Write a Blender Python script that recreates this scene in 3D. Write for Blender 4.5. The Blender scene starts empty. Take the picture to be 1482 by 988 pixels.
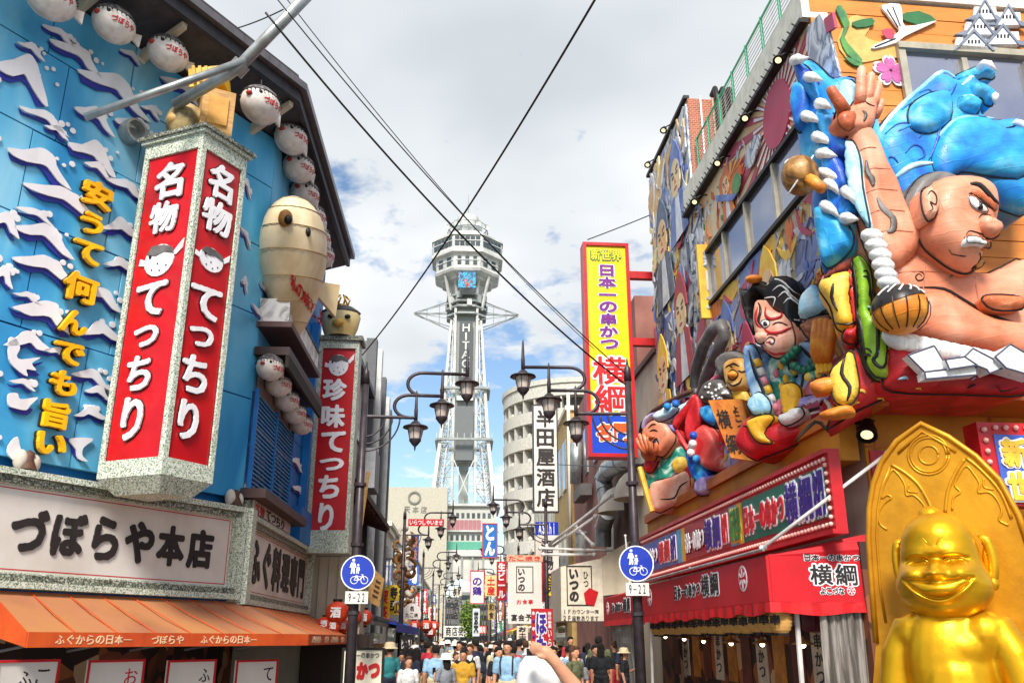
import bpy, math, random
import numpy as np
from mathutils import Vector, Matrix, noise as mnoise
from mathutils.geometry import delaunay_2d_cdt
random.seed(7)
R = math.radians
sc = bpy.context.scene
COL = sc.collection

# ------------------------------------------------------------------ camera
CAM = Vector((0, 0, 1.75)); YAW = R(3.0); PITCH = R(18.6); FPX = 1280.0
cd = bpy.data.cameras.new('camera'); cam = bpy.data.objects.new('camera', cd); COL.objects.link(cam)
cam.location = CAM; cam.rotation_euler = (R(90) + PITCH, 0, -YAW)
cd.sensor_width = 36; cd.lens = FPX / 1482 * 36; cd.clip_start = .05; cd.clip_end = 4000
sc.camera = cam
cR = Vector((math.cos(YAW), -math.sin(YAW), 0))
cF = Vector((math.sin(YAW) * math.cos(PITCH), math.cos(YAW) * math.cos(PITCH), math.sin(PITCH)))
cU = Vector((-math.sin(YAW) * math.sin(PITCH), -math.cos(YAW) * math.sin(PITCH), math.cos(PITCH)))
def ray(px, py): return cF + cR * ((px - 741) / FPX) + cU * ((494 - py) / FPX)
def atY(px, py, Y):
    d = ray(px, py); return CAM + d * ((Y - CAM.y) / d.y)
def atX(px, py, X):
    d = ray(px, py); return CAM + d * ((X - CAM.x) / d.x)

# ------------------------------------------------------------------ world, sun, exposure
wd = bpy.data.worlds.new('World'); sc.world = wd; wd.use_nodes = True
nt = wd.node_tree; nt.nodes.clear()
N_ = nt.nodes.new; L_ = nt.links.new
SUN_EL, SUN_AZ = 44, 186     # degrees; azimuth clockwise from +Y (behind the camera)
sky = N_('ShaderNodeTexSky'); sky.sky_type = 'NISHITA'; sky.sun_disc = False
sky.sun_elevation = R(SUN_EL); sky.sun_rotation = R(SUN_AZ); sky.air_density = 1.0; sky.dust_density = .6
tc = N_('ShaderNodeTexCoord')
sep = N_('ShaderNodeSeparateXYZ'); L_(tc.outputs['Generated'], sep.inputs[0])
# project the direction onto a cloud layer overhead
mx = N_('ShaderNodeMath'); mx.operation = 'MAXIMUM'; mx.inputs[1].default_value = .0; L_(sep.outputs['Z'], mx.inputs[0])
ad = N_('ShaderNodeMath'); ad.operation = 'ADD'; ad.inputs[1].default_value = .22; L_(mx.outputs[0], ad.inputs[0])
dv = N_('ShaderNodeVectorMath'); dv.operation = 'DIVIDE'; L_(tc.outputs['Generated'], dv.inputs[0])
cb = N_('ShaderNodeCombineXYZ')
for i in range(3): L_(ad.outputs[0], cb.inputs[i])
L_(cb.outputs[0], dv.inputs[1])
def wnoise(scale, detail, rough, dist, off):
    mp = N_('ShaderNodeMapping'); mp.inputs['Location'].default_value = off; L_(dv.outputs[0], mp.inputs['Vector'])
    n = N_('ShaderNodeTexNoise'); n.inputs['Scale'].default_value = scale; n.inputs['Detail'].default_value = detail
    n.inputs['Roughness'].default_value = rough; n.inputs['Distortion'].default_value = dist
    L_(mp.outputs[0], n.inputs['Vector']); return n
def wramp(src, stops):
    r = N_('ShaderNodeValToRGB'); L_(src, r.inputs[0])
    while len(r.color_ramp.elements) < len(stops): r.color_ramp.elements.new(.5)
    for e, (p, c) in zip(r.color_ramp.elements, stops):
        e.position = p; e.color = (*c, 1) if len(c) == 3 else c
    return r
n1 = wnoise(1.5, 3, .5, .1, (2.3, .6, 0))
n2 = wnoise(11.0, 6, .58, .3, (0, 0, 3))
n3 = wnoise(1.1, 4, .5, .2, (5, 1, 7))
mixn = N_('ShaderNodeMath'); mixn.operation = 'MULTIPLY_ADD'; L_(n2.outputs[0], mixn.inputs[0]); mixn.inputs[1].default_value = .55; L_(n1.outputs[0], mixn.inputs[2])
eb = N_('ShaderNodeMath'); eb.operation = 'MULTIPLY_ADD'; L_(sep.outputs['Z'], eb.inputs[0]); eb.inputs[1].default_value = .42; eb.inputs[2].default_value = -.17   # cloud deck closes towards the zenith
eb2 = N_('ShaderNodeMath'); eb2.operation = 'MINIMUM'; L_(eb.outputs[0], eb2.inputs[0]); eb2.inputs[1].default_value = .12
eb3 = N_('ShaderNodeMath'); eb3.operation = 'ADD'; L_(mixn.outputs[0], eb3.inputs[0]); L_(eb2.outputs[0], eb3.inputs[1])
cover = wramp(eb3.outputs[0], [(.70, (0, 0, 0)), (.81, (1, 1, 1))])
CLOUD_B = 7.6
cloudc = wramp(n3.outputs[0], [(.36, (.455, .49, .52)), (.50, (.60, .625, .65)), (.62, (.78, .79, .80))])
cl = N_('ShaderNodeVectorMath'); cl.operation = 'SCALE'; cl.inputs['Scale'].default_value = CLOUD_B; L_(cloudc.outputs[0], cl.inputs[0])
blue = N_('ShaderNodeVectorMath'); blue.operation = 'MULTIPLY'; blue.inputs[1].default_value = (.86, .92, .94); L_(sky.outputs[0], blue.inputs[0])
mixc = N_('ShaderNodeMixRGB'); L_(cover.outputs[0], mixc.inputs[0]); L_(blue.outputs[0], mixc.inputs[1]); L_(cl.outputs[0], mixc.inputs[2])
bg = N_('ShaderNodeBackground'); bg.inputs['Strength'].default_value = .125; L_(mixc.outputs[0], bg.inputs[0])
wo = N_('ShaderNodeOutputWorld'); L_(bg.outputs[0], wo.inputs[0])

sd = bpy.data.lights.new('sun', 'SUN'); sd.energy = 3.7; sd.angle = R(16); sd.color = (1, .95, .88)
sun = bpy.data.objects.new('sun', sd); COL.objects.link(sun)
sv = Vector((math.sin(R(SUN_AZ)) * math.cos(R(SUN_EL)), math.cos(R(SUN_AZ)) * math.cos(R(SUN_EL)), math.sin(R(SUN_EL))))
sun.rotation_euler = sv.to_track_quat('Z', 'Y').to_euler(); sun.location = (0, -20, 60)
sc.view_settings.view_transform = 'Standard'; sc.view_settings.look = 'None'
sc.view_settings.exposure = 0.64; sc.view_settings.gamma = 1
sc.render.engine = 'CYCLES'; sc.cycles.max_bounces = 6; sc.cycles.use_denoising = True

# ------------------------------------------------------------------ materials
MATS = {}
def srgb(h):
    h = h.lstrip('#'); v = [int(h[i:i + 2], 16) / 255 for i in (0, 2, 4)]
    return tuple(c / 12.92 if c <= .04045 else ((c + .055) / 1.055) ** 2.4 for c in v)
def mat(name, rgb, rough=.6, metal=0, var=.12, scale=4, bump=.0, rgb2=None, bscale=None, thr=None, spec=.4, coat=0, stretch=None, dirt=.0):
    """procedural paint / plaster / metal: base colour drifting to rgb2 by noise, some dirt, relief"""
    if name in MATS: return MATS[name]
    if isinstance(rgb, str): rgb = srgb(rgb)
    if isinstance(rgb2, str): rgb2 = srgb(rgb2)
    if rgb2 is None: rgb2 = tuple(c * (1 - var * 1.6) for c in rgb); rgb = tuple(min(1, c * (1 + var * .5)) for c in rgb)
    m = bpy.data.materials.new(name); m.use_nodes = True; t = m.node_tree; b = t.nodes['Principled BSDF']
    co = t.nodes.new('ShaderNodeTexCoord'); mp = t.nodes.new('ShaderNodeMapping'); t.links.new(co.outputs['Object'], mp.inputs[0])
    if stretch: mp.inputs['Scale'].default_value = stretch
    n = t.nodes.new('ShaderNodeTexNoise'); n.inputs['Scale'].default_value = scale; n.inputs['Detail'].default_value = 6; n.inputs['Roughness'].default_value = .62
    t.links.new(mp.outputs[0], n.inputs['Vector'])
    r = t.nodes.new('ShaderNodeValToRGB'); lo, hi = thr or (.38, .66)
    r.color_ramp.elements[0].position = lo; r.color_ramp.elements[1].position = hi
    r.color_ramp.elements[0].color = (*rgb, 1); r.color_ramp.elements[1].color = (*rgb2, 1)
    t.links.new(n.outputs[0], r.inputs[0]); out = r.outputs[0]
    if dirt:
        n2 = t.nodes.new('ShaderNodeTexNoise'); n2.inputs['Scale'].default_value = scale * .6; n2.inputs['Detail'].default_value = 8
        mp2 = t.nodes.new('ShaderNodeMapping'); mp2.inputs['Scale'].default_value = (3, 3, .5); t.links.new(co.outputs['Object'], mp2.inputs[0]); t.links.new(mp2.outputs[0], n2.inputs['Vector'])
        r2 = t.nodes.new('ShaderNodeValToRGB'); r2.color_ramp.elements[0].position = .5; r2.color_ramp.elements[1].position = .75
        r2.color_ramp.elements[0].color = (1, 1, 1, 1); r2.color_ramp.elements[1].color = (1 - dirt, 1 - dirt * 1.08, 1 - dirt * 1.2, 1)
        t.links.new(n2.outputs[0], r2.inputs[0])
        mm = t.nodes.new('ShaderNodeMixRGB'); mm.blend_type = 'MULTIPLY'; mm.inputs[0].default_value = 1
        t.links.new(out, mm.inputs[1]); t.links.new(r2.outputs[0], mm.inputs[2]); out = mm.outputs[0]
    t.links.new(out, b.inputs['Base Color'])
    b.inputs['Roughness'].default_value = rough; b.inputs['Metallic'].default_value = metal
    b.inputs['Specular IOR Level'].default_value = spec; b.inputs['Coat Weight'].default_value = coat
    if bump:
        nb = t.nodes.new('ShaderNodeTexNoise'); nb.inputs['Scale'].default_value = bscale or scale * 8; nb.inputs['Detail'].default_value = 4
        t.links.new(mp.outputs[0], nb.inputs['Vector'])
        bp = t.nodes.new('ShaderNodeBump'); bp.inputs['Strength'].default_value = bump; bp.inputs['Distance'].default_value = .03
        t.links.new(nb.outputs[0], bp.inputs['Height']); t.links.new(bp.outputs[0], b.inputs['Normal'])
    MATS[name] = m; return m
def emis(name, rgb, s):
    if name in MATS: return MATS[name]
    m = bpy.data.materials.new(name); m.use_nodes = True; b = m.node_tree.nodes['Principled BSDF']
    b.inputs['Base Color'].default_value = (*rgb, 1); b.inputs['Emission Color'].default_value = (*rgb, 1); b.inputs['Emission Strength'].default_value = s
    MATS[name] = m; return m
def ramp_tex(name, kind, stops, scale, rough=.6, metal=0, stretch=(1, 1, 1), bump=0, dist=2.0, detail=4, coat=0, rotz=0):
    """several colours laid by voronoi / noise / wave: stone, painted murals, painted paper"""
    if name in MATS: return MATS[name]
    m = bpy.data.materials.new(name); m.use_nodes = True; t = m.node_tree; b = t.nodes['Principled BSDF']
    co = t.nodes.new('ShaderNodeTexCoord'); mp = t.nodes.new('ShaderNodeMapping'); t.links.new(co.outputs['Object'], mp.inputs[0]); mp.inputs['Scale'].default_value = stretch
    mp.inputs['Rotation'].default_value = (0, 0, rotz)
    if kind == 'voronoi':
        n = t.nodes.new('ShaderNodeTexVoronoi'); n.inputs['Scale'].default_value = scale; o = n.outputs['Color']
        wn = t.nodes.new('ShaderNodeTexWhiteNoise'); t.links.new(o, wn.inputs['Vector']); o = wn.outputs['Value']
    elif kind == 'wave':
        n = t.nodes.new('ShaderNodeTexWave'); n.inputs['Scale'].default_value = scale; n.inputs['Distortion'].default_value = dist; n.inputs['Detail'].default_value = detail; n.inputs['Detail Scale'].default_value = 1.3; o = n.outputs['Fac']
    else:
        n = t.nodes.new('ShaderNodeTexNoise'); n.inputs['Scale'].default_value = scale; n.inputs['Detail'].default_value = detail; n.inputs['Distortion'].default_value = dist; o = n.outputs[0]
    t.links.new(mp.outputs[0], n.inputs['Vector'])
    r = t.nodes.new('ShaderNodeValToRGB'); t.links.new(o, r.inputs[0])
    while len(r.color_ramp.elements) < len(stops): r.color_ramp.elements.new(.5)
    for e, (p, c) in zip(r.color_ramp.elements, stops):
        e.position = p; e.color = (*(srgb(c) if isinstance(c, str) else c), 1)
    if kind == 'voronoi': r.color_ramp.interpolation = 'CONSTANT'
    t.links.new(r.outputs[0], b.inputs['Base Color']); b.inputs['Roughness'].default_value = rough; b.inputs['Metallic'].default_value = metal; b.inputs['Coat Weight'].default_value = coat
    if bump:
        bp = t.nodes.new('ShaderNodeBump'); bp.inputs['Strength'].default_value = bump; bp.inputs['Distance'].default_value = .02
        t.links.new(o, bp.inputs['Height']); t.links.new(bp.outputs[0], b.inputs['Normal'])
    MATS[name] = m; return m
def glass(name, rgb=(.05, .07, .09), rough=.08):
    if name in MATS: return MATS[name]
    return mat(name, rgb, rough=rough, var=.3, scale=.7, spec=.9, coat=.3)

# ------------------------------------------------------------------ objects
def tag(o, label=None, cat=None, group=None, kind=None):
    if label: o['label'] = label
    if cat: o['category'] = cat
    if group: o['group'] = group
    if kind: o['kind'] = kind
    return o
def thing(name, loc, label, cat, group=None, rz=0):
    o = bpy.data.objects.new(name, None); COL.objects.link(o); o.location = loc; o.rotation_euler = (0, 0, rz); o.empty_display_size = .2
    return tag(o, label, cat, group)
def wloc(o):
    v = Vector((0, 0, 0))
    while o is not None: v += o.location; o = o.parent
    return v
class MB:
    """collects faces in world coordinates"""
    def __init__(s): s.v = []; s.f = []; s.mi = []; s.cur = 0
    def add(s, vs, fs):
        b = len(s.v); s.v.extend([tuple(v) for v in vs]); s.f.extend([tuple(i + b for i in f) for f in fs]); s.mi.extend([s.cur] * len(fs)); return s
    def box(s, c, d, M=None):
        x, y, z = d[0] / 2, d[1] / 2, d[2] / 2
        vs = [Vector((sx * x, sy * y, sz * z)) for sx in (-1, 1) for sy in (-1, 1) for sz in (-1, 1)]
        c = Vector(c)
        vs = [(M @ v if M else v) + c for v in vs]
        return s.add(vs, [(0, 1, 3, 2), (4, 6, 7, 5), (0, 4, 5, 1), (2, 3, 7, 6), (0, 2, 6, 4), (1, 5, 7, 3)])
    def hexa(s, p):   # 8 points: bottom 4 (loop) then top 4
        return s.add(p, [(3, 2, 1, 0), (4, 5, 6, 7), (0, 1, 5, 4), (1, 2, 6, 5), (2, 3, 7, 6), (3, 0, 4, 7)])
    def prism(s, loop, off):
        n = len(loop); off = Vector(off)
        return s.add(list(loop) + [Vector(p) + off for p in loop], [tuple(range(n))[::-1], tuple(range(n, 2 * n))] + [(i, (i + 1) % n, n + (i + 1) % n, n + i) for i in range(n)])
    def quad(s, a, b, c, d): return s.add([a, b, c, d], [(0, 1, 2, 3)])
    def tube(s, pts, r, n=8, cap=True, flat=None):
        pts = [Vector(p) for p in pts]; m = len(pts); rs = r if isinstance(r, (list, tuple)) else [r] * m
        vs = []; fr = None
        for i, p in enumerate(pts):
            t = (pts[min(i + 1, m - 1)] - pts[max(i - 1, 0)]).normalized()
            if fr is None: a = t.orthogonal().normalized()
            else: a = (fr - t * fr.dot(t)).normalized()
            fr = a; b = t.cross(a)
            for k in range(n):
                q = 2 * math.pi * k / n
                w = a * math.cos(q) * rs[i] + b * math.sin(q) * rs[i]
                if flat: w -= flat[0] * w.dot(flat[0]) * (1 - flat[1])
                vs.append(p + w)
        fs = [(i * n + k, i * n + (k + 1) % n, (i + 1) * n + (k + 1) % n, (i + 1) * n + k) for i in range(m - 1) for k in range(n)]
        if cap: fs += [tuple(range(n))[::-1], tuple((m - 1) * n + k for k in range(n))]
        return s.add(vs, fs)
    def lathe(s, c, prof, n=16, M=None, ang=(0, 360)):
        c = Vector(c); full = ang[1] - ang[0] >= 360; m = len(prof); k = n if full else n + 1; vs = []
        for i in range(k):
            a = R(ang[0] + (ang[1] - ang[0]) * i / n)
            for r_, z in prof:
                v = Vector((r_ * math.cos(a), r_ * math.sin(a), z)); vs.append((M @ v if M else v) + c)
        fs = []
        for i in range(n):
            j = (i + 1) % k
            for q in range(m - 1): fs.append((i * m + q, j * m + q, j * m + q + 1, i * m + q + 1))
        return s.add(vs, fs)
    def ell(s, c, r, n=12, m=8, M=None):
        prof = [(math.sin(math.pi * i / m), -math.cos(math.pi * i / m)) for i in range(m + 1)]
        S = Matrix.Diagonal(Vector(r)); S = (M @ S) if M else S
        return s.lathe(c, prof, n, S)
    def build(s, name, m, parent=None, smooth=False, loc=None):
        me = bpy.data.meshes.new(name)
        if parent is not None: base = wloc(parent)
        elif loc is not None: base = Vector(loc)
        else:
            xs = np.array(s.v); base = Vector(((xs[:, 0].min() + xs[:, 0].max()) / 2, (xs[:, 1].min() + xs[:, 1].max()) / 2, xs[:, 2].min()))
        arr = np.array(s.v) - np.array(base)
        me.from_pydata(arr.tolist(), [], s.f)
        ms = m if isinstance(m, (list, tuple)) else [m]
        for q in ms: me.materials.append(q)
        if len(ms) > 1: me.polygons.foreach_set('material_index', s.mi)
        if smooth: me.polygons.foreach_set('use_smooth', [True] * len(me.polygons))
        if smooth == 'auto':
            try: me.set_sharp_from_angle(angle=R(40))
            except Exception: pass
        me.validate(); me.update()
        o = bpy.data.objects.new(name, me); COL.objects.link(o)
        if parent is not None: o.parent = parent
        else: o.location = base
        return o
def copy_tree(o, parent=None):
    c = o.copy(); COL.objects.link(c)
    if parent is not None: c.parent = parent
    for ch in [x for x in KIDS.get(o.name, [])]: copy_tree(ch, c)
    return c
KIDS = {}
def index_kids():
    KIDS.clear()
    for x in list(COL.objects):
        if x.parent is not None: KIDS.setdefault(x.parent.name, []).append(x)
def set_mat(o, m):
    o.material_slots[0].link = 'OBJECT'; o.material_slots[0].material = m

class Fr:
    """upright plane: origin, heading of its horizontal axis (deg clockwise from +Y), normal towards the camera"""
    def __init__(s, O, h):
        s.O = Vector((O[0], O[1], 0)); s.u = Vector((math.sin(R(h)), math.cos(R(h)), 0)); n = Vector((s.u.y, -s.u.x, 0))
        if n.dot(CAM - s.O) < 0: n = -n
        s.n = n; s.z = Vector((0, 0, 1)); s.rd = 1 if s.u.dot(s.z.cross(n)) > 0 else -1   # +1: text runs along +u
        if s.u.cross(s.z).dot(n) < 0: s.flip = -1
        else: s.flip = 1
    def w(s, u, z, o=0): return s.O + s.u * u + s.z * z + s.n * o
    def at(s, px, py, o=0):
        d = ray(px, py); O = s.O + s.n * o; t = (O - CAM).dot(s.n) / d.dot(s.n); p = CAM + d * t; q = p - s.O
        return q.dot(s.u), p.z
    def P(s, px, py, o=0):
        u, z = s.at(px, py, o); return s.w(u, z, o)
    def box(s, mb, u0, u1, z0, z1, o0, o1):
        mb.hexa([s.w(u0, z0, o0), s.w(u1, z0, o0), s.w(u1, z0, o1), s.w(u0, z0, o1), s.w(u0, z1, o0), s.w(u1, z1, o0), s.w(u1, z1, o1), s.w(u0, z1, o1)]); return mb
    def poly(s, mb, uz, o0, o1):
        loop = [s.w(u, z, o0) for u, z in uz]; mb.prism(loop, s.n * (o1 - o0)); return mb
    def ppoly(s, mb, pts, o0, o1):
        return s.poly(mb, [s.at(x, y, o1) for x, y in pts], o0, o1)

def bx(name, m, fr, u0, u1, z0, z1, o0, o1, parent=None):
    return fr.box(MB(), u0, u1, z0, z1, o0, o1).build(name, m, parent)

# ------------------------------------------------------------------ lettering: glyph outline -> distance field -> bold outline -> solid
GL_N = 88; GL_LO, GL_HI = -.22, 1.22
GLT = {}
def load_glyphs(chars):
    obs = []
    for ch in chars:
        cu = bpy.data.curves.new('g', 'FONT'); cu.body = ch; cu.resolution_u = 3
        o = bpy.data.objects.new('g', cu); COL.objects.link(o); obs.append((ch, o, cu))
    bpy.context.view_layer.update(); dg = bpy.context.evaluated_depsgraph_get()
    for ch, o, cu in obs:
        me = bpy.data.meshes.new_from_object(o.evaluated_get(dg)); me.calc_loop_triangles()
        V = np.array([v.co[:2] for v in me.vertices]); T = np.array([t.vertices[:] for t in me.loop_triangles])
        if len(V):
            lo = V.min(0); hi = V.max(0); c = (lo + hi) / 2; s_ = max((hi - lo).max(), .3)
            V = (V - c) / s_ * .86 + .5
        GLT[ch] = (V, T)
        bpy.data.meshes.remove(me); bpy.data.objects.remove(o); bpy.data.curves.remove(cu)
_FIELD = {}
def field(ch):
    if ch in _FIELD: return _FIELD[ch]
    if ch not in GLT: load_glyphs([ch])
    V, T = GLT[ch]; g = np.linspace(GL_LO, GL_HI, GL_N); X, Y = np.meshgrid(g, g); ins = np.zeros(X.shape, bool)
    st = g[1] - g[0]
    for t in T:
        a, b, c = V[t]
        i0 = max(0, int((min(a[0], b[0], c[0]) - GL_LO) / st)); i1 = min(GL_N, int((max(a[0], b[0], c[0]) - GL_LO) / st) + 2)
        j0 = max(0, int((min(a[1], b[1], c[1]) - GL_LO) / st)); j1 = min(GL_N, int((max(a[1], b[1], c[1]) - GL_LO) / st) + 2)
        x = X[j0:j1, i0:i1]; y = Y[j0:j1, i0:i1]
        d1 = (b[0] - a[0]) * (y - a[1]) - (b[1] - a[1]) * (x - a[0]); d2 = (c[0] - b[0]) * (y - b[1]) - (c[1] - b[1]) * (x - b[0]); d3 = (a[0] - c[0]) * (y - c[1]) - (a[1] - c[1]) * (x - c[0])
        ins[j0:j1, i0:i1] |= ((d1 >= 0) & (d2 >= 0) & (d3 >= 0)) | ((d1 <= 0) & (d2 <= 0) & (d3 <= 0))
    def edt(mask):
        big = 1e6; f = np.where(mask, 0.0, big); idx = np.arange(GL_N); q = (idx[:, None] - idx[None, :]) ** 2
        f = (f[:, None, :] + q[None, :, :].transpose(0, 1, 2)).min(2) if False else np.stack([(f[r][None, :] + q).min(1) for r in range(GL_N)])
        f = np.stack([(f[:, c_][None, :] + q).min(1) for c_ in range(GL_N)], 1)
        return np.sqrt(f)
    D = (edt(ins) - .5) - (edt(~ins) - .5)
    _FIELD[ch] = (D * st, g); return _FIELD[ch]
def rdp(p, eps):
    if len(p) < 3: return p
    a, b = p[0], p[-1]; d = b - a; L = np.hypot(*d)
    q = p - a
    dist = np.abs(d[0] * q[:, 1] - d[1] * q[:, 0]) / L if L > 1e-9 else np.hypot(q[:, 0], q[:, 1])
    i = int(dist.argmax())
    if dist[i] < eps: return np.array([a, b])
    return np.vstack([rdp(p[:i + 1], eps)[:-1], rdp(p[i:], eps)])
def contours(F, g, lev, eps=.006):
    H = F - lev; n = len(g); H = np.where(np.abs(H) < 1e-7, 1e-7, H); nxt = {}
    def ept(k):
        t, i, j = k
        if t == 0: a, b = H[j, i], H[j, i + 1]; w = a / (a - b); return (g[i] + (g[i + 1] - g[i]) * w, g[j])
        a, b = H[j, i], H[j + 1, i]; w = a / (a - b); return (g[i], g[j] + (g[j + 1] - g[j]) * w)
    S = H < 0
    mixed = np.argwhere(~((S[:-1, :-1] == S[1:, :-1]) & (S[:-1, :-1] == S[:-1, 1:]) & (S[:-1, :-1] == S[1:, 1:])))
    for j, i in mixed:
        c = (S[j, i], S[j, i + 1], S[j + 1, i + 1], S[j + 1, i]); e = [(0, i, j), (1, i + 1, j), (0, i, j + 1), (1, i, j)]
        cr = [k for k in range(4) if c[k] != c[(k + 1) % 4]]
        # walk with inside on the left
        outs = [k for k in cr if c[k] and not c[(k + 1) % 4]]; ins_ = [k for k in cr if not c[k] and c[(k + 1) % 4]]
        if len(cr) == 2: nxt[e[outs[0]]] = e[ins_[0]]
        else:
            for o_ in outs: nxt[e[o_]] = e[(o_ - 1) % 4]
    loops = []
    while nxt:
        k0, k = nxt.popitem(); L = [k0]
        while k != k0 and k in nxt: L.append(k); k = nxt.pop(k)
        if len(L) > 5:
            p = np.array([ept(q) for q in L]); h = len(p) // 2
            p2 = np.vstack([rdp(p[:h + 1], eps)[:-1], rdp(np.vstack([p[h:], p[:1]]), eps)[:-1]])
            if len(p2) >= 3: loops.append(p2)
    return loops
_GM = {}
def glyph_mesh(ch, bold):
    """front faces + sides; unit square; depth 1 in local z"""
    k = (ch, bold)
    if k in _GM: return _GM[k]
    F, g = field(ch); loops = contours(F, g, bold)
    vs = []; es = []
    for L in loops:
        b = len(vs); n = len(L); vs += [Vector((float(x), float(y))) for x, y in L]; es += [(b + i, b + (i + 1) % n) for i in range(n)]
    if not vs: _GM[k] = ([], []); return _GM[k]
    ov, oe, of, ovi, oei, ofi = delaunay_2d_cdt(vs, es, [], 0, 1e-6)
    fs = []; st = g[1] - g[0]
    for f in of:
        cx = sum(ov[i][0] for i in f) / len(f); cy = sum(ov[i][1] for i in f) / len(f)
        i = (cx - g[0]) / st; j = (cy - g[0]) / st; i0, j0 = int(i), int(j)
        if 0 <= i0 < GL_N - 1 and 0 <= j0 < GL_N - 1:
            a, b = i - i0, j - j0
            v = F[j0, i0] * (1 - a) * (1 - b) + F[j0, i0 + 1] * a * (1 - b) + F[j0 + 1, i0] * (1 - a) * b + F[j0 + 1, i0 + 1] * a * b
            if v < bold: fs.append(tuple(f))
    V3 = [(v[0], v[1], 1.0) for v in ov]; nb = len(V3); V3 += [(v[0], v[1], 0.0) for v in ov]
    cnt = {}
    for f in fs:
        for q in range(len(f)): cnt[(f[q], f[(q + 1) % len(f)])] = 1
    side = [(b, a, a + nb, b + nb) for a, b in cnt if (b, a) not in cnt]
    _GM[k] = (V3, fs + side); return _GM[k]
def letter(fr, ch, u0, u1, z0, z1, o, depth, m, parent=None, bold=.02, name='character', skew=0, mb=None):
    """one character filling the box u0..u1 x z0..z1 of plane fr, standing out from o by depth"""
    if ch in '横綱' and bold < .075: bold = min(bold, .024)
    elif ch in '横綱': bold = min(bold, .085)
    V, Fs = glyph_mesh(ch, bold)
    if not Fs: return None
    new = mb is None; mb = mb or MB()
    # right-reading direction: image left to right
    s_ = fr.rd
    if s_ < 0: u0, u1 = u1, u0
    if (u1 - u0) * s_ < 0: u0, u1 = u1, u0
    pts = [fr.w(u0 + (u1 - u0) * (x + skew * (y - .5)), z0 + (z1 - z0) * y, o + depth * z) for x, y, z in V]
    mb.add(pts, Fs)
    return mb.build(name, m, parent) if new else None
def pbox(fr, x0, y0, x1, y1, o):
    """pixel box -> plane box"""
    cy = (y0 + y1) / 2; cx = (x0 + x1) / 2
    ua = fr.at(x0, cy, o)[0]; ub = fr.at(x1, cy, o)[0]; za = fr.at(cx, y1, o)[1]; zb = fr.at(cx, y0, o)[1]
    return ua, ub, za, zb
def vtext(fr, s, u0, u1, z0, z1, o, depth, m, parent, bold=.02, out=None, outm=None, vertical=True, joined=False, skew=0, name='character'):
    """a run of characters down (or along) a sign; each its own part, with an outline behind it"""
    n = len(s); L = []
    mbs = MB() if joined else None; mbo = MB() if joined else None
    sgn = fr.rd
    ul, ur = (min(u0, u1), max(u0, u1)) if sgn > 0 else (max(u0, u1), min(u0, u1))
    for i, ch in enumerate(s):
        if ch == ' ': continue
        if vertical: b = (ul, ur, z1 - (z1 - z0) * (i + 1) / n, z1 - (z1 - z0) * i / n)
        else: b = (ul + (ur - ul) * i / n, ul + (ur - ul) * (i + 1) / n, z0, z1)
        if out is not None:
            r_ = letter(fr, ch, *b, o, depth * .5, outm, parent, out, name + '_outline', skew, mbo)
        letter(fr, ch, *b, o, depth, m, parent, bold, name, skew, mbs)
    if joined:
        if mbo.f: mbo.build('lettering_outline', outm, parent)['kind'] = 'stuff'
        if mbs.f: mbs.build('lettering', m, parent)['kind'] = 'stuff'

P_LINE = mat('brush_black', '#1a1210', rough=.45)
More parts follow.
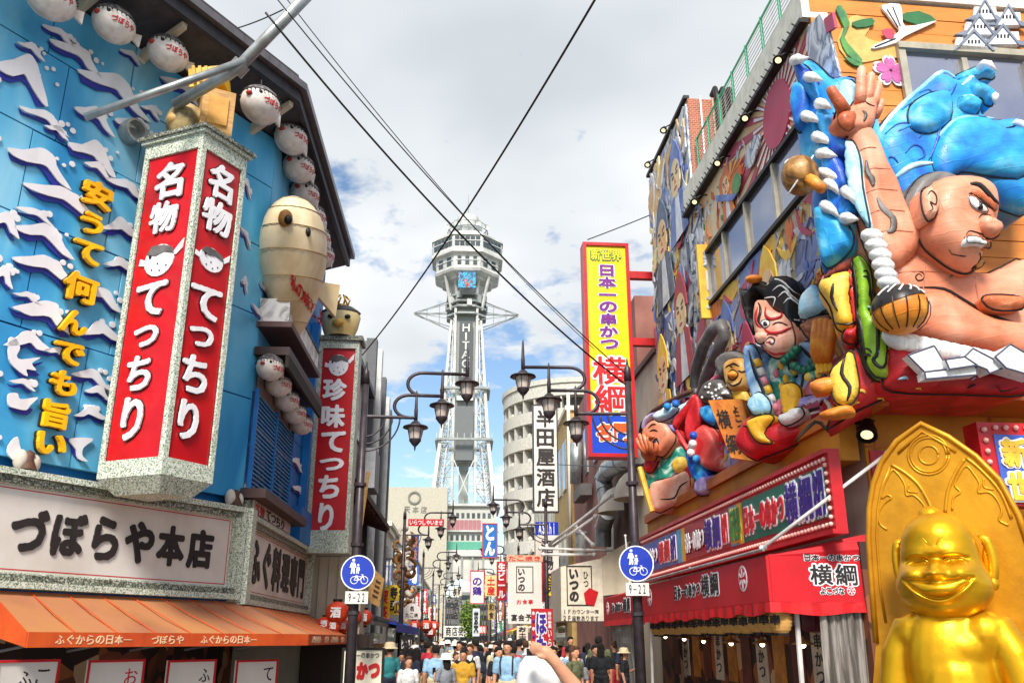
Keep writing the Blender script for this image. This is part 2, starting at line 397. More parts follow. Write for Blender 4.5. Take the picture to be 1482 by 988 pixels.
# ------------------------------------------------------------------ relief figures
def smooth_loop(p, k=3, closed=True):
    p = [np.array(q, float) for q in p]; n = len(p); out = []
    rng = n if closed else n - 1
    for i in range(rng):
        if closed: a, b, c, d = p[(i - 1) % n], p[i], p[(i + 1) % n], p[(i + 2) % n]
        else: a, b, c, d = p[max(i - 1, 0)], p[i], p[i + 1], p[min(i + 2, n - 1)]
        for j in range(k):
            t = j / k; out.append(.5 * (2 * b + (c - a) * t + (2 * a - 5 * b + 4 * c - d) * t * t + (3 * b - a - 3 * c + d) * t ** 3))
    if not closed: out.append(p[-1])
    return out
class Puff:
    """rounded relief body: outline on plane fr at offset o, bulging by h over an edge width r, thickness back behind"""
    def __init__(s, fr, pix, o, h, m, parent, name, r=None, res=.05, back=.25, k=3, facet=0, edge=.013):
        s.fr, s.o, s.h = fr, o, h
        pl = smooth_loop(pix, k) if k > 1 else [np.array(q, float) for q in pix]
        s.loop = np.array([fr.at(x, y, o + h * .5) for x, y in pl])
        lo = s.loop.min(0); hi = s.loop.max(0); sz = min(hi - lo); s.r = (r * .62) if r else sz * .24; s.h = h = h * .82
        res = max(res, max(hi - lo) / 46)
        g = [Vector((float(a), float(b))) for a, b in s.loop]; n = len(g); es = [(i, (i + 1) % n) for i in range(n)]
        xs = np.arange(lo[0] + res / 2, hi[0], res); zs = np.arange(lo[1] + res / 2, hi[1], res); rowi = 0
        for z in zs:
            rowi += 1
            for x in xs:
                q = np.array((x + (res / 2 if rowi % 2 else 0), z))
                if s.inside(q) and s.dist(q) > res * .45: g.append(Vector((float(q[0]), float(q[1]))))
        ov, oe, of, a_, b_, c_ = delaunay_2d_cdt(g, es, [], 0, 1e-6)
        fs = []
        for f in of:
            c = np.mean([(ov[i][0], ov[i][1]) for i in f], axis=0)
            if s.inside(c): fs.append(tuple(f))
        H = [s.hgt((v[0], v[1])) for v in ov]
        V = [fr.w(v[0], v[1], o + hh) for v, hh in zip(ov, H)]; nb = len(V)
        cnt = {}
        for f in fs:
            for q in range(len(f)): cnt[(f[q], f[(q + 1) % len(f)])] = 1
        bd = [(a, b) for a, b in cnt if (b, a) not in cnt]; mp = {}
        for a, b in bd:
            for q in (a, b):
                if q not in mp: mp[q] = len(V); V.append(fr.w(ov[q][0], ov[q][1], o - back))
        fs += [(b, a, mp[a], mp[b]) for a, b in bd]
        mb = MB(); mb.add(V, fs); s.ob = mb.build(name, m, parent, smooth=not facet)
        if edge and len(pl) > 12: P_ = [fr.w(a, b, o + h * .2) for a, b in s.loop]; MB().tube(P_ + [P_[0]], edge, 5).build('painted_outline', P_LINE, parent, smooth=True)
    def dist(s, q):
        a = s.loop; b = np.roll(a, -1, 0); d = b - a; t = np.clip(((q - a) * d).sum(1) / np.maximum((d * d).sum(1), 1e-12), 0, 1)
        c = a + d * t[:, None] - q; return math.sqrt((c * c).sum(1).min())
    def inside(s, q):
        a = s.loop; b = np.roll(a, -1, 0); c = (a[:, 1] > q[1]) != (b[:, 1] > q[1])
        with np.errstate(divide='ignore', invalid='ignore'): x = (b[:, 0] - a[:, 0]) * (q[1] - a[:, 1]) / (b[:, 1] - a[:, 1]) + a[:, 0]
        return bool((c & (q[0] < x)).sum() % 2)
    def hgt(s, q):
        q = np.array(q, float)
        if not s.inside(q): return 0.0
        t = min(s.dist(q) / s.r, 1); return s.h * math.sqrt(max(0, 1 - (1 - t) ** 2))
    def top(s, px, py):
        """point of the bulged surface seen at this pixel, and its offset"""
        o = s.o + s.h * .5
        for _ in range(4): u, z = s.fr.at(px, py, o); o = s.o + s.hgt((u, z))
        return s.fr.w(u, z, o), o
    def line(s, pix, wid, m, parent, name='painted_line', k=3, taper=True, closed=False):
        pl = smooth_loop(pix, k, closed) if k > 1 else pix
        if closed: pl = list(pl) + [pl[0]]
        P = [s.top(x, y)[0] + s.fr.n * .006 for x, y in pl]; n = len(P)
        rs = [wid * .5 * (min(1, .35 + 2.6 * min(i, n - 1 - i) / n) if taper else 1) for i in range(n)]
        return MB().tube(P, rs, 6, flat=(s.fr.n, .35)).build(name, m, parent, smooth=True)
    def sub(s, pix, h, m, parent, name, rise=0, **kw):
        """a smaller puff sitting on this one"""
        cx = sum(p[0] for p in pix) / len(pix); cy = sum(p[1] for p in pix) / len(pix)
        _, o = s.top(cx, cy); kw.setdefault('edge', .013 if h > .13 else .005); return Puff(s.fr, pix, o - .02 + rise, h, m, parent, name, **kw)
# ------------------------------------------------------------------ shared materials
def granite(name='speckled_stone'):
    return ramp_tex(name, 'voronoi', [(0, '#c9cdbb'), (.38, '#8fa086'), (.55, '#e6e6da'), (.74, '#5e6b5c'), (.88, '#b8bfa8')], 70, rough=.5, bump=.25)
M_GRAN = granite()
M_GRAND = ramp_tex('dark_speckled_stone', 'voronoi', [(0, '#6e7262'), (.4, '#40443b'), (.6, '#b9b8a8'), (.8, '#2c2e2a'), (.9, '#8b8a78')], 55, rough=.55, bump=.3)
M_RED = mat('red_sign_face', '#c8101a', rough=.35, var=.12, scale=1.2, rgb2='#b00d18', coat=.2, dirt=.12)
M_WHITE = mat('white_letter', '#f2eef0', rough=.5, var=.05, dirt=.08)
M_YEL = mat('yellow_letter', '#ffc400', rough=.4, rgb2='#f0a800', scale=2)
M_NAVY = mat('navy_paint', '#1d2a86', rough=.6, rgb2='#2a2f9a')
M_BLACK = mat('black_paint', '#15120f', rough=.5, var=.3)
M_INK = mat('ink_letter', '#2c2523', rough=.6, var=.2)
M_STEEL = mat('lamp_steel', '#4a4145', rough=.42, metal=.35, var=.25, scale=6, rgb2='#373034', dirt=.2)
M_GREY = mat('grey_paint', '#8d8f8f', rough=.6, dirt=.25)
M_GALV = mat('galvanised_steel', '#a9adac', rough=.4, metal=.6, var=.2, scale=3, dirt=.3)
M_CREAM = mat('cream_plaster', '#ddd4c2', rough=.85, var=.06, scale=1, dirt=.22, bump=.1)
M_BEIGE = mat('beige_plaster', '#cdbfa8', rough=.85, var=.08, scale=1, dirt=.25, bump=.1)
M_BROWN = mat('brown_wood', '#5c3b2a', rough=.6, var=.3, scale=3, stretch=(1, 1, 8), bump=.2)
M_DARK = mat('dark_shade_cloth', '#2a221f', rough=.8, var=.3)
M_LAMPG = mat('lamp_glass', '#cbbfb4', rough=.25, var=.1, scale=8, rgb2='#a89a90')
M_SOFF = mat('soffit_grey', '#4b474a', rough=.7, var=.2, dirt=.2)
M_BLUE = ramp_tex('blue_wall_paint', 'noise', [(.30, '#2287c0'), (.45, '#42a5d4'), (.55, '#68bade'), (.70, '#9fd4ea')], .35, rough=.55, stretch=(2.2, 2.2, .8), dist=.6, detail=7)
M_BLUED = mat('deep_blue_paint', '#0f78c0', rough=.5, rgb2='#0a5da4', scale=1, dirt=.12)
M_WAVE = mat('white_wave_paint', '#ece8ea', rough=.6, var=.05, scale=2, dirt=.12)
M_ORA = mat('orange_awning_cloth', '#ad7444', rough=.85, rgb2='#a56a4c', scale=.6, var=.1, dirt=.32, bump=.2, bscale=3)
M_ORAD = mat('orange_valance_cloth', '#d4561a', rough=.75, rgb2='#c0441a', scale=2, dirt=.15)
M_PAPER = mat('weathered_white_paper', '#dcd3c6', rough=.7, rgb2='#b9ab96', scale=2, dirt=.3, bump=.1)
M_REDINK = mat('red_letter', '#c3141c', rough=.5, var=.1)
M_BOARDW = mat('white_board', '#e2dad2', rough=.35, rgb2='#cfc2b6', scale=.5, dirt=.28, coat=.15)
M_GOLD = mat('golden_paint', '#e3b02a', rough=.3, metal=.75, rgb2='#c98f16', scale=1.2, thr=(.3, .75))
M_TAN = mat('tan_wood', '#c89a5c', rough=.6, var=.2, stretch=(1, 1, 6), dirt=.2)
M_SKIN = mat('skin', '#c98f6e', rough=.55, var=.1, scale=6)

load_glyphs(sorted(set('安うて何んでも旨い名物っちりづぼらや本店ふぐ料理専門珍味日本一の串かつ横綱名門新世界半田屋酒店私味とよこなひつカウンター席座敷ありますFP12345678909-22宴会予約大阪生ビールお食事処ラーメン寿司焼肉Asahitビリケン通天閣HITACHI商店街から揚げたこ焼き土産和食堂薬酒場鶏麺朝まで営業円OPENいらっしゃいませ喫茶遊技場将棋ボタンし')))

# ------------------------------------------------------------------ ground
g = MB().quad((-1500, -600, -.12), (1500, -600, -.12), (1500, 2500, -.12), (-1500, 2500, -.12)).build('ground', mat('city_ground', (.16, .155, .15), rough=.95, scale=.05, var=.3), None)
tag(g, kind='structure')
g = MB().box((.6, 100, -.06), (4.6, 260, .12)).build('road', mat('asphalt', (.055, .055, .058), rough=.9, scale=3, var=.3, bump=.4, bscale=120)); tag(g, kind='structure')
for x0, x1 in ((-3.9, -1.7), (2.9, 6.2)):
    g = MB().box(((x0 + x1) / 2, 100, -.0), (x1 - x0, 260, .26)).build('pavement', mat('pavement_stone', (.27, .25, .23), rough=.9, scale=2, dirt=.3)); tag(g, kind='structure')

# ------------------------------------------------------------------ left corner restaurant
C0 = (-3.8, 15.3)
LF = Fr(C0, 31.5); LS = Fr(C0, 0)
EV = 10.95
ub = thing('restaurant_building', (-3.8, 15.3, 0), 'blue corner restaurant building painted with white wave crests on the left', 'building')
pf = LF.w(-9, 0); far = Vector((-3.8, 21.9, 0)); back = Vector((-12, 24, 0))
loop = [Vector((*C0, 0)), pf, back, Vector((-3.8, 21.9, 0))]
loop = [p + Vector((0, 0, 0)) for p in loop]
inl = [Vector((C0[0] - .12, C0[1] + .05, 0)), pf + LF.n * -.1, back, Vector((-3.92, 21.85, 0))]
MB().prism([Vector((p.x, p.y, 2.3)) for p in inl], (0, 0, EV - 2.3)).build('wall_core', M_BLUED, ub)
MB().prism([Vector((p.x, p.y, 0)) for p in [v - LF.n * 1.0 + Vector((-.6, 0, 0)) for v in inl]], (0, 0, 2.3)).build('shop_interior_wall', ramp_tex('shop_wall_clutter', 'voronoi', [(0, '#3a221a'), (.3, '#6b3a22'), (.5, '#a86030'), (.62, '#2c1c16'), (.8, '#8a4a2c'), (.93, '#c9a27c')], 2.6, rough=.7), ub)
# painted sheet panels of the front, with open joints
zs = [4.0, 5.75, 7.3, 8.62, 9.9, EV]
us = [-8.6, -7.3, -5.9, -4.5, -3.1, -1.6, 0]
for i in range(len(zs) - 1):
    for j in range(len(us) - 1):
        sh = .35 * ((i % 2) - .5) if 0 < j < len(us) - 1 else 0
        sh2 = .35 * ((i % 2) - .5) if 0 < j + 1 < len(us) - 1 else 0
        z0, z1 = zs[i] + .012, zs[i + 1] - .012; u0, u1 = us[j] + sh + .01, us[j + 1] + sh2 - .01
        t = .012 + .02 * ((i * 3 + j * 5) % 3) / 3
        bx('wall_panel', M_BLUE, LF, u0, u1, z0, z1, -.08, t, ub)
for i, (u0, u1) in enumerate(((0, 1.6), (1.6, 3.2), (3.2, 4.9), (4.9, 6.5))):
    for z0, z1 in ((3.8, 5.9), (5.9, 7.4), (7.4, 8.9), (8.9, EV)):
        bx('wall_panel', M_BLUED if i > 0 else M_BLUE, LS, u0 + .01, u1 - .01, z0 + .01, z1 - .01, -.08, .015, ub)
# wave crests: white shape over its navy shadow
CREST = [(0, .42), (.22, .66), (.43, .97), (.55, 1), (.66, .93), (.72, .7), (.84, .38), (1, .06), (.84, .1), (.7, .2), (.57, .4), (.47, .46), (.28, .32), (.1, .3)]
SHADE = [(0, .42), (.12, .36), (.3, .47), (.5, .64), (.62, .52), (.75, .28), (.93, .05), (.78, .02), (.64, .16), (.54, .32), (.46, .36), (.28, .2), (.08, .2)]
def crest(fr, x0, y0, x1, y1, m=None, flip=False, o=.03, jit=.05):
    u0, u1, z0, z1 = pbox(fr, x0, y0, x1, y1, o); zc = (z0 + z1) / 2; z0, z1 = zc + (z0 - zc) * .78, zc + (z1 - zc) * .78
    rnd = random.Random(int(x0 * 7 + y0)); f = lambda p: [(u0 + (u1 - u0) * ((1 - a if flip else a) + rnd.uniform(-jit, jit) * .5), z0 + (z1 - z0) * (b + rnd.uniform(-jit, jit))) for a, b in p]
    fr.poly(MB(), [(u, z - .03) for u, z in f(SHADE)], o + .003, o + .016).build('wave_shadow', M_NAVY, ub)
    c = f(CREST); c = [tuple(q) for q in smooth_loop(c, 2)]
    fr.poly(MB(), c, o + .02, o + .045).build('wave_crest', M_WAVE, ub)
    for k in range(rnd.randint(2, 4)):
        uu = u0 + (u1 - u0) * (.72 + .12 * k * (-1 if flip else 1)); zz = z1 - (z1 - z0) * (.0 + rnd.uniform(-.1, .3))
        r_ = rnd.uniform(.025, .055)
        MB().lathe(fr.w(uu, zz, o), [(r_, 0), (r_, .02), (0, .022)], 8, Matrix((fr.u, fr.z, fr.n)).transposed()).build('foam_dot', M_WAVE, ub)
for b in [(66, 60, 153, 100), (106, 100, 222, 158), (104, 150, 168, 190), (22, 158, 102, 186), (161, 166, 230, 208), (5, 208, 108, 264), (94, 198, 172, 250), (56, 40, 110, 60), (170, 72, 205, 90),
          (28, 268, 152, 310), (148, 258, 212, 284), (14, 318, 110, 366), (14, 366, 116, 410), (113, 412, 176, 448), (12, 428, 112, 482), (-10, 70, 78, 150), (98, 530, 160, 562), (-20, 300, 30, 345), (-15, 380, 20, 420), (228, 112, 300, 150), (18, 300, 80, 322), (20, 60, 66, 84), (60, 180, 100, 200), (215, 60, 262, 88), (118, 232, 160, 256), (14, 420, 60, 440), (60, 500, 100, 520), (100, 415, 128, 436), (120, 555, 160, 580), (200, 150, 232, 172), (10, 545, 50, 565), (262, 150, 292, 172)]:
    crest(LF, *b)
for k in range(14): crest(LF, -150 + (k % 2) * 62, 40 + k * 44, -70 + (k % 2) * 62, 84 + k * 44)
for b in [(142, 312, 204, 350), (147, 370, 196, 398), (112, 462, 178, 500), (104, 585, 152, 612), (5, 475, 72, 515)]:
    crest(LF, *b, flip=True)
for b in [(372, 418, 396, 432), (384, 440, 398, 450), (360, 446, 390, 470), (425, 478, 445, 490), (436, 520, 450, 532), (343, 330, 362, 352), (346, 255, 362, 282), (347, 395, 356, 425), (420, 700, 440, 720), (418, 660, 436, 680)]:
    crest(LS, *b)
# great curling wave, lower left of the front
def swirl(pts, m, name, o0, o1):
    cx = sum(p[0] for p in pts) / len(pts); cy = sum(p[1] for p in pts) / len(pts); pts = [(cx + (x - cx) * .78, cy + (y - cy) * .72) for x, y in pts]
    LF.poly(MB(), [tuple(q) for q in smooth_loop([LF.at(x, y, o1) for x, y in pts], 3)], o0, o1).build(name, m, ub)
swirl([(8, 478), (22, 480), (28, 498), (22, 512), (30, 520), (66, 516), (50, 528), (58, 542), (40, 540), (42, 554), (22, 540), (8, 520)], M_WAVE, 'wave_crest', .05, .075)
swirl([(10, 520), (22, 544), (42, 558), (36, 548), (62, 546), (50, 532), (70, 518), (40, 524)], M_NAVY, 'wave_shadow', .033, .046)
swirl([(8, 566), (24, 564), (30, 576), (62, 572), (48, 588), (40, 598), (20, 594), (8, 588)], M_WAVE, 'wave_crest', .05, .075)
swirl([(8, 588), (20, 597), (42, 603), (52, 590), (30, 590)], M_NAVY, 'wave_shadow', .033, .046)
swirl([(8, 640), (24, 622), (30, 646), (46, 668), (66, 676), (30, 676), (8, 660)], M_WAVE, 'wave_crest', .05, .075)
swirl([(96, 628), (140, 628), (122, 646), (120, 662), (130, 674), (112, 668), (108, 650)], M_WAVE, 'wave_crest', .05, .075)
swirl([(80, 622), (100, 640), (108, 664), (122, 676), (108, 644), (98, 630)], M_NAVY, 'wave_shadow', .033, .046)
# vent in the wall
u, z = LF.at(184, 194)
MB().lathe(LF.w(u, z, .02), [(.2, 0), (.2, .22), (.16, .22), (.16, .05), (0, .05)], 18, Matrix((LF.u, LF.z, LF.n)).transposed()).build('vent_pipe', M_GALV, ub, smooth='auto')
# eaves
def offcorner(a, b):   # corner of the two eaves lines at offsets a (front) and b (side)
    X = C0[0] + b; u_ = (X - C0[0] - a * LF.n.x) / LF.u.x; return LF.w(u_, 0, a)
def ring(a, b, ufar=21.9, unear=-9):
    c = offcorner(a, b); return LF.w(unear, 0, a), c, Vector((C0[0] + b, ufar, 0))
def slab(name, a0, b0, a1, b1, z0, z1, m, par, far=21.9, zo=0, near=-9):
    p0, p1 = ring(a0, b0, far, near), ring(a1, b1, far, near); Z = Vector((0, 0, 1))
    for i in range(2):
        q = [p0[i] + Z * z0, p0[i + 1] + Z * z0, p1[i + 1] + Z * (z0 + zo), p1[i] + Z * (z0 + zo)]
        MB().hexa(q + [v + Z * (z1 - z0) for v in q]).build(name, m, par)
slab('eaves_board', -.3, -.3, 1.0, .55, EV, EV + .16, M_SOFF, ub, zo=.25)
slab('fascia', .98, .53, 1.08, .62, EV + .2, EV + .62, mat('dark_fascia', '#3a373b', rough=.5, var=.2, dirt=.3), ub)
slab('gutter', 1.085, .625, 1.2, .74, EV + .42, EV + .56, mat('gutter_metal', '#6d696c', rough=.4, metal=.3, dirt=.3), ub)
slab('roof', -3, -3, 1.0, .55, EV + .64, EV + .8, M_SOFF, ub)
MB().prism([Vector((p.x, p.y, EV + .1)) for p in inl], (0, 0, .6)).build('roof_deck', M_SOFF, ub)
for k in range(7):
    u_ = -8.2 + k * 1.25; MB().hexa([LF.w(u_, EV - .02, 0), LF.w(u_ + .1, EV - .02, 0), LF.w(u_ + .1, EV + .2, .95), LF.w(u_, EV + .2, .95), LF.w(u_, EV - .22, 0), LF.w(u_ + .1, EV - .22, 0), LF.w(u_ + .1, EV + .1, .95), LF.w(u_, EV + .1, .95)]).build('eaves_bracket', M_BEIGE, ub)
# yellow raised characters
YB = [('安', 114, 262, 166, 303), ('う', 109, 307, 154, 341), ('て', 102, 347, 149, 384), ('何', 88, 394, 143, 440), ('ん', 84, 446, 127, 487), ('で', 74, 492, 122, 531), ('も', 68, 535, 113, 574), ('旨', 55, 578, 104, 622), ('い', 50, 623, 96, 662)]
yt = thing('raised_lettering', LF.w(-3.6, 4, .05), 'column of yellow raised characters running down the blue wave wall', 'lettering')
for ch, *b in YB:
    q = pbox(LF, *b, .12)
    letter(LF, ch, q[0] - .0, q[1], q[2], q[3], .05, .05, M_INK, yt, .058, 'character_backing')
    letter(LF, ch, *q, .101, .07, M_YEL, yt, .04, 'character')
# granite framed boards
def board(fr, u0, u1, z0, z1, txt, name, label, cu0, cu1, cz0, cz1, endpost=True, bold=.035):
    t = thing(name, fr.w((u0 + u1) / 2, z0, .1), label, 'signboard')
    f = .2
    fr.box(MB(), u0, u1, z0, z1, -.1, .08).build('backing', M_GRAND, t)
    bx('panel', M_BOARDW, fr, u0 + f, u1 - f, z0 + f, z1 - f, .085, .1, t)
    for k, (a, o) in enumerate(((0, .24), (.09, .19), (.155, .14))):
        w = .085 if k < 2 else .045
        bx('frame_rail', M_GRAND if k == 1 else M_GRAN, fr, u0 + a, u1 - a, z1 - a - w, z1 - a, .08, o, t)
        bx('frame_rail', M_GRAND if k == 1 else M_GRAN, fr, u0 + a, u1 - a, z0 + a, z0 + a + w, .08, o, t)
        bx('frame_stile', M_GRAN, fr, u0 + a, u0 + a + w, z0 + a + w + .002, z1 - a - w - .002, .08, o, t)
        bx('frame_stile', M_GRAN, fr, u1 - a - w, u1 - a, z0 + a + w + .002, z1 - a - w - .002, .08, o, t)
    e = f + .03
    for q in ((u0 + e, u1 - e, z1 - e - .012, z1 - e), (u0 + e, u1 - e, z0 + e, z0 + e + .012), (u0 + e, u0 + e + .012, z0 + e + .013, z1 - e - .013), (u1 - e - .012, u1 - e, z0 + e + .013, z1 - e - .013)):
        bx('red_border_line', M_REDINK, fr, *q, .1, .104, t)
    n = len(txt)
    for i, ch in enumerate(txt):
        a = cu0 + (cu1 - cu0) * i / n; b = cu0 + (cu1 - cu0) * (i + 1) / n; g_ = (b - a) * .03
        letter(fr, ch, a + g_, b - g_, cz0, cz1, .1, .02, M_INK, t, bold)
    return t
board(LF, -5.2, -.06, 2.36, 3.84, 'づぼらや本店', 'signboard', 'long white signboard in a speckled stone frame on the wall facing the camera', -4.05, -.58, 2.78, 3.42, bold=.05)
board(LS, .08, 6.5, 2.3, 3.76, 'ふぐ料理専門', 'signboard', 'white signboard in a speckled stone frame turned along the side street', .55, 6.1, 2.6, 3.5, bold=.045)
cp = offcorner(.2, .2)
o = MB().box((cp.x - .1, cp.y + .1, 3.07), (.3, .3, 1.55)).build('corner_post', M_GRAN, ub)
for uu, fr in ((-3.95, LF), (-.25, LF)):   # pale paper ornaments on the board top
    z_ = 3.86
    MB().ell(fr.w(uu - .1, z_ + .12, .1), (.09, .09, .14)).ell(fr.w(uu + .1, z_ + .1, .1), (.08, .08, .12)).build('ornament_wing', M_PAPER, ub, smooth=True)
    MB().lathe(fr.w(uu, z_, .12), [(.13, 0), (.06, .15), (.07, .22), (0, .27)], 8).build('ornament', M_BROWN, ub, smooth=True)
# orange awning
aw = thing('awning', LF.w(-2, 1.6, .5), 'orange cloth awning with a lettered valance under the white signboards', 'awning')
def skirt(a, b, z, near=-4.15, far=21.9): return [v + Vector((0, 0, z)) for v in ring(a, b, far, near)]
t0 = skirt(.12, .12, 2.33); t1 = skirt(1.0, 1.25, 1.83, near=-4.15)
for i in range(2):
    N = 10; mb = MB()
    for k in range(N):
        a, b = k / N, (k + 1) / N
        L = lambda p, q, t: p + (q - p) * t
        sg = lambda t: Vector((0, 0, -.03 * math.sin(math.pi * ((t * 3) % 1))))
        A, B, C, D = L(t0[i], t0[i + 1], a), L(t0[i], t0[i + 1], b), L(t1[i], t1[i + 1], b), L(t1[i], t1[i + 1], a)
        m1, m2 = (A + D) / 2 + sg(a) + Vector((0, 0, -.02)), (B + C) / 2 + sg(b) + Vector((0, 0, -.02))
        mb.quad(D, C, m2, m1).quad(m1, m2, B, A)
        dz = Vector((0, 0, -.03)); mb.quad(D + dz, C + dz, m2 + dz, m1 + dz).quad(m1 + dz, m2 + dz, B + dz, A + dz)
    mb.build('awning_cloth', M_ORA, aw, smooth=True)
    for k in range(1, 8): MB().tube([t0[i].lerp(t0[i + 1], k / 8) + Vector((0, 0, .004)), t1[i].lerp(t1[i + 1], k / 8) + Vector((0, 0, .008))], .009, 4).build('cloth_seam', M_ORAD, aw)
    fr = Fr((t1[i].x, t1[i].y), 31.5 if i == 0 else 0); Lg = (t1[i + 1] - t1[i]).length
    fr.box(MB(), 0, Lg, 1.66, 1.835, -.02, .02).build('valance', M_ORAD, aw)
    k = 0; uu = .35
    M_CRW = mat('pale_print', '#e9c9a0', rough=.7)
    while uu < Lg - 1.2:
        s_ = 'ふぐからの日本一' if k % 2 == 0 else 'づぼらや'
        vtext(fr, s_, uu, uu + .14 * len(s_), 1.685, 1.81, .02, .006, M_CRW, aw, .02, vertical=False, joined=True)
        uu += .14 * len(s_) + .3; k += 1
MB().add([t0[0], t1[0], t1[0] - Vector((0, 0, .17)), t0[0] - Vector((0, 0, .5)), ], [(0, 1, 2, 3)]).build('awning_end', M_ORAD, aw)
for k in range(5):
    u_ = -3.9 + k * 1.0
    MB().tube([LF.w(u_, 1.6, .05), LF.w(u_, 1.72, .96)], .018, 6).build('support_rod', M_GALV, aw)
# menu banners under the awning
for i, (x0, x1, ch) in enumerate(((-10, 82, 'ふこ'), (124, 206, 'お'), (240, 310, 'ふ'), (340, 400, 'て'))):
    q = pbox(LF, x0, 954, x1, 1040, .6)
    bt = thing('menu_board', LF.w((q[0] + q[1]) / 2, q[2], .6), ['white menu board with red border at the far left under the orange awning', 'white menu board lettered in red below the middle of the awning', 'white menu board under the awning, third from the left', 'white menu board under the awning beside its corner'][i], 'menu board')
    bx('panel', M_BOARDW, LF, q[0], q[1], q[2], q[3], .55, .58, bt)
    for r_ in ((q[0], q[1], q[3] - .03, q[3]), (q[0], q[0] + .025, q[2], q[3] - .031), (q[1] - .025, q[1], q[2], q[3] - .031)): bx('frame_strip', M_REDINK, LF, *r_, .58, .6, bt)
    vtext(LF, ch, q[1] - .24 * len(ch) - .08, q[1] - .08, q[3] - .34, q[3] - .1, .58, .006, M_REDINK if i == 1 else M_INK, bt, .0, vertical=False)

# ------------------------------------------------------------------ square column sign on the corner
RID = Vector((-4.07, 12.0, 0))
def column(name, label, O, h1, s1, h2, s2, z0, z1, faces, crown=True):
    t = thing(name, (O.x, O.y, z0), label, 'sign')
    A = Fr((O.x, O.y), h1); B = Fr((O.x, O.y), h2)
    c = [O, A.w(s1, 0), A.w(s1, 0) + B.u * s2, B.w(s2, 0)]
    core = [O + (A.u + B.u) * .06, A.w(s1 - .06, 0) + B.u * .06, A.w(s1 - .06, 0) + B.u * (s2 - .06), B.w(s2 - .06, 0) + A.u * .06]
    MB().prism([Vector((p.x, p.y, z0 + .05)) for p in core], (0, 0, z1 - z0 - .1)).build('core', M_RED, t)
    f = .085
    for a, b, s_ in ((A, B, s1), (B, A, s2)):
        bx('frame_rail', M_GRAN, a, f, s_ - f, z1 - .24, z1, -.12, .0, t); bx('frame_rail', M_GRAN, a, f, s_ - f, z0, z0 + .24, -.12, .0, t)
        bx('panel', M_RED, a, f, s_ - f, z0 + .24, z1 - .24, -.1, -.035, t)
        bx('trim_line', M_BLACK, a, f, f + .012, z0 + .24, z1 - .24, -.035, -.03, t); bx('trim_line', M_BLACK, a, s_ - f - .012, s_ - f, z0 + .24, z1 - .24, -.035, -.03, t)
    for p in (O, A.w(s1 - f, 0), B.w(s2 - f, 0), A.w(s1 - f, 0) + B.u * (s2 - f)):
        q = [p, p + A.u * f, p + (A.u + B.u) * f, p + B.u * f]
        MB().prism([Vector((v.x, v.y, z0)) for v in q], (0, 0, z1 - z0)).build('frame_stile', M_GRAN, t)
    for k, (e, za, zb) in enumerate(((.05, z1 + .002, z1 + .06), (.09, z1 + .06, z1 + .12), (.03, z1 + .12, z1 + .16))):
        q = [O - (A.u + B.u) * e, A.w(s1 + e, 0) - B.u * e, A.w(s1 + e, 0) + B.u * (s2 + e), B.w(s2 + e, 0) - A.u * e]
        MB().prism([Vector((v.x, v.y, za)) for v in q], (0, 0, zb - za)).build('cornice', [M_GRAN, M_GRAND][k % 2], t)
    q = [O + (A.u + B.u) * .18, A.w(s1 - .18, 0) + B.u * .18, A.w(s1 - .18, 0) + B.u * (s2 - .18), B.w(s2 - .18, 0) + A.u * .18]; cc = sum((Vector((v.x, v.y, 0)) for v in c), Vector()) / 4
    lo = [Vector((v.x, v.y, z0 - .22)) for v in q]; hi = [Vector((v.x, v.y, z0)) for v in c]
    MB().hexa(lo + hi).build('tapered_foot', M_GRAN, t)
    for fr, rows in ((A, faces[0]), (B, faces[1])):
        for ch, x0, y0, x1, y1 in rows:
            b = pbox(fr, x0, y0, x1, y1, -.02)
            if ch == '*': fish_badge(fr, b, t, -.03)
            else:
                letter(fr, ch, *b, -.032, .014, M_BLACK, t, .055, 'character_shadow'); letter(fr, ch, *b, -.0175, .03, M_WHITE, t, .034)
    return t, A, B
M_FISHG = mat('fish_grey', '#6a6664', rough=.5, var=.3)
def fish_badge(fr, b, par, o):
    ua, ub_, z0, z1 = b; w = abs(ub_ - ua); h = z1 - z0; cu = (ua + ub_) / 2; cz = z0 + h * .42; s_ = fr.rd
    E = lambda cx, cz_, rx, rz, n=16: [(cu + s_ * (cx + rx * math.cos(2 * math.pi * i / n)), cz + cz_ + rz * math.sin(2 * math.pi * i / n)) for i in range(n)]
    fr.poly(MB(), E(0, 0, w * .36, h * .44), o, o + .02).build('fish_body', M_WHITE, par)
    fr.poly(MB(), [(cu + s_ * x * w, cz + z * h) for x, z in ((-.33, .2), (-.2, .42), (.1, .4), (.3, .3), (.36, .12), (.1, .2), (-.1, .12))], o + .021, o + .03).build('fish_back', M_FISHG, par)
    fr.poly(MB(), [(cu + s_ * x * w, cz + z * h) for x, z in ((.3, .12), (.44, .34), (.56, .5), (.54, .24), (.4, .08))], o, o + .018).build('fish_tail', M_WHITE, par)
    fr.poly(MB(), [(cu + s_ * x * w, cz + z * h) for x, z in ((-.34, .05), (-.48, .12), (-.5, -.06), (-.36, -.1))], o, o + .018).build('fish_mouth', M_WHITE, par)
    fr.poly(MB(), E(-.22 * w, .12 * h, .035 * w, .05 * h, 8), o + .031, o + .036).build('fish_eye', M_BLACK, par)
    for x, z in ((-.15, -.25), (.05, -.3), (.2, -.18), (-.02, -.1)): fr.poly(MB(), E(x * w, z * h, .02 * w, .03 * h, 6), o + .021, o + .026).build('fish_spot', M_BLACK, par)
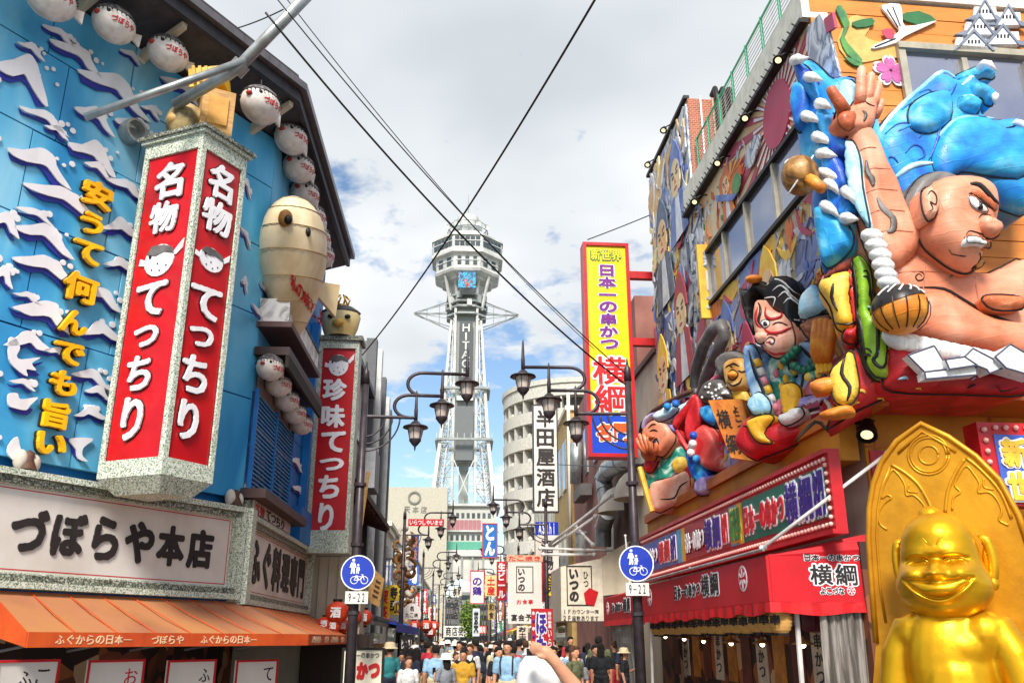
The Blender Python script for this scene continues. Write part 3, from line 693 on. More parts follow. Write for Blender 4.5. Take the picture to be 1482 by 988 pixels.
rowsL = [('名', 222, 234, 271, 290), ('物', 217, 291, 259, 339), ('*', 203, 347, 260, 398), ('て', 196, 406, 243, 461), ('っ', 194, 466, 231, 508), ('ち', 181, 513, 223, 567), ('り', 170, 572, 215, 640)]
rowsR = [('名', 296, 236, 341, 293), ('物', 289, 288, 336, 342), ('*', 281, 353, 330, 393), ('て', 271, 410, 321, 465), ('っ', 271, 466, 309, 509), ('ち', 257, 511, 303, 572), ('り', 249, 576, 293, 640)]
colt, CA, CB = column('column_sign', 'tall square red column sign with white brush characters hung on the blue corner', RID, -65, 1.14, 30, .93, 3.85, 9.08, (rowsL, rowsR))
# wooden fish shrine box on top of the column
t = thing('rooftop_ornament', (RID.x - .1, RID.y + .7, 9.36), 'weathered wooden puffer fish ornament topped with a yellow box on the column sign', 'ornament')
c = RID + (CA.u + CB.u) * .55
Mx = Matrix.Rotation(R(25), 3, 'Z')
MB().box((c.x + .12, c.y, 9.75), (.5, .55, .8), Mx).build('post_box', M_TAN, t)
MB().box((c.x + .12, c.y, 9.75), (.3, .62, .5), Mx).build('box_door', mat('amber_board', '#d39a4a', rough=.5), t)
MB().ell((c.x - .3, c.y - .05, 9.6), (.32, .36, .36)).build('fish_head', mat('mossy_paper', '#b8a070', rough=.8, rgb2='#4c4434', scale=3, dirt=.3), t, smooth=True)
MB().ell((c.x - .42, c.y - .3, 9.55), (.1, .1, .1)).build('fish_snout', M_TAN, t, smooth=True)
MB().box((c.x - .02, c.y, 10.4), (.55, .5, .34), Matrix.Rotation(R(-10), 3, 'Y')).build('yellow_box', mat('yellow_plastic', '#f0b81a', rough=.4), t)
for k in range(5): MB().box((c.x - .2 + .1 * k, c.y - .28, 10.4), (.05, .06, .3), Matrix.Rotation(R(-10), 3, 'Y')).build('box_rib', mat('yellow_rib', '#d39a10', rough=.4), t)
# second column sign farther down the street
SF = Fr((-3.66, 21.0), 90)
t = thing('column_sign', (-3.2, 21.1, 3.8), 'narrower red column sign with a fish face and crown on its top', 'sign')
bx('core', M_GRAN, SF, .0, .98, 3.8, 8.75, -.5, -.02, t)
bx('panel', M_RED, SF, .09, .89, 4.141, 8.559, -.02, .0, t)
for q in ((0, .09, 3.8, 8.75), (.89, .98, 3.8, 8.75)): bx('frame_stile', M_GRAN, SF, *q, -.02, .06, t)
for q in ((.091, .889, 3.8, 4.14), (.091, .889, 8.56, 8.75)): bx('frame_rail', M_GRAN, SF, *q, -.02, .06, t)
bx('cornice', M_GRAND, SF, -.08, 1.06, 8.752, 8.87, -.58, .14, t)
bx('foot_moulding', M_GRAN, SF, -.1, 1.0, 3.62, 3.798, -.52, .1, t)
for ch, *b in [('*', 470, 508, 510, 543), ('珍', 466, 546, 503, 581), ('味', 463, 584, 501, 620), ('て', 463, 622, 501, 656), ('っ', 461, 659, 499, 684), ('ち', 457, 686, 494, 722), ('り', 455, 726, 488, 770)]:
    q = pbox(SF, *b, .02)
    if ch == '*': fish_badge(SF, q, t, .0)
    else: letter(SF, ch, *q, .0, .03, M_WHITE, t, .045)
o = thing('fish_ornament', (-3.2, 21.1, 8.88), 'paper puffer fish head wearing a small gold crown on the narrow column sign', 'ornament')
MB().lathe((-3.2, 21.05, 8.88), [(.36, 0), (.44, .2), (.5, .5), (.46, .62)], 14, Matrix.Diagonal((1, .8, 1))).build('face', mat('old_paper_face', '#e4d6a6', rough=.6, rgb2='#caa95e', scale=1.6), o, smooth=True)
MB().lathe((-3.2, 21.05, 9.5), [(.47, -.03), (.5, .02), (.3, .16), (0, .2)], 14, Matrix.Diagonal((1, .8, 1))).build('cap', mat('dark_cap', '#4d4a4a', rough=.5), o, smooth=True)
for x in (-.2, .22): MB().ell((-3.2 + x, 20.68, 9.3), (.075, .05, .055)).build('eye', M_BLACK, o, smooth=True)
MB().ell((-3.2, 20.62, 9.12), (.14, .1, .1)).build('nose', mat('amber_snout', '#d8a84a', rough=.5), o, smooth=True)
for k in range(6):
    a = k * math.pi / 3; MB().tube([(-3.2 + .14 * math.cos(a), 21.05 + .14 * math.sin(a), 9.7), (-3.2 + .2 * math.cos(a), 21.05 + .2 * math.sin(a), 9.86), (-3.2 + .08 * math.cos(a), 21.05 + .08 * math.sin(a), 9.98)], .025, 6).build('crown_arch', M_GOLD, o, smooth=True)
MB().lathe((-3.2, 21.05, 9.62), [(.16, 0), (.2, .05), (.16, .1)], 12).build('crown_band', M_GOLD, o, smooth=True)

# ------------------------------------------------------------------ puffer fish lanterns
def puffer(label, group, txt=True):
    t = thing('puffer_lantern', (0, 0, 0), label, 'lantern', group)
    # faces -Y, about .95 wide
    MB().ell((0, 0, 0), (.46, .36, .38), 18, 12).build('body', M_PAPERL, t, smooth=True)
    MB().lathe((0, 0, 0), [(.475 * math.cos(a), .40 * math.sin(a)) for a in [R(q) for q in (22, 35, 50, 65, 80, 90)]], 18, Matrix.Diagonal((1, .8, 1))).build('back_cap', M_CAP, t, smooth=True)
    for k in range(15):
        a = R(180 + 12 * k + 6); MB().ell((.47 * math.cos(a), .377 * math.sin(a), .09), (.018, .018, .018), 6, 4).build('stud', M_BLACK, t)
    MB().hexa([Vector(v) for v in ((.4, -.03, -.06), (.62, -.02, -.16), (.62, .02, -.16), (.4, .03, -.06), (.4, -.03, .06), (.64, -.02, .14), (.64, .02, .14), (.4, .03, .06))]).build('tail', M_PAPERL, t)
    MB().ell((-.45, -.08, .0), (.07, .07, .05), 8, 6).build('mouth', mat('mouth_red', '#a8322a'), t, smooth=True)
    for s_ in (-1, 1): MB().ell((-.3 if s_ < 0 else -.36, -.24 if s_ < 0 else .2, .06), (.05, .04, .05), 8, 6).build('eye', M_BLACK, t, smooth=True)
    if txt:
        for i, ch in enumerate('づぼらや'):
            V, Fs = glyph_mesh(ch, .03); x0 = -.26 + .135 * i; pts = []
            for x, y, z in V:
                X = x0 + .13 * x; Z = -.15 + .16 * y; q = 1 - (X / .46) ** 2 - (Z / .38) ** 2
                pts.append((X, -.36 * math.sqrt(max(q, 0)) - .006 * z, Z))
            MB().add(pts, Fs).build('character', M_REDINK, t)
    MB().tube([(0, 0, .36), (0, 0, .62)], .015, 6).build('hanger', M_STEEL, t)
    return t
M_PAPERL = mat('lantern_paper', '#e6ded6', rough=.45, rgb2='#c7b6a8', scale=3, dirt=.2, coat=.1)
M_CAP = mat('lantern_cap', '#4a4648', rough=.4, rgb2='#8b8684', scale=9, thr=(.45, .6))
pr = puffer('white puffer fish lantern with red characters', 'puffer fish lanterns under the eaves')
index_kids()
def place(o, p, rz, s_=1, label=None, group=None):
    o.location = p; o.rotation_euler = (0, 0, rz); o.scale = (s_,) * 3
    if label: o['label'] = label
    if group: o['group'] = group
first = True
spots = [(LF, 165, 36, .6, .76, 'puffer fish lantern at the left end of the front eaves'), (LF, 243, 78, .6, .76, 'puffer fish lantern under the front eaves above the steel pipe'), (LF, 74, 0, .6, .76, 'puffer fish lantern cut by the top left edge of the picture')]
for y_, x_, k_ in ((153, 377, 'nearest the corner of the eaves'), (201, 421, 'second from the roof corner'), (243, 432, 'third along'), (281, 441, 'fourth along'), (314, 450, 'fifth along'), (344, 459, 'sixth along'), (370, 466, 'last and farthest along')):
    spots.append((LS, x_, y_, .3, .8 if y_ > 170 else .85, 'puffer fish lantern under the side eaves, ' + k_))
for fr, x_, y_, o_, s_, lb in spots:
    c_ = pr if first else copy_tree(pr); first = False
    p = fr.P(x_, y_, o_); hd = math.atan2(fr.n.y, fr.n.x) + math.pi / 2
    place(c_, p, hd + (R(-25) if fr is LS else 0) + random.uniform(-.12, .12), s_ * random.uniform(.95, 1.03), lb); c_.rotation_euler.x = random.uniform(-.08, .1)
for i, (x_, y_) in enumerate(((391, 532), (403, 556), (415, 578), (426, 597), (436, 613))):
    c_ = copy_tree(pr); place(c_, LS.P(x_, y_, .3), R(65), .62, 'small puffer fish lantern in the row under the dark lower canopy, ' + ['nearest one', 'second nearest', 'middle one', 'second farthest', 'farthest one'][i], 'small lanterns under the lower canopy')

# ------------------------------------------------------------------ great paper puffer fish on the side wall
bf = thing('paper_fish', (-3.3, 17, 7), 'huge weathered paper puffer fish bulging from the blue side wall', 'ornament')
cb_ = atX(424, 388, -3.35); 
Mf = Matrix.Rotation(R(16), 3, 'X')
M_FISH = mat('old_fish_paper', '#eedcb6', rough=.55, rgb2='#d4b684', scale=.9, dirt=.3, bump=.15)
bf.location = (cb_.x, cb_.y, cb_.z - 1.2)
K = 9; rz_, rx_, ry_ = 1.36, .58, 1.0
for k in range(K):
    a0, a1 = math.pi * k / K, math.pi * (k + 1) / K
    eg = lambda a, q=1: math.sin(a) * (1 - .3 * math.cos(a)) * q; ring_ = [(eg(a0) if k else 0, -math.cos(a0) * rz_), (eg((a0 + a1) / 2, 1.015), -math.cos((a0 + a1) / 2) * rz_), (eg(a1, 1.02) if k < K - 1 else 0, -math.cos(a1) * rz_)]
    mm = M_FISH if k < K - 1 else mat('fish_white_top', '#e4e6e6', rough=.5, dirt=.3)
    MB().tube([cb_ + (Mf @ Matrix.Diagonal((rx_, ry_, 1))) @ Vector((math.sin(a1) * (1 - .3 * math.cos(a1)) * 1.03 * math.cos(R(t)), math.sin(a1) * (1 - .3 * math.cos(a1)) * 1.03 * math.sin(R(t)), -math.cos(a1) * rz_)) for t in range(-140, 61, 10)], .008, 5).build('band_seam', mat('band_brown', '#b89a68', rough=.6), bf) if k < K - 1 else None
    MB().lathe(cb_, ring_, 22, Mf @ Matrix.Diagonal((rx_, ry_, 1))).build('body_plate', mm, bf, smooth=True)
Mi = Mf.inverted()
def egg(px, py, lift=0):
    d = ray(px, py).normalized(); t = 10.0; p = CAM
    for _ in range(900):
        p = CAM + d * t; q = Mi @ (p - cb_); z_ = max(-1, min(1, q.z / rz_)); r_ = math.hypot(q.x / rx_, q.y / ry_)
        if abs(q.z) < rz_ and r_ < math.sqrt(1 - z_ * z_) * (1 + .3 * z_) * 1.02: break
        t += .01
    return p - d * lift
pe = egg(413, 316); MB().ell(pe, (.13, .13, .17)).build('eye_socket', mat('rusty_paint', '#b07a34', rgb2='#6b4218', scale=3), bf, smooth=True)
MB().ell(egg(417, 318, .1), (.075, .075, .09)).build('eye', M_BLACK, bf, smooth=True)
MB().ell(egg(446, 336, .0), (.05, .07, .09)).build('eye', M_BLACK, bf, smooth=True)
pt = cb_ + Vector((.3, 1.0, -.1))
MB().prism([pt + Vector(v) for v in ((0, 0, -.1), (.32, .3, -.42), (.36, .35, .3), (0, 0, .22))], (.05, -.06, 0)).build('tail_fin', M_FISH, bf)
for i, ch in enumerate('私の味とよ'):
    V, Fs = glyph_mesh(ch, .03); x0, y0 = 420 + i * 9.5, 392 + i * 12
    MB().add([egg(x0 + 11 * x, y0 + 27 * (1 - y) + 10 * x, .02 + .008 * z) for x, y, z in V], Fs).build('character', M_REDINK, bf)

# ------------------------------------------------------------------ canopies, lattice and ledge on the side wall
cn = thing('canopy', LS.w(1.5, 6.6), 'upper side canopy fronted by a picture strip beneath the huge paper fish', 'canopy')
M_STRIP = ramp_tex('picture_strip', 'noise', [(.35, '#e4e0da'), (.5, '#cfccc8'), (.6, '#8f8a86'), (.68, '#e6e2da')], 2, rough=.5, dist=1.5, detail=5)
bx('canopy_base', mat('brown_iron', '#5f4542', rough=.6, dirt=.2), LS, -.1, 3.2, 7.08, 7.18, 0, .62, cn)
bx('picture_panel', M_STRIP, LS, -.05, 3.2, 7.182, 7.62, .5, .56, cn)
bx('picture_panel', M_STRIP, LS, -.1, -.05, 7.182, 7.62, .02, .56, cn)
bx('edge_rail', M_BLACK, LS, -.12, 3.22, 7.62, 7.66, .48, .58, cn)
c2 = thing('canopy', LS.w(1.5, 5.9), 'lower dark brown side canopy sheltering a row of small fish lanterns', 'canopy')
bx('canopy_roof', mat('dark_brown_iron', '#3d2c29', rough=.55, dirt=.2), LS, -.1, 3.7, 6.55, 6.7, 0, .62, c2)
bx('fascia', M_DARK, LS, -.1, 3.7, 6.32, 6.548, .56, .62, c2)
bx('backboard', mat('lantern_backboard', '#8d7b74', rough=.6, dirt=.25), LS, .2, 3.6, 5.3, 6.3, .03, .07, c2)
bx('lower_rail', M_GREY, LS, .2, 3.6, 5.24, 5.3, .03, .1, c2)
la = thing('lattice_screen', LS.w(1.5, 4.4), 'blue slatted screen with salmon carp pattern on the side wall', 'screen')
M_CARP = ramp_tex('carp_pattern', 'noise', [(.44, '#12386a'), (.53, '#1d62a0'), (.56, '#d8b09a'), (.66, '#efd6c8')], 1.7, rough=.6, dist=1.2, detail=3, stretch=(1, 2, 1))
bx('back_panel', M_CARP, LS, -.0, 3.4, 4.2, 5.9, .03, .06, la)
mb = MB()
for k in range(22): LS.box(mb, 0, 3.4, 4.24 + k * .076, 4.268 + k * .076, .08, .12)
s_ = mb.build('slat', mat('slat_blue', '#2f7fb8', rough=.5), la); s_['kind'] = 'stuff'
for u_ in (0, 1.7, 3.4): bx('stile', M_BLUED, LS, u_ - .03, u_ + .03, 4.18, 5.95, .07, .14, la)
bx('ledge', mat('ledge_brown', '#55403c', rough=.6, dirt=.2), LS, -.1, 4.0, 4.02, 4.18, 0, .42, ub)
sb = thing('signboard', LS.w(1.8, 3.6), 'small white signboard with red and black characters above the side board', 'signboard')
bx('frame', M_GRAND, LS, .0, 3.6, 3.79, 4.0, .0, .16, sb); bx('panel', M_BOARDW, LS, .12, 3.5, 3.81, 4.015, .165, .19, sb)
vtext(LS, '名物', .2, 1.0, 3.8, 4.0, .19, .01, M_REDINK, sb, .02, vertical=False); vtext(LS, 'てっちり', 1.1, 2.9, 3.8, 4.0, .19, .01, M_INK, sb, .03, vertical=False)
bx('drain_pipe', M_BLUED, LS, 5.0, 5.2, 3.8, 9, .03, .2, ub); bx('meter_box', M_BLUED, LS, 4.3, 6.4, 3.77, 4.5, .03, .25, ub)
# ------------------------------------------------------------------ lattice observation tower at the end of the street
TW = thing('observation_tower', (0, 200, 0), 'white steel lattice observation tower rising at the far end of the street', 'tower')
M_TW = mat('tower_white_paint', '#d2d2cc', rough=.55, rgb2='#a9aca8', scale=.3, dirt=.15)
M_TWG = mat('tower_grey_steel', '#9aa09d', rough=.5, rgb2='#7d8380', scale=.5)
M_TWD = mat('tower_window_dark', '#4d5658', rough=.15, var=.3, scale=.4)
M_SCR = mat('display_panel_grey', '#6b6f6e', rough=.3, var=.08)
TX = -.5
def zt(y): return atY(676, y, 200).z
def tx(px, y): return atY(px, y, 200).x
# octagonal decks, one flat side to the camera
def octa(mb, r0, z0, r1, z1, r0b=None, r1b=None):
    return mb.lathe((TX, 200, 0), [(r0, z0), (r1, z1)], 8, Matrix.Rotation(R(22.5), 3, 'Z'))
def oprof(name, prof, m, smooth=False): return MB().lathe((TX, 200, 0), prof, 8, Matrix.Rotation(R(22.5), 3, 'Z')).build(name, m, TW, smooth)
RU = 9.0
oprof('upper_deck_roof', [(0, 95.6), (5.4, 95.6), (5.8, 95.0), (RU * .86, 94.4), (RU + .3, 93.4), (RU + .3, 92.9)], M_TW)
oprof('upper_deck', [(RU, 92.9), (RU - .1, 89.6), (RU + .25, 89.3), (RU + .25, 88.6), (RU - .8, 88.3)], M_TW)
oprof('lower_deck', [(RU - .8, 88.3), (RU - 1.0, 85.2), (RU - .6, 84.8), (RU - .9, 84.2), (RU - 2.4, 83.4), (RU - 2.6, 82.9), (4.4, 82.4), (3.6, 79.4), (3.0, 79.2)], M_TW)
oprof('upper_roof_house', [(0, 98.2), (3.6, 98.2), (3.7, 95.5)], M_TWG)
MB().lathe((TX, 200, 0), [(0, 101.5), (2.6, 101.4), (2.7, 98.2)], 16).build('cylinder_cabin', M_TW, TW, smooth='auto')
MB().lathe((TX, 200, 0), [(0, 102.3), (1.3, 102.2), (1.4, 101.4)], 12).build('cabin_cap', M_TWG, TW, smooth='auto')
MB().tube([(TX, 200, 101), (TX, 200, 108)], [.16, .05], 6).build('lightning_rod', M_TWG, TW)
for z_, r_ in ((97.2, 5.0), (98.6, 4.8)):
    MB().tube([(TX + r_ * math.cos(a), 200 + r_ * math.sin(a), z_) for a in [R(15 * k) for k in range(25)]], .1, 5).build('railing_ring', M_TWG, TW)
for k in range(16):
    a = R(22.5 * k); MB().tube([(TX + 4.9 * math.cos(a), 200 + 4.9 * math.sin(a), 95.5), (TX + 4.8 * math.cos(a), 200 + 4.8 * math.sin(a), 98.8)], .09, 5).build('railing_post', M_TWG, TW)
for a in (200, 235, 300, 340): MB().lathe((TX + 4.8 * math.cos(R(a)), 200 + 4.8 * math.sin(R(a)), 98), [(0, 0), (.7, .25), (.8, .4)], 10, Matrix.Rotation(R(80), 3, 'X')).build('dish_antenna', M_TW, TW)
for f in range(8):      # windows on the facets
    a = R(45 * f); nrm = Vector((math.cos(a), math.sin(a), 0)); tg = Vector((-math.sin(a), math.cos(a), 0))
    if nrm.y > .3: continue
    for rr, z0, z1, n_, ww in ((RU * math.cos(R(22.5)), 90.2, 92.6, 5, .86), ((RU - .9) * math.cos(R(22.5)), 85.7, 87.8, 3 if f == 6 else 2, .5)):
        side = 2 * rr * math.tan(R(22.5))
        for k in range(n_):
            t_ = (k - (n_ - 1) / 2) * side * .9 / n_
            c_ = Vector((TX, 200, (z0 + z1) / 2)) + nrm * rr + tg * t_
            MB().box(c_, (.16, side * ww * .9 / n_, z1 - z0), Matrix((nrm, tg, Vector((0, 0, 1)))).transposed()).build('window', M_TWD, TW)
        MB().box(Vector((TX, 200, z0 + (z1 - z0) * .55)) + nrm * (rr + .1), (.12, side * .9, .18), Matrix((nrm, tg, Vector((0, 0, 1)))).transposed()).build('window_rail', M_TW, TW)
for s_ in (-1, 1):
    for q in (1, .55): MB().tube([(TX + s_ * 5.2 * q, 195.5, 84), (TX + s_ * 3.6 * q, 197.5, 76)], .4, 6).build('deck_brace', M_TW, TW)
PIC = ramp_tex('picture_screen', 'noise', [(.35, '#14242e'), (.46, '#1d6f9e'), (.52, '#3db0d8'), (.57, '#222a30'), (.64, '#c8502a'), (.7, '#e0d8cc')], .45, rough=.3, dist=1.5, detail=3)
MB().box((TX, 193.2, 82.2), (4.1, .5, 4.6)).build('picture_screen', PIC, TW)
# shaft, machinery ring and spider arms
MB().box((TX, 200, 34), (2.2, 2.2, 11)).build('stair_shaft', M_TWG, TW)
MB().box((TX, 200, 60.5), (4.4, 6.0, 42)).build('lift_core', mat('lift_core_grey', '#8f9390', rough=.5, dirt=.1), TW)
for z_ in (79.2, 77.5, 76.2, 74.4):
    oprof('service_ring', [(3.4, z_), (5.1, z_), (5.1, z_ + .45), (3.4, z_ + .45)], M_TWG)
for k in range(12):
    a = R(30 * k + 8); MB().box((TX + 4.5 * math.cos(a), 200 + 4.5 * math.sin(a), 77.2 + (k % 3)), (1.1, 1.1, 1.6), Matrix.Rotation(a, 3, 'Z')).build('equipment_box', [M_TWG, M_TW][k % 2], TW)
for s_ in (-1, 1):
    for dy in (-1, 1):
        tip = Vector((TX + s_ * 12.6, 200 + dy * .6, 75.8))
        for b in ((3.2, 0, 75.8), (3.2, 0, 79.5), (3.4, 0, 71.5), (3.6, 3 * dy, 77.5), (3.6, 3 * dy, 73.5)):
            MB().tube([(TX + s_ * b[0], 200 + b[1], b[2]), tip], .09, 5).build('spider_arm', M_TWG, TW)
    for xx in (6.5, 9.5): MB().tube([(TX + s_ * xx, 200, 75.8 + (12.6 - xx) * .38), (TX + s_ * xx, 200, 75.8 - (12.6 - xx) * .45)], .08, 5).build('spider_strut', M_TWG, TW)
# four legs splaying down; lattice bracing between leg and core
def legx(z): # half width of the outer legs
    return 3.5 + (73 - z) * .062 + max(0, 45 - z) * .04
zl = [73, 67, 61.5, 56, 50.5, 45, 40, 34.5, 29]
for sx in (-1, 1):
    for sy in (-1, 1):
        MB().tube([(TX + sx * legx(z), 200 + sy * legx(z), z) for z in zl], [.34 + .03 * k for k in range(len(zl))], 4).build('tower_leg', M_TW, TW)
        MB().box((TX + sx * 2.55, 200 + sy * 3.75, 52.5), (.55, .35, 47)).build('core_column', M_TW, TW)
    for i in range(len(zl) - 1):
        z0, z1 = zl[i], zl[i + 1]; zm = (z0 + z1) / 2
        for sy in (-1, 1):
            o0, o1 = legx(z0), legx(z1); Y = lambda z: 200 + sy * (legx(z) * .9)
            A, B = Vector((TX + sx * o0, Y(z0), z0)), Vector((TX + sx * o1, Y(z1), z1)); C_, D_ = Vector((TX + sx * 2.7, 200 + sy * 3.7, z0)), Vector((TX + sx * 2.7, 200 + sy * 3.7, z1))
            if i > 1:
                MB().tube([B, D_], .17, 4).build('lattice_beam', M_TW, TW)
                MB().tube([A, D_], .13, 4).build('lattice_brace', M_TW, TW)
                MB().tube([C_, B], .13, 4).build('lattice_brace', M_TW, TW)
                if i > 3: MB().tube([(A + B) / 2, (C_ + D_) / 2], .12, 4).build('lattice_beam', M_TW, TW)
            MB().tube([A, Vector((TX + sx * o1 * (1 - .0), Y(z1), z1))], .12, 4).build('lattice_brace', M_TW, TW)
            # lacing of the leg itself
            n_ = 3
            for k in range(n_):
                za, zb = z0 + (z1 - z0) * k / n_, z0 + (z1 - z0) * (k + 1) / n_; w_ = min(1.6, .5 + (73 - za) * .04)
                pa = Vector((TX + sx * legx(za), Y(za), za)); pb = Vector((TX + sx * (legx(zb) - w_), Y(zb), zb)); pc = Vector((TX + sx * legx(zb), Y(zb), zb))
                MB().tube([pa, pb], .09, 4).tube([pb, pc], .09, 4).build('leg_lacing', M_TWG, TW)
            wa, wb = min(1.6, .5 + (73 - z0) * .04), min(1.6, .5 + (73 - z1) * .04)
            MB().tube([(TX + sx * (legx(z0) - wa), Y(z0), z0), (TX + sx * (legx(z1) - wb), Y(z1), z1)], .14, 4).build('inner_chord', M_TW, TW)
for z_ in (56, 44, 29):
    w_ = legx(z_) + .8
    mb = MB()
    for k in range(4):
        a, b = (-1, 1)[k % 2], (-1, 1)[k // 2]
    MB().box((TX, 200 - w_, z_), (2 * w_, .8, .5)).build('platform_edge', M_TWG, TW); MB().box((TX, 200 + w_, z_), (2 * w_, .8, .5)).build('platform_edge', M_TWG, TW)
    for s_ in (-1, 1): MB().box((TX + s_ * w_, 200, z_), (.8, 2 * w_ - .9, .5)).build('platform_edge', M_TWG, TW)
    for k in range(9): MB().box((TX - w_ + w_ * 2 * k / 8, 200 - w_, z_ + .8), (.1, .1, 1.2)).build('railing_post', M_TW, TW)
# lettering strip and display on the street face
TF = Fr((TX, 195.9), 90)
bx('lettering_board', mat('letter_board_grey', '#474c4c', rough=.4), TF, -1.55, 1.55, 56.2, 72.4, -.1, .2, TW)
vtext(TF, 'HITACHI', -1.1, 1.1, 56.6, 72.0, .2, .15, M_TW, TW, .03)
bx('display', M_SCR, TF, -2.0, 2.0, 39.6, 52.0, -.1, .35, TW)
bx('display_band', mat('pale_green_light', '#cfe3dc'), TF, -1.9, 1.9, 53.4, 54.4, -.1, .3, TW)
bx('display_band', mat('pale_green_light', '#cfe3dc'), TF, -1.9, 1.9, 55.0, 55.6, -.1, .3, TW)
for z0, z1 in ((39.6, 29.2),):
    for s_ in (-1, 1): MB().tube([(TX + s_ * 2.2, 195.7, z0), (TX - s_ * 2.2, 195.7, z1)], .16, 4).build('lattice_brace', M_TW, TW)
# base house over the street, on splayed piers
BF = Fr((TX, 190), 90)
x0, x1 = tx(604, 780), tx(716, 780)
BF.box(MB(), x0 - TX, x1 - TX, 18.3, 28.6, -18, 0).build('base_house', mat('base_house_white', '#bdbcb2', rough=.7, dirt=.15), TW)
for z_, hh in ((28.6, .5), (23.2, .35), (18.2, 1.3)): bx('ledge', M_TW, BF, x0 - TX - .6, x1 - TX + .6, z_, z_ + hh, -.5, .7, TW)
for zz in (26.1, 20.9 + .6):
    for k in range(14): bx('window', M_TWD, BF, x0 - TX + .7 + k * 1.12, x0 - TX + 1.35 + k * 1.12, zz, zz + 1.1, -.1, .06, TW)
for k in range(13):
    bx('red_panel', mat('faded_red_panel', '#a87074', rough=.6), BF, x0 - TX + 2.2 + k * .9, x0 - TX + 3.0 + k * .9, 23.65, 25.7, 0, .2, TW)
for k in range(12): bx('green_panel', mat('green_banner', '#58a58c', rough=.5, var=.12), BF, x0 - TX + .8 + k * 1.15, x0 - TX + 1.9 + k * 1.15, 19.6, 21.2, 0, .3, TW)
arch = [(-13.5, 0), (-11.2, 9), (-8.6, 18.25), (8.6, 18.25), (11.2, 9), (13.5, 0), (9.4, 0), (8.6, 5), (6.5, 9.6), (3.2, 12.8), (-.6, 13.8), (-3.6, 12.2), (-6, 9), (-8.2, 4.5), (-9.2, 0)]
BF.poly(MB(), arch, -.9, 0).build('arch_front', mat('arch_concrete', '#d4d2c8', rough=.8, rgb2='#b4b3aa', scale=.15, dirt=.25), TW)
for s_ in (-1, 1):
    for o_ in (0, -16):
        MB().hexa([BF.w(s_ * 9.6, 0, o_ - 2), BF.w(s_ * 13.6, 0, o_ - 2), BF.w(s_ * 13.6, 0, o_ - 1), BF.w(s_ * 9.6, 0, o_ - 1), BF.w(s_ * 6.6, 18.2, o_ - 2), BF.w(s_ * 8.6, 18.2, o_ - 2), BF.w(s_ * 8.6, 18.2, o_ - 1), BF.w(s_ * 6.6, 18.2, o_ - 1)]).build('pier', M_TW, TW)
    for k in range(5):
        MB().tube([BF.w(s_ * (12.6 - k * .9), 1 + k * 3.3, .25), BF.w(s_ * (8.4 - k * .8), 3.4 + k * 3.0, .25)], .22, 5).build('pier_brace', M_TW, TW)
        MB().tube([BF.w(s_ * (8.6 - k * .7), .5 + k * 2.9, .3), BF.w(s_ * (12.0 - k * .9), 4.0 + k * 3.1, .3)], .2, 5).build('pier_brace', M_TWG, TW)
for k in range(5): bx('arch_rib', M_TWG, BF, -4.6 + k * 2.2, -4.2 + k * 2.2, 14.0, 18.1, 0, .5, TW)

# ------------------------------------------------------------------ buildings along the street
M_PANE = glass('window_glass', (.10, .13, .16), .1)
M_FRM = mat('window_frame', '#a7a6a2', rough=.4, metal=.3)
def windows(par, fr, u0, u1, z0, z1, nu, nz, w=.6, h=.55, fm=None):
    for i in range(nu):
        for j in range(nz):
            cu = u0 + (u1 - u0) * (i + .5) / nu; cz = z0 + (z1 - z0) * (j + .5) / nz; hw = (u1 - u0) / nu * w / 2; hh = (z1 - z0) / nz * h / 2
            f = bx('window', fm or M_FRM, fr, cu - hw, cu + hw, cz - hh, cz + hh, -.02, .07, par)
            f2 = fr.box(MB(), cu - hw + .05, cu + hw - .05, cz - hh + .05, cz + hh - .05, .0, .085).build('pane', M_PANE, None)
            f2.parent = f; f2.location = f2.location - wloc(f)
def wallbox(name, lab, x0, x1, y0, y1, h, m, cat='building'):
    t = thing(name, ((x0 + x1) / 2, (y0 + y1) / 2, 0), lab, cat)
    MB().box(((x0 + x1) / 2, (y0 + y1) / 2, h / 2), (abs(x1 - x0), y1 - y0, h)).build('wall', m, t)
    MB().box(((x0 + x1) / 2, (y0 + y1) / 2, h + .12), (abs(x1 - x0) + .3, y1 - y0 + .3, .25)).build('parapet', M_CREAM, t)
    return t
# left: beige box wall under the narrow sign
t = thing('shop_building', (-4.5, 22.5, 0), 'pale beige shop wall below the narrow red sign beside the orange awning', 'building')
MB().box((-5.3, 24.0, 4.1), (3.0, 3.6, 8.2)).build('wall', M_CREAM, t)
MB().box((-3.12, 22.6, 2.75), (1.36, 1.2, 1.75)).build('box_wall', M_BEIGE, t)
MB().box((-3.0, 22.3, 1.1), (1.5, .6, 1.5)).build('shop_opening', mat('shop_inner_dark', '#3b2a22'), t)
for k in range(6): MB().box((-3.7 + .23 * k, 21.97, 2.75), (.012, .03, 1.7)).build('panel_joint', M_GREY, t)
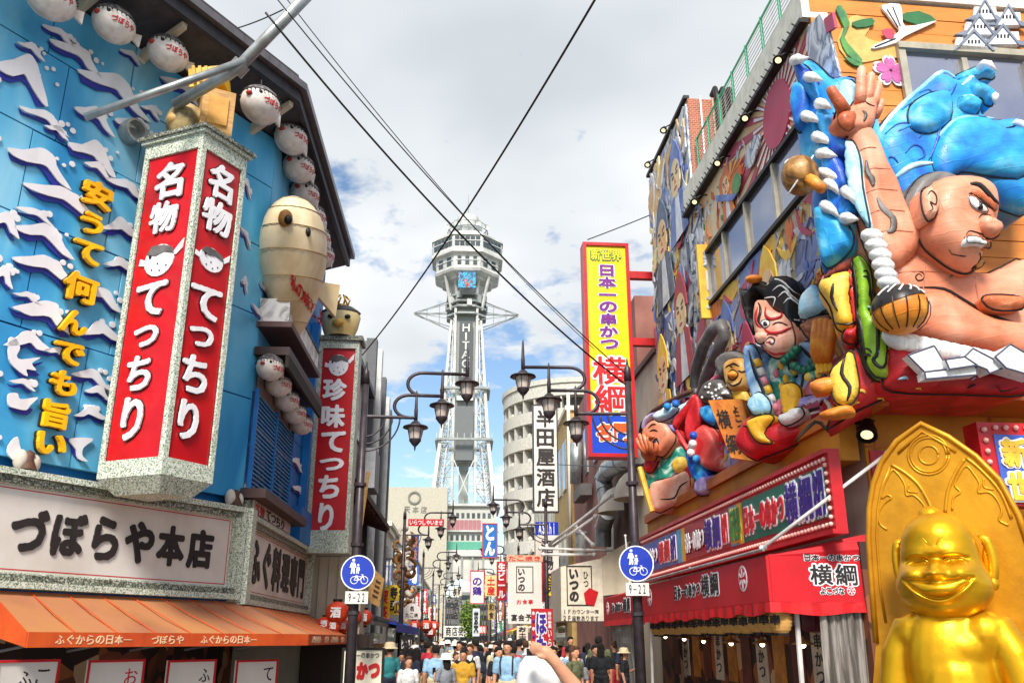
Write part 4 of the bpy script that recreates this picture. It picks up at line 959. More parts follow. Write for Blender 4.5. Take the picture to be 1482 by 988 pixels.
# old house with deep brown eaves
t = thing('old_house', (-4.8, 27, 0), 'old low house with deep dark brown eaves and tiled skirt roof on the left', 'house')
MB().box((-5.4, 28, 3.2), (3.2, 8, 6.4)).build('wall', mat('house_plaster', '#b9aea0', rough=.9, dirt=.3), t)
MB().hexa([Vector(v) for v in ((-4.6, 23.6, 6.1), (-2.75, 23.6, 5.5), (-2.75, 33, 5.5), (-4.6, 33, 6.1), (-4.6, 23.6, 6.9), (-2.75, 23.6, 5.68), (-2.75, 33, 5.68), (-4.6, 33, 6.9))]).build('eaves', mat('eaves_brown', '#4a2f27', rough=.7, var=.3, dirt=.2), t)
for k in range(12): MB().hexa([Vector(v) for v in ((-4.4, 23.8 + k * .8, 5.95), (-2.8, 23.8 + k * .8, 5.4), (-2.8, 23.9 + k * .8, 5.4), (-4.4, 23.9 + k * .8, 5.95), (-4.4, 23.8 + k * .8, 6.1), (-2.8, 23.8 + k * .8, 5.52), (-2.8, 23.9 + k * .8, 5.52), (-4.4, 23.9 + k * .8, 6.1))]).build('rafter', mat('rafter_brown', '#6a4536', rough=.7), t)
MB().box((-3.6, 24.6, 4.3), (.9, 2.4, 2.2)).build('grey_bay', mat('bay_grey', '#77797a', rough=.6, dirt=.2), t)
MB().tube([(-2.75, 22.5, 2.6), (-2.55, 23.2, 5.9)], .05, 6).build('bamboo_pole', M_TAN, t)
MB().hexa([Vector(v) for v in ((-4.0, 24, 2.5), (-2.3, 24, 2.1), (-2.3, 34, 2.1), (-4.0, 34, 2.5), (-4.0, 24, 2.7), (-2.3, 24, 2.2), (-2.3, 34, 2.2), (-4.0, 34, 2.7))]).build('skirt_roof', mat('roof_tile_grey', '#55565a', rough=.5, var=.3), t)
M_TILE = mat('tile_black', '#3e3f43', rough=.45, var=.3)
base_t = None
for k in range(24):
    m_ = MB().tube([(-3.9, 24.2 + k * .4, 2.72), (-2.32, 24.2 + k * .4, 2.24)], .085, 6) if base_t is None else None
    if base_t is None: base_t = m_.build('roof_tile', M_TILE, t, smooth=True)
    else: c_ = base_t.copy(); COL.objects.link(c_); c_.location.y += k * .4
# grey narrow towers behind
t = thing('office_block', (-4.4, 38, 0), 'narrow dark grey block with vertical fins standing over the old house', 'building')
MB().box((-5.5, 37, 6.4), (3.2, 8, 12.8)).build('wall', mat('slate_cladding', '#6e706e', rough=.5, dirt=.15), t)
for k, (y_, h_) in enumerate(((33.2, 12.9), (35.5, 13.2), (37.6, 12.6), (39.8, 12.3), (41, 12.0))):
    MB().box((-3.75, y_, h_ / 2 + 1), (.4, .5, h_ - 2)).build('fin', [mat('fin_dark', '#5c5d5e'), mat('fin_light', '#d0d0cc')][k % 2], t)
MB().box((-3.9, 34.3, 9.6), (.12, 1.4, 3.4)).build('brown_panel', mat('brown_panel', '#8b6a5c', rough=.6), t)
t = thing('corner_block', (-4.6, 31, 0), 'light grey block with a flat roof rim just right of the narrow red sign', 'building')
MB().box((-5.3, 30.5, 5.2), (3.0, 4.4, 10.4)).build('wall', mat('light_grey_render', '#b8b8b4', rough=.8, dirt=.2), t)
MB().box((-5.2, 30.4, 10.5), (3.4, 4.8, .2)).build('roof_rim', mat('dark_fascia', '#3a373b'), t)
for z_ in (6.6, 8.4): MB().box((-3.76, 30.4, z_), (.1, 3.0, .35)).build('window_strip', M_TWD, t)
MB().box((-3.4, 31.5, 7.4), (.5, 1.6, 1.4)).build('slanted_box', mat('roof_box_grey', '#8e9094', dirt=.2), t)
# mid and far left buildings
rnd = random.Random(5)
LEFT = [(-4.3, 44, 54, 7.4, '#d3cfc6', 'three storey pale building behind the blue shop awning'), (-4.5, 54, 68, 8.2, '#a9a49c', 'grey building behind the golden ornaments on the left'), (-4.5, 68, 84, 7.0, '#cbbfae', 'beige building on the left beyond the blue banners'), (-4.7, 84, 104, 9.0, '#8f8b86', 'darker grey building farther down the left side'), (-4.9, 104, 128, 8.4, '#c7c3ba', 'light building near the far left end of the street'), (-5.2, 128, 160, 8.8, '#b9aea2', 'last brownish building on the left before the tower')]
for x_, y0, y1, h_, c_, lb in LEFT:
    t = wallbox('shop_building', lb, x_ - 6, x_, y0, y1 - .1, h_, mat('wall_' + c_[1:], c_, rough=.85, dirt=.25))
    fr = Fr((x_, y0), 0); windows(t, fr, .5, y1 - y0 - .5, 3.4, h_ - .3, int((y1 - y0) / 2.4), 2 if h_ > 8 else 1)
    fr2 = Fr((x_ - 6, y0), 90); windows(t, fr2, 3, 5.7, 4, h_ - .4, 2, 1)
RIGHT = [(5.4, 46, 54, 13.4, '#c9a66a', 'ochre building past the brown one on the right'), (5.4, 54, 70, 11.6, '#ddd6c6', 'cream building behind the blue and white sign'), (5.4, 70, 88, 8.2, '#a39c94', 'grey building on the right past the cream one'), (5.6, 88, 106, 7.2, '#c8b9a4', 'tan building below the round apartment tower'), (5.8, 124, 160, 8.6, '#bdb8ae', 'last pale building on the right before the tower')]
for x_, y0, y1, h_, c_, lb in RIGHT:
    t = wallbox('shop_building', lb, x_, x_ + 7, y0, y1 - .1, h_, mat('wall_' + c_[1:], c_, rough=.85, dirt=.25))
    fr = Fr((x_, y0), 0); windows(t, fr, .5, y1 - y0 - .5, 3.4, h_ - .3, int((y1 - y0) / 2.6), 2 if h_ > 8 else 1)
    fr2 = Fr((x_, y0), 90); windows(t, fr2, .3, 3, 4, h_ - .4, 2, 1)
# cream block with faded roundel by the tower
t = thing('billboard_block', (-9, 185, 0), 'cream block with a faded roundel beside the foot of the tower', 'building')
MB().box((-11.2, 188, 15.8), (15, 8, 31.6)).build('wall', mat('cream_block', '#b8b2a0', rough=.8, dirt=.15), t)
WFr = Fr((-9, 184), 90); cz_ = atY(600, 720, 184); 
MB().lathe((cz_.x, 183.9, cz_.z), [(1.0, 0), (1.35, 0), (1.35, .15), (1.0, .15)], 18, Matrix.Rotation(R(90), 3, 'X')).build('roundel', mat('faded_ink', '#76746c'), t)
for i, ch in enumerate('天本店'): letter(WFr, ch, -9.0 + 9 - 1.2 + i * 1.7 - 2.4, -9 + 9 + .2 + i * 1.7 - 2.4, 26.2, 27.8, .0, .1, mat('faded_ink', '#76746c'), t, .02)
# round apartment tower with curved balconies
AP = Vector((15.0, 118, 0)); AR = 10.0
t = thing('apartment_tower', (AP.x, AP.y, 0), 'round white apartment tower with stacked curved balconies right of the tower', 'building')
M_AP = mat('apartment_white', '#c3bfb4', rough=.8, dirt=.18); M_APD = mat('apartment_recess', '#6f6c68', rough=.7, var=.3, scale=.6)
MB().lathe(AP, [(AR - 1.6, 0), (AR - 1.6, 32.2), (0, 32.2)], 36).build('wall', M_APD, t, smooth='auto')
for k in range(10):
    z_ = 3.25 * k + 2.0
    MB().lathe(AP, [(AR - 1.7, z_), (AR, z_), (AR, z_ + 1.55), (AR - .22, z_ + 1.55), (AR - .22, z_ + .25), (AR - 1.7, z_ + .25)], 40).build('balcony', M_AP, t, smooth='auto')
    for j in range(12 if k < 9 else 0):
        a = R(175 + j * 11)
        MB().box(AP + Vector((math.cos(a) * (AR - .9), math.sin(a) * (AR - .9), z_ + 1.7)), (1.5, .2, 3.0), Matrix.Rotation(a, 3, 'Z')).build('balcony_divider', M_AP, t)
        if (j + k) % 3: MB().ell(AP + Vector((math.cos(a + .08) * (AR - .5), math.sin(a + .08) * (AR - .5), z_ + 1.7)), (.35, .3, .45), 6, 4).build('balcony_clutter', M_GREY if j % 2 else M_AP, t)
MB().lathe(AP, [(AR - 2, 32.85), (AR + .2, 32.85), (AR + .2, 33.5), (AR - 2, 33.5), (0, 33.6)], 40).build('roof_slab', M_AP, t, smooth='auto')
# far buildings seen through the arch
for i, (x_, w_, y_, h_, c_) in enumerate(((-6, 10, 235, 12, '#9c9a94'), (3, 8, 250, 14, '#b4b0a6'), (11, 9, 240, 11, '#8e8c88'), (-16, 10, 230, 16, '#c4c0b6'), (22, 12, 225, 15, '#b8b2a6'))):
    t = thing('far_building', (x_, y_, 0), ['grey', 'pale', 'dark grey', 'cream', 'sand coloured'][i] + ' far building glimpsed beyond the tower arch, ' + ['left of centre', 'in the middle', 'right of centre', 'at the far left', 'at the far right'][i], 'building')
    MB().box((x_, y_ + 4, h_ / 2), (w_, 8, h_)).build('wall', mat('far_' + c_[1:], c_, rough=.85), t)
    for k in range(int(h_ / 2.6)): MB().box((x_, y_ - .1, 2.2 + k * 2.6), (w_ * .9, .3, 1.1)).build('window_band', M_TWD, t)

# ------------------------------------------------------------------ street lamps
def lantern_part(mb_l, x, z, par):
    mb = MB().tube([(x, 0, z + .55), (x, 0, z + .5), (x, 0, z + .2), (x, 0, z + .15), (x, 0, z - .06)], [.006, .02, .03, .036, .036], 8); mb.build('stem', M_STEEL, par, smooth=True)
    MB().lathe((x, 0, z), [(.03, -.05), (.08, -.09), (.11, -.13), (.235, -.175), (.245, -.2), (.13, -.185)], 16).build('lamp_hood', M_STEEL, par, smooth=True)
    MB().lathe((x, 0, z), [(.135, -.19), (.145, -.23), (.105, -.42), (.0, -.43)], 12).build('lamp_glass', M_LAMPG, par, smooth='auto')
    for k in range(6):
        a = R(60 * k + 15); MB().tube([(x + .145 * math.cos(a), .145 * math.sin(a), z - .2), (x + .15 * math.cos(a), .15 * math.sin(a), z - .24), (x + .108 * math.cos(a), .108 * math.sin(a), z - .43)], .009, 4).build('cage_bar', M_STEEL, par)
    MB().lathe((x, 0, z), [(.112, -.42), (.115, -.455), (.06, -.53), (.02, -.57), (.012, -.63), (0, -.66)], 12).build('lamp_tip', M_STEEL, par, smooth=True)
def lamp(label, group):
    t = thing('street_lamp', (0, 0, 0), label, 'street lamp', group)
    MB().tube([(0, 0, 0), (0, 0, 3.2), (0, 0, 6.55)], [.105, .085, .06], 10).build('post', M_STEEL, t, smooth=True)
    MB().tube([(0, 0, 6.5), (0, 0, 6.75), (0, 0, 6.8), (0, 0, 6.95)], [.075, .06, .03, .01], 10).build('post_cap', M_STEEL, t, smooth=True)
    for z_ in (2.2, 3.4, 4.5): MB().tube([(0, 0, z_), (0, 0, z_ + .06)], .115, 10).build('post_band', M_STEEL, t)
    zs_ = (5.85, 6.3, 6.76); xs = (.98, 1.47, 1.95); bend = (.62, .86)
    arm = [(0, 0, zs_[0]), (xs[0], 0, zs_[0])]; MB().tube(arm, .034, 8).build('arm', M_STEEL, t)
    for k in range(2):
        r_ = (zs_[k + 1] - zs_[k]) / 2; cx = bend[k] + r_; cz = (zs_[k] + zs_[k + 1]) / 2
        pts = [(xs[k], 0, zs_[k])] + [(cx - r_ * 1.25 * math.sin(R(q)), 0, cz - r_ * math.cos(R(q))) for q in range(0, 181, 15)] + [(xs[k + 1], 0, zs_[k + 1])]
        MB().tube(pts, .034, 8).build('curved_arm', M_STEEL, t, smooth=True)
    for r_ in (.4, .54, .68): MB().tube([(r_ * math.cos(R(q)), 0, zs_[0] - r_ * 1.0 * math.sin(R(q))) for q in range(0, 91, 10)], .017, 6).build('bracket_arc', M_STEEL, t, smooth=True)
    for x, z in zip(xs, zs_): lantern_part(None, x, z, t)
    return t
lp = lamp('tall dark street lamp with three hanging lanterns standing left beside the narrow red sign', 'street lamps along both pavements')
index_kids(); lp.location = (-1.95, 16.5, .0); lp.rotation_euler = (0, 0, R(4)); lp.scale = (1, 1, .985)
OR_ = ['nearest', 'second', 'third', 'fourth', 'fifth', 'sixth', 'seventh', 'eighth', 'ninth']
for i, y_ in enumerate((36.6, 54, 71, 88, 106, 124, 142, 162)):
    c_ = copy_tree(lp); c_.location = (-2.45 + .03 * i, y_, 0); c_.rotation_euler = (0, 0, R(random.uniform(-4, 5))); c_['label'] = 'dark street lamp on the left pavement, ' + OR_[i + 1] + ' one down the street'
for i, y_ in enumerate((15.7, 33, 50, 67, 84, 102, 120, 138, 158)):
    c_ = copy_tree(lp); c_.location = (2.98, y_, 0); c_.rotation_euler = (0, 0, R(180 + random.uniform(-4, 4))); c_['label'] = 'dark street lamp on the right pavement, ' + OR_[i] + ' one from the camera'
    if i == 0: c_.scale = (1, 1, .97)
# red strip banner on the second left lamp, blue pennants
t = thing('strip_banner', (-1.6, 36.6, 5.3), 'narrow red banner strip with white characters on the second left lamp', 'banner')
SBF = Fr((-2.4, 36.5), 90); bx('strip', M_RED, SBF, .1, 1.55, 6.1, 6.38, 0, .03, t); vtext(SBF, 'いらっしゃいませ', .15, 1.5, 6.13, 6.35, .03, .01, M_WHITE, t, .02, vertical=False, joined=True)

# ------------------------------------------------------------------ round blue pedestrian and bicycle signs
M_SB = mat('sign_blue', '#1433a8', rough=.3, var=.06, coat=.2); M_SW = mat('sign_white', '#eceef2', rough=.35, var=.04)
def roadsign(px, py, Y, label):
    p = atY(px, py, Y); fr = Fr((p.x, p.y), 90); c = p.z; t = thing('road_sign', (p.x, p.y, c - .6), label, 'road sign')
    K = Matrix((fr.u, fr.z, fr.n)).transposed()
    MB().lathe(fr.w(0, c, -.02), [(0, 0), (.30, 0), (.30, .02), (.275, .024), (.275, .02), (0, .02)], 36, K).build('disc', M_SB, t)
    MB().lathe(fr.w(0, c, 0), [(.283, 0), (.283, .006), (.302, .006), (.302, -.02)], 36, K).build('rim', M_SW, t)
    def g(pts, nm): fr.poly(MB(), [(fr.rd * x, c + z) for x, z in pts], .001, .006).build(nm, M_SW, t)
    def disc(x, z, r_, nm): g([(x + r_ * math.cos(k * .7854), z + r_ * math.sin(k * .7854)) for k in range(8)], nm)
    disc(-.085, .215, .026, 'adult_head'); g([(-.125, .175), (-.06, .175), (-.03, .09), (-.05, .085), (-.065, .12), (-.05, .02), (-.06, -.02), (-.08, -.02), (-.088, .04), (-.105, -.02), (-.13, -.02), (-.115, .06), (-.12, .1), (-.145, .08), (-.15, .09)], 'adult_figure')
    disc(-.0, .13, .02, 'child_head'); g([(-.02, .1), (.02, .1), (.035, .04), (.02, .035), (.015, -.02), (0, -.02), (-.005, .02), (-.02, -.02), (-.035, -.02), (-.025, .04), (-.035, .05)], 'child_figure')
    for x in (-.06, .12): MB().tube([fr.w(fr.rd * (x + .062 * math.cos(a)), c - .13 + .062 * math.sin(a), .004) for a in [k * math.pi / 8 for k in range(17)]], .006, 5, flat=(fr.n, .4)).build('bicycle_wheel', M_SW, t)
    for a, b in (((-.06, -.13), (-.02, -.06)), ((-.02, -.06), (.03, -.13)), ((.03, -.13), (-.06, -.13)), ((.03, -.13), (.09, -.06)), ((-.02, -.07), (.09, -.07)), ((.12, -.13), (.085, -.04)), ((.06, -.035), (.1, -.04)), ((-.045, -.055), (.0, -.055))):
        MB().tube([fr.w(fr.rd * a[0], c + a[1], .004), fr.w(fr.rd * b[0], c + b[1], .004)], .006, 5, flat=(fr.n, .4)).build('bicycle_frame', M_SW, t)
    bx('plate', mat('plate_white', '#ded9cf', rough=.4, dirt=.1), fr, -.2, .2, c - .53, c - .32, -.02, 0, t)
    for i, ch in enumerate('9-22'): letter(fr, ch, -.16 + .08 * i, -.085 + .08 * i, c - .51 if ch != '-' else c - .46, c - .34 if ch != '-' else c - .40, 0, .004, M_INK, t, .02)
    for z_ in (.12, -.15): MB().tube([fr.w(-.12, c + z_, -.03), fr.w(.12, c + z_, -.03)], .012, 5).tube([fr.w(0, c + z_, -.03), fr.w(0, c + z_, -.14)], .02, 5).build('clamp', M_STEEL, t)
roadsign(518, 828, 16.3, 'round blue pedestrian and bicycle sign with 9-22 plate on the left lamp post')
roadsign(921, 815, 15.5, 'round blue pedestrian and bicycle sign with 9-22 plate on the right lamp post')

# ------------------------------------------------------------------ overhead cables and steel pole
def cable(label, A, B, r_=.014, sag=.25, n=24):
    A, B = Vector(A), Vector(B); pts = [A.lerp(B, k / n) - Vector((0, 0, sag * 4 * (k / n) * (1 - k / n))) for k in range(n + 1)]
    tag(MB().tube(pts, r_, 6).build('overhead_cable', M_BLACK, None, smooth=True), label, 'cable')
cable('black cable running from the top right edge down to the narrow red sign', atY(868, -12, 9), atY(524, 514, 21), .016, .3)
cable('thick black cable slanting from the top left down to the right lamp', atY(384, 18, 10), atY(905, 556, 15.6), .016, .35)
cable('thin black cable slanting down beside the thick one to the right lamp', atY(398, -5, 11), atY(905, 540, 15.6), .010, .3)
cable('second thin black cable from the top left over the tower deck', atY(412, -5, 13), atY(860, 505, 22), .009, .35)
cable('short cable between the left eaves and the steel pole', atY(300, 50, 14.1), atY(410, 14, 12), .012, .08)
cable('stay wire from the yellow sign up to the mural wall', atY(850, 347, 24), atY(972, 298, 23), .016, .02)
sp = thing('steel_pole', atY(345, 95, 13), 'pair of slanting grey steel pipes meeting above the column sign', 'pole')
a_, b_, c_, d_ = atY(470, -32, 11.2), atY(345, 98, 11.7), atY(254, 152, 12.3), atY(122, 170, 11.3)
MB().tube([a_, b_, c_], .09, 12).build('main_pipe', M_GALV, sp, smooth=True)
MB().tube([atY(355, 88, 11.6), d_], .06, 10).build('branch_pipe', M_GALV, sp, smooth=True)
MB().tube([b_ + (a_ - b_).normalized() * .1, b_ - (a_ - b_).normalized() * .1], .14, 12).build('collar', M_GALV, sp)
# ------------------------------------------------------------------ right corner restaurant with painted paper reliefs
RS = Fr((5.6, 12), -2); RF = Fr((5.6, 12), 87)
M_SIDING = mat('orange_siding', '#d98a3c', rough=.6, rgb2='#c87830', scale=1.2, stretch=(1, 1, 3), dirt=.12)
M_SHELF = mat('orange_timber', '#c46a1c', rough=.5, rgb2='#a2501a', scale=1.5, stretch=(1, 1, 5), dirt=.12)
M_OWALL = mat('orange_wall', '#cf8a1e', rough=.6, rgb2='#b4701c', scale=1, dirt=.15)
M_COPE = mat('cream_coping', '#ddd8c8', rough=.7, dirt=.12)
M_REDF = mat('red_frame_paint', '#c0141c', rough=.4, var=.12, coat=.15)
M_GREENR = mat('green_rail', '#2f9a70', rough=.5)
rb = thing('restaurant_building', (5.6, 12, 0), 'kushikatsu restaurant building on the right with murals and paper reliefs', 'building')
L1 = 7.2
def bxp(fr, u0, u1, z0, z1, o0, o1, m, name, par): return bx(name, m, fr, u0, u1, z0, z1, o0, o1, par)
q = [RS.w(0, 0), RS.w(L1, 0), RS.w(L1, 0) + RF.u * 9, RF.w(9, 0)]
MB().prism([Vector((p.x + .02, p.y + .03, 3.0)) for p in q], (0, 0, 8.9)).build('wall_core', M_CREAM, rb)
for k in range(24): bxp(RF, 0, 8.5, 5.0 + k * .29, 5.275 + k * .29, -.02, .05 + .008 * (k % 2), M_SIDING, 'siding_plank', rb)
bxp(RS, -.05, L1, 11.55, 12.15, -.3, .14, M_COPE, 'coping', rb); bxp(RF, .16, 9, 12.0, 12.5, -.3, .12, M_COPE, 'coping', rb)
bxp(RS, -.05, L1, 11.45, 11.53, .05, .2, M_BLACK, 'light_rail', rb)
for k in range(34): MB().tube([RS.w(.1 + k * .21, 11.47, .2), RS.w(.2 + k * .21, 11.6, .22)], .014, 4).build('rail_lacing', M_BLACK, rb)
def spot(fr, px, py, o, label, s_=1):
    p = fr.P(px, py, o); t = thing('spotlight', p, label, 'spotlight', 'spotlights along the mural walls')
    d = (Vector((-.35, -.5, -.8))).normalized(); Q = d.to_track_quat('Z', 'Y').to_matrix()
    MB().lathe(p - d * .1 * s_, [(0, 0), (.05 * s_, .01), (.085 * s_, .13 * s_), (.095 * s_, .2 * s_), (.085 * s_, .2 * s_)], 12, Q).build('lamp_can', M_BLACK, t, smooth='auto')
    MB().lathe(p - d * .1 * s_, [(0, .185 * s_), (.055 * s_, .185 * s_)], 12, Q).build('bulb_face', emis('spot_glow', (1, .78, .42), .9), t)
    MB().tube([p - d * .08, p + Vector((.12, .02, .12)), p - fr.n * (o * .9) + Vector((0, 0, .15))], .018, 5).build('arm', M_BLACK, t)
for i, (x_, y_) in enumerate(((1006, 290), (1039, 234), (1079, 169), (1127, 85))):
    spot(RS, x_, y_, .32, 'small black spotlight on the mural rail, ' + ['farthest one by the brick edge', 'second farthest, left of the sunburst', 'beside the red sunburst', 'topmost one near the picture edge'][i])
# roof railing
t = thing('roof_railing', RS.w(3, 12.2), 'green and wire railing running along the roof edge above the mural', 'railing')
for k in range(9): MB().tube([RS.w(-.2 + k * .9, 12.1, -.25), RS.w(-.2 + k * .9, 13.6, -.25)], .03, 6).build('post', M_GREENR, t)
for k in range(14): MB().tube([RS.w(-.3, 12.25 + k * .1, -.25), RS.w(7.1, 12.25 + k * .1, -.25)], .009 if k < 13 else .025, 4).build('rail_wire', M_GALV if k < 13 else M_GREENR, t)
# mural band under the coping: sunburst, mandala, boat, castle tower
def clip_rect(p, u0, u1, z0, z1):
    def cl(p, f, g):
        o = []
        for i in range(len(p)):
            a, b = p[i], p[(i + 1) % len(p)]; fa, fb = f(a), f(b)
            if fa >= 0: o.append(a)
            if (fa >= 0) != (fb >= 0): t = fa / (fa - fb); o.append((a[0] + (b[0] - a[0]) * t, a[1] + (b[1] - a[1]) * t))
        return o
    for f in (lambda q: q[0] - u0, lambda q: u1 - q[0], lambda q: q[1] - z0, lambda q: z1 - q[1]):
        if len(p) > 2: p = cl(p, f, 0)
    return p
M_MCREAM = mat('mural_cream', '#e3d0a8', rough=.6, rgb2='#dba268', scale=.9, dirt=.1); M_MROSE = mat('mural_rose', '#bf3a56', rough=.55, rgb2='#b04560')
M_MORA = mat('mural_orange', '#d9823c', rough=.6, rgb2='#c25a2a', scale=2); M_MGREY = ramp_tex('mural_ink_grey', 'noise', [(.3, '#e8e6e4'), (.47, '#b9bcc4'), (.53, '#5f6a7c'), (.6, '#dcdde0'), (.7, '#8d93a4')], 2.4, rough=.55, dist=.8, detail=4, stretch=(1, 1, .6))
M_MBLUE = mat('mural_blue', '#4a62a4', rough=.55, rgb2='#8294c4', scale=2); M_MGRN = mat('mural_green', '#5f9a4a', rough=.55, rgb2='#2f6a4a'); M_MYEL = mat('mural_yellow', '#e8c23c', rough=.55, rgb2='#e0a434')
z0, z1 = 9.95, 11.44
bxp(RS, 0, L1, z0, z1, -.02, .03, M_MCREAM, 'mural_panel', rb)
cu, cz = 1.55, 10.72
for k in range(30):
    a = 2 * math.pi * k / 30; b = a + math.pi / 30
    for m_, r1, o_ in ((M_MROSE, 3.2, .045), (M_WHITE, 1.2, .052)):
        e = 0 if m_ is M_MROSE else .25 * math.pi / 30
        p = clip_rect([(cu + .5 * math.cos(a + e), cz + .5 * math.sin(a + e)), (cu + r1 * math.cos(a + e), cz + r1 * math.sin(a + e)), (cu + r1 * math.cos(b - e), cz + r1 * math.sin(b - e)), (cu + .5 * math.cos(b - e), cz + .5 * math.sin(b - e))], .05, 6.0, z0 + .02, z1 - .02)
        if len(p) > 2: RS.poly(MB(), p, .03, o_).build('sun_ray', m_, rb)
RS.poly(MB(), [(cu + .62 * math.cos(k * .2618), cz + .62 * math.sin(k * .2618)) for k in range(24)], .03, .075).build('red_sun', M_MROSE, rb)
def mur(fr, pts, m, name, o0=.03, o1=.06, k=1, par=None):
    p = [fr.at(x, y, o1) for x, y in pts]
    if k > 1: p = [tuple(q) for q in smooth_loop(p, k)]
    return fr.poly(MB(), p, o0, o1).build(name, m, par or rb)
mur(RS, [(1046, 292), (1040, 270), (1046, 250), (1058, 240), (1070, 236), (1072, 252), (1064, 276), (1056, 292)], M_MORA, 'painted_figure', .05, .09, 2)
for k in range(7): mur(RS, [(1056, 258), (1047 + k * 4.2, 238 - k * 1.5), (1050 + k * 4.2, 236 - k * 1.5)], M_MROSE if k % 2 else M_MYEL, 'painted_ray', .09, .1)
mur(RS, [(1034, 283), (1066, 280), (1060, 290), (1037, 292)], M_MBLUE, 'painted_boat', .09, .12)
mur(RS, [(1078, 225), (1092, 196), (1100, 200), (1094, 222), (1088, 240), (1080, 244)], M_MGREY, 'painted_pilgrim', .08, .11, 2)
mur(RS, [(1060, 262), (1066, 250), (1072, 258), (1068, 278), (1060, 280)], M_MGRN, 'painted_robe', .1, .115, 2)
mur(RS, [(1168, 40), (1186, 20), (1198, 40), (1215, 110), (1205, 116), (1180, 110), (1166, 70)], M_MGREY, 'painted_tower', .06, .1)
mur(RS, [(1192, 28), (1204, 18), (1208, 40), (1196, 48)], M_MROSE, 'painted_lantern', .06, .11)
bxp(RS, 5.95, L1, 8.7, 9.93, -.02, .05, M_MGREY, 'mural_panel', rb); bxp(RS, 6.1, L1, 9.97, 11.0, .031, .07, M_MGREY, 'painted_dragon', rb)
# windows band
M_SKYG = mat('reflecting_glass', (.30, .31, .40), rough=.1, metal=.75, rgb2=(.42, .42, .46), scale=.5, var=.3)
wz0, wz1 = 8.78, 9.93
for k, (a, b) in enumerate(((.15, 1.9), (1.98, 3.4), (3.48, 4.75), (4.83, 5.9))):
    f = bxp(RS, a, b, wz0, wz1, -.05, .03, M_SKYG, 'window_pane', rb)
    bxp(RS, b, b + .08, wz0, wz1, -.02, .1, mat('steel_mullion', '#b5ac98', rough=.4, metal=.3, dirt=.2), 'mullion', rb)
bxp(RS, 0, 6, wz1 - .001, wz1 + .08, .04, .13, M_BLACK, 'window_head', rb); bxp(RS, 0, 6, wz0 - .08, wz0, .0, .13, M_BLACK, 'window_sill', rb)
# patched mural below the windows
M_PATCH = ramp_tex('mural_patchwork', 'noise', [(.28, '#cfc8d8'), (.4, '#3d5fae'), (.46, '#e6dccb'), (.52, '#d9c79a'), (.56, '#c23a34'), (.6, '#e8b93c'), (.68, '#7e8ba6')], 1.6, rough=.55, dist=.9, detail=4)
for k in range(6): bxp(RS, .05 + k * 1.2, 1.2 + k * 1.2, 4.9, 8.69, -.02, .04 + .004 * (k % 2), M_PATCH if k not in (1,) else mat('mural_sand', '#c9bb95', rough=.6, rgb2='#a5966f', scale=1.5), 'mural_panel', rb)
for pts, m_ in (([(1022, 455), (1040, 433), (1050, 440), (1034, 470), (1022, 490)], M_MORA), ([(1040, 433), (1062, 405), (1068, 418), (1050, 450)], M_MYEL), ([(1070, 400), (1100, 362), (1104, 392), (1078, 430)], M_MBLUE), ([(1056, 440), (1085, 420), (1088, 470), (1060, 490)], mat('mural_lilac', '#8a90b8', rough=.6)), ([(1108, 352), (1128, 336), (1132, 372), (1112, 386)], M_MYEL), ([(1136, 330), (1160, 302), (1165, 360), (1150, 392), (1138, 372)], mat('mural_sand', '#c9bb95')), ([(1118, 368), (1140, 352), (1146, 390), (1126, 400)], M_MGREY), ([(1010, 470), (1020, 462), (1018, 520), (1008, 530)], M_MROSE), ([(1150, 360), (1172, 340), (1176, 400), (1156, 420)], mat('mural_lilac', '#8a90b8'))):
    mur(RS, pts, m_, 'painted_shape', .045, .07, 2)
# front mural: pine, crane, castle, blossoms, windows
def blossom(fr, cx, cy, r_, o):
    u, z = fr.at(cx, cy, o); rr = abs(fr.at(cx + r_, cy, o)[0] - u)
    for k in range(5):
        a = R(90 + 72 * k)
        def pet(s_, o0, o1, m_, nm): fr.poly(MB(), [tuple(q) for q in smooth_loop([(u + s_ * rr * (x * math.cos(a) - y * math.sin(a)), z + s_ * rr * (x * math.sin(a) + y * math.cos(a))) for x, y in ((.08, 0), (.4, .3), (.8, .34), (1.0, .12), (.86, 0), (1.0, -.12), (.8, -.34), (.4, -.3))], 2)], o0, o1).build(nm, m_, rb)
        pet(1.1, o, o + .02, M_WHITE, 'petal_border'); pet(.92, o + .021, o + .035, mat('blossom_pink', '#c468a0', rough=.5, rgb2='#b04a8a'), 'blossom_petal')
blossom(RF, 1288, 104, 23, .07); blossom(RF, 1462, 238, 26, .3)
MB().ell(RF.P(1448, 228, .35), (.22, .06, .22), 14, 8).build('white_disc', M_WHITE, rb, smooth=True)
mur(RF, [(1212, 60), (1226, 30), (1240, 22), (1262, 34), (1252, 52), (1268, 60), (1300, 66), (1312, 82), (1280, 84), (1240, 92), (1222, 80)], mat('mural_sand2', '#dcb468', rough=.6, rgb2='#c99a4e'), 'painted_cloud', .06, .08, 2)
mur(RF, [(1218, 8), (1230, 34), (1222, 52), (1232, 68), (1248, 86), (1244, 92), (1226, 78), (1216, 56), (1222, 40), (1210, 14)], M_MGRN, 'pine_branch', .08, .11, 2)
mur(RF, [(1222, 82), (1240, 88), (1252, 96), (1236, 94)], M_MGRN, 'pine_branch', .08, .11, 2)
mur(RF, [(1234, 32), (1262, 26), (1264, 36), (1240, 40)], mat('pine_dark', '#2c6a3c', rough=.6), 'pine_branch', .08, .11, 2)
mur(RF, [(1300, 24), (1330, 16), (1356, 30), (1330, 36)], mat('pine_dark', '#2c6a3c'), 'pine_branch', .08, .1, 2)
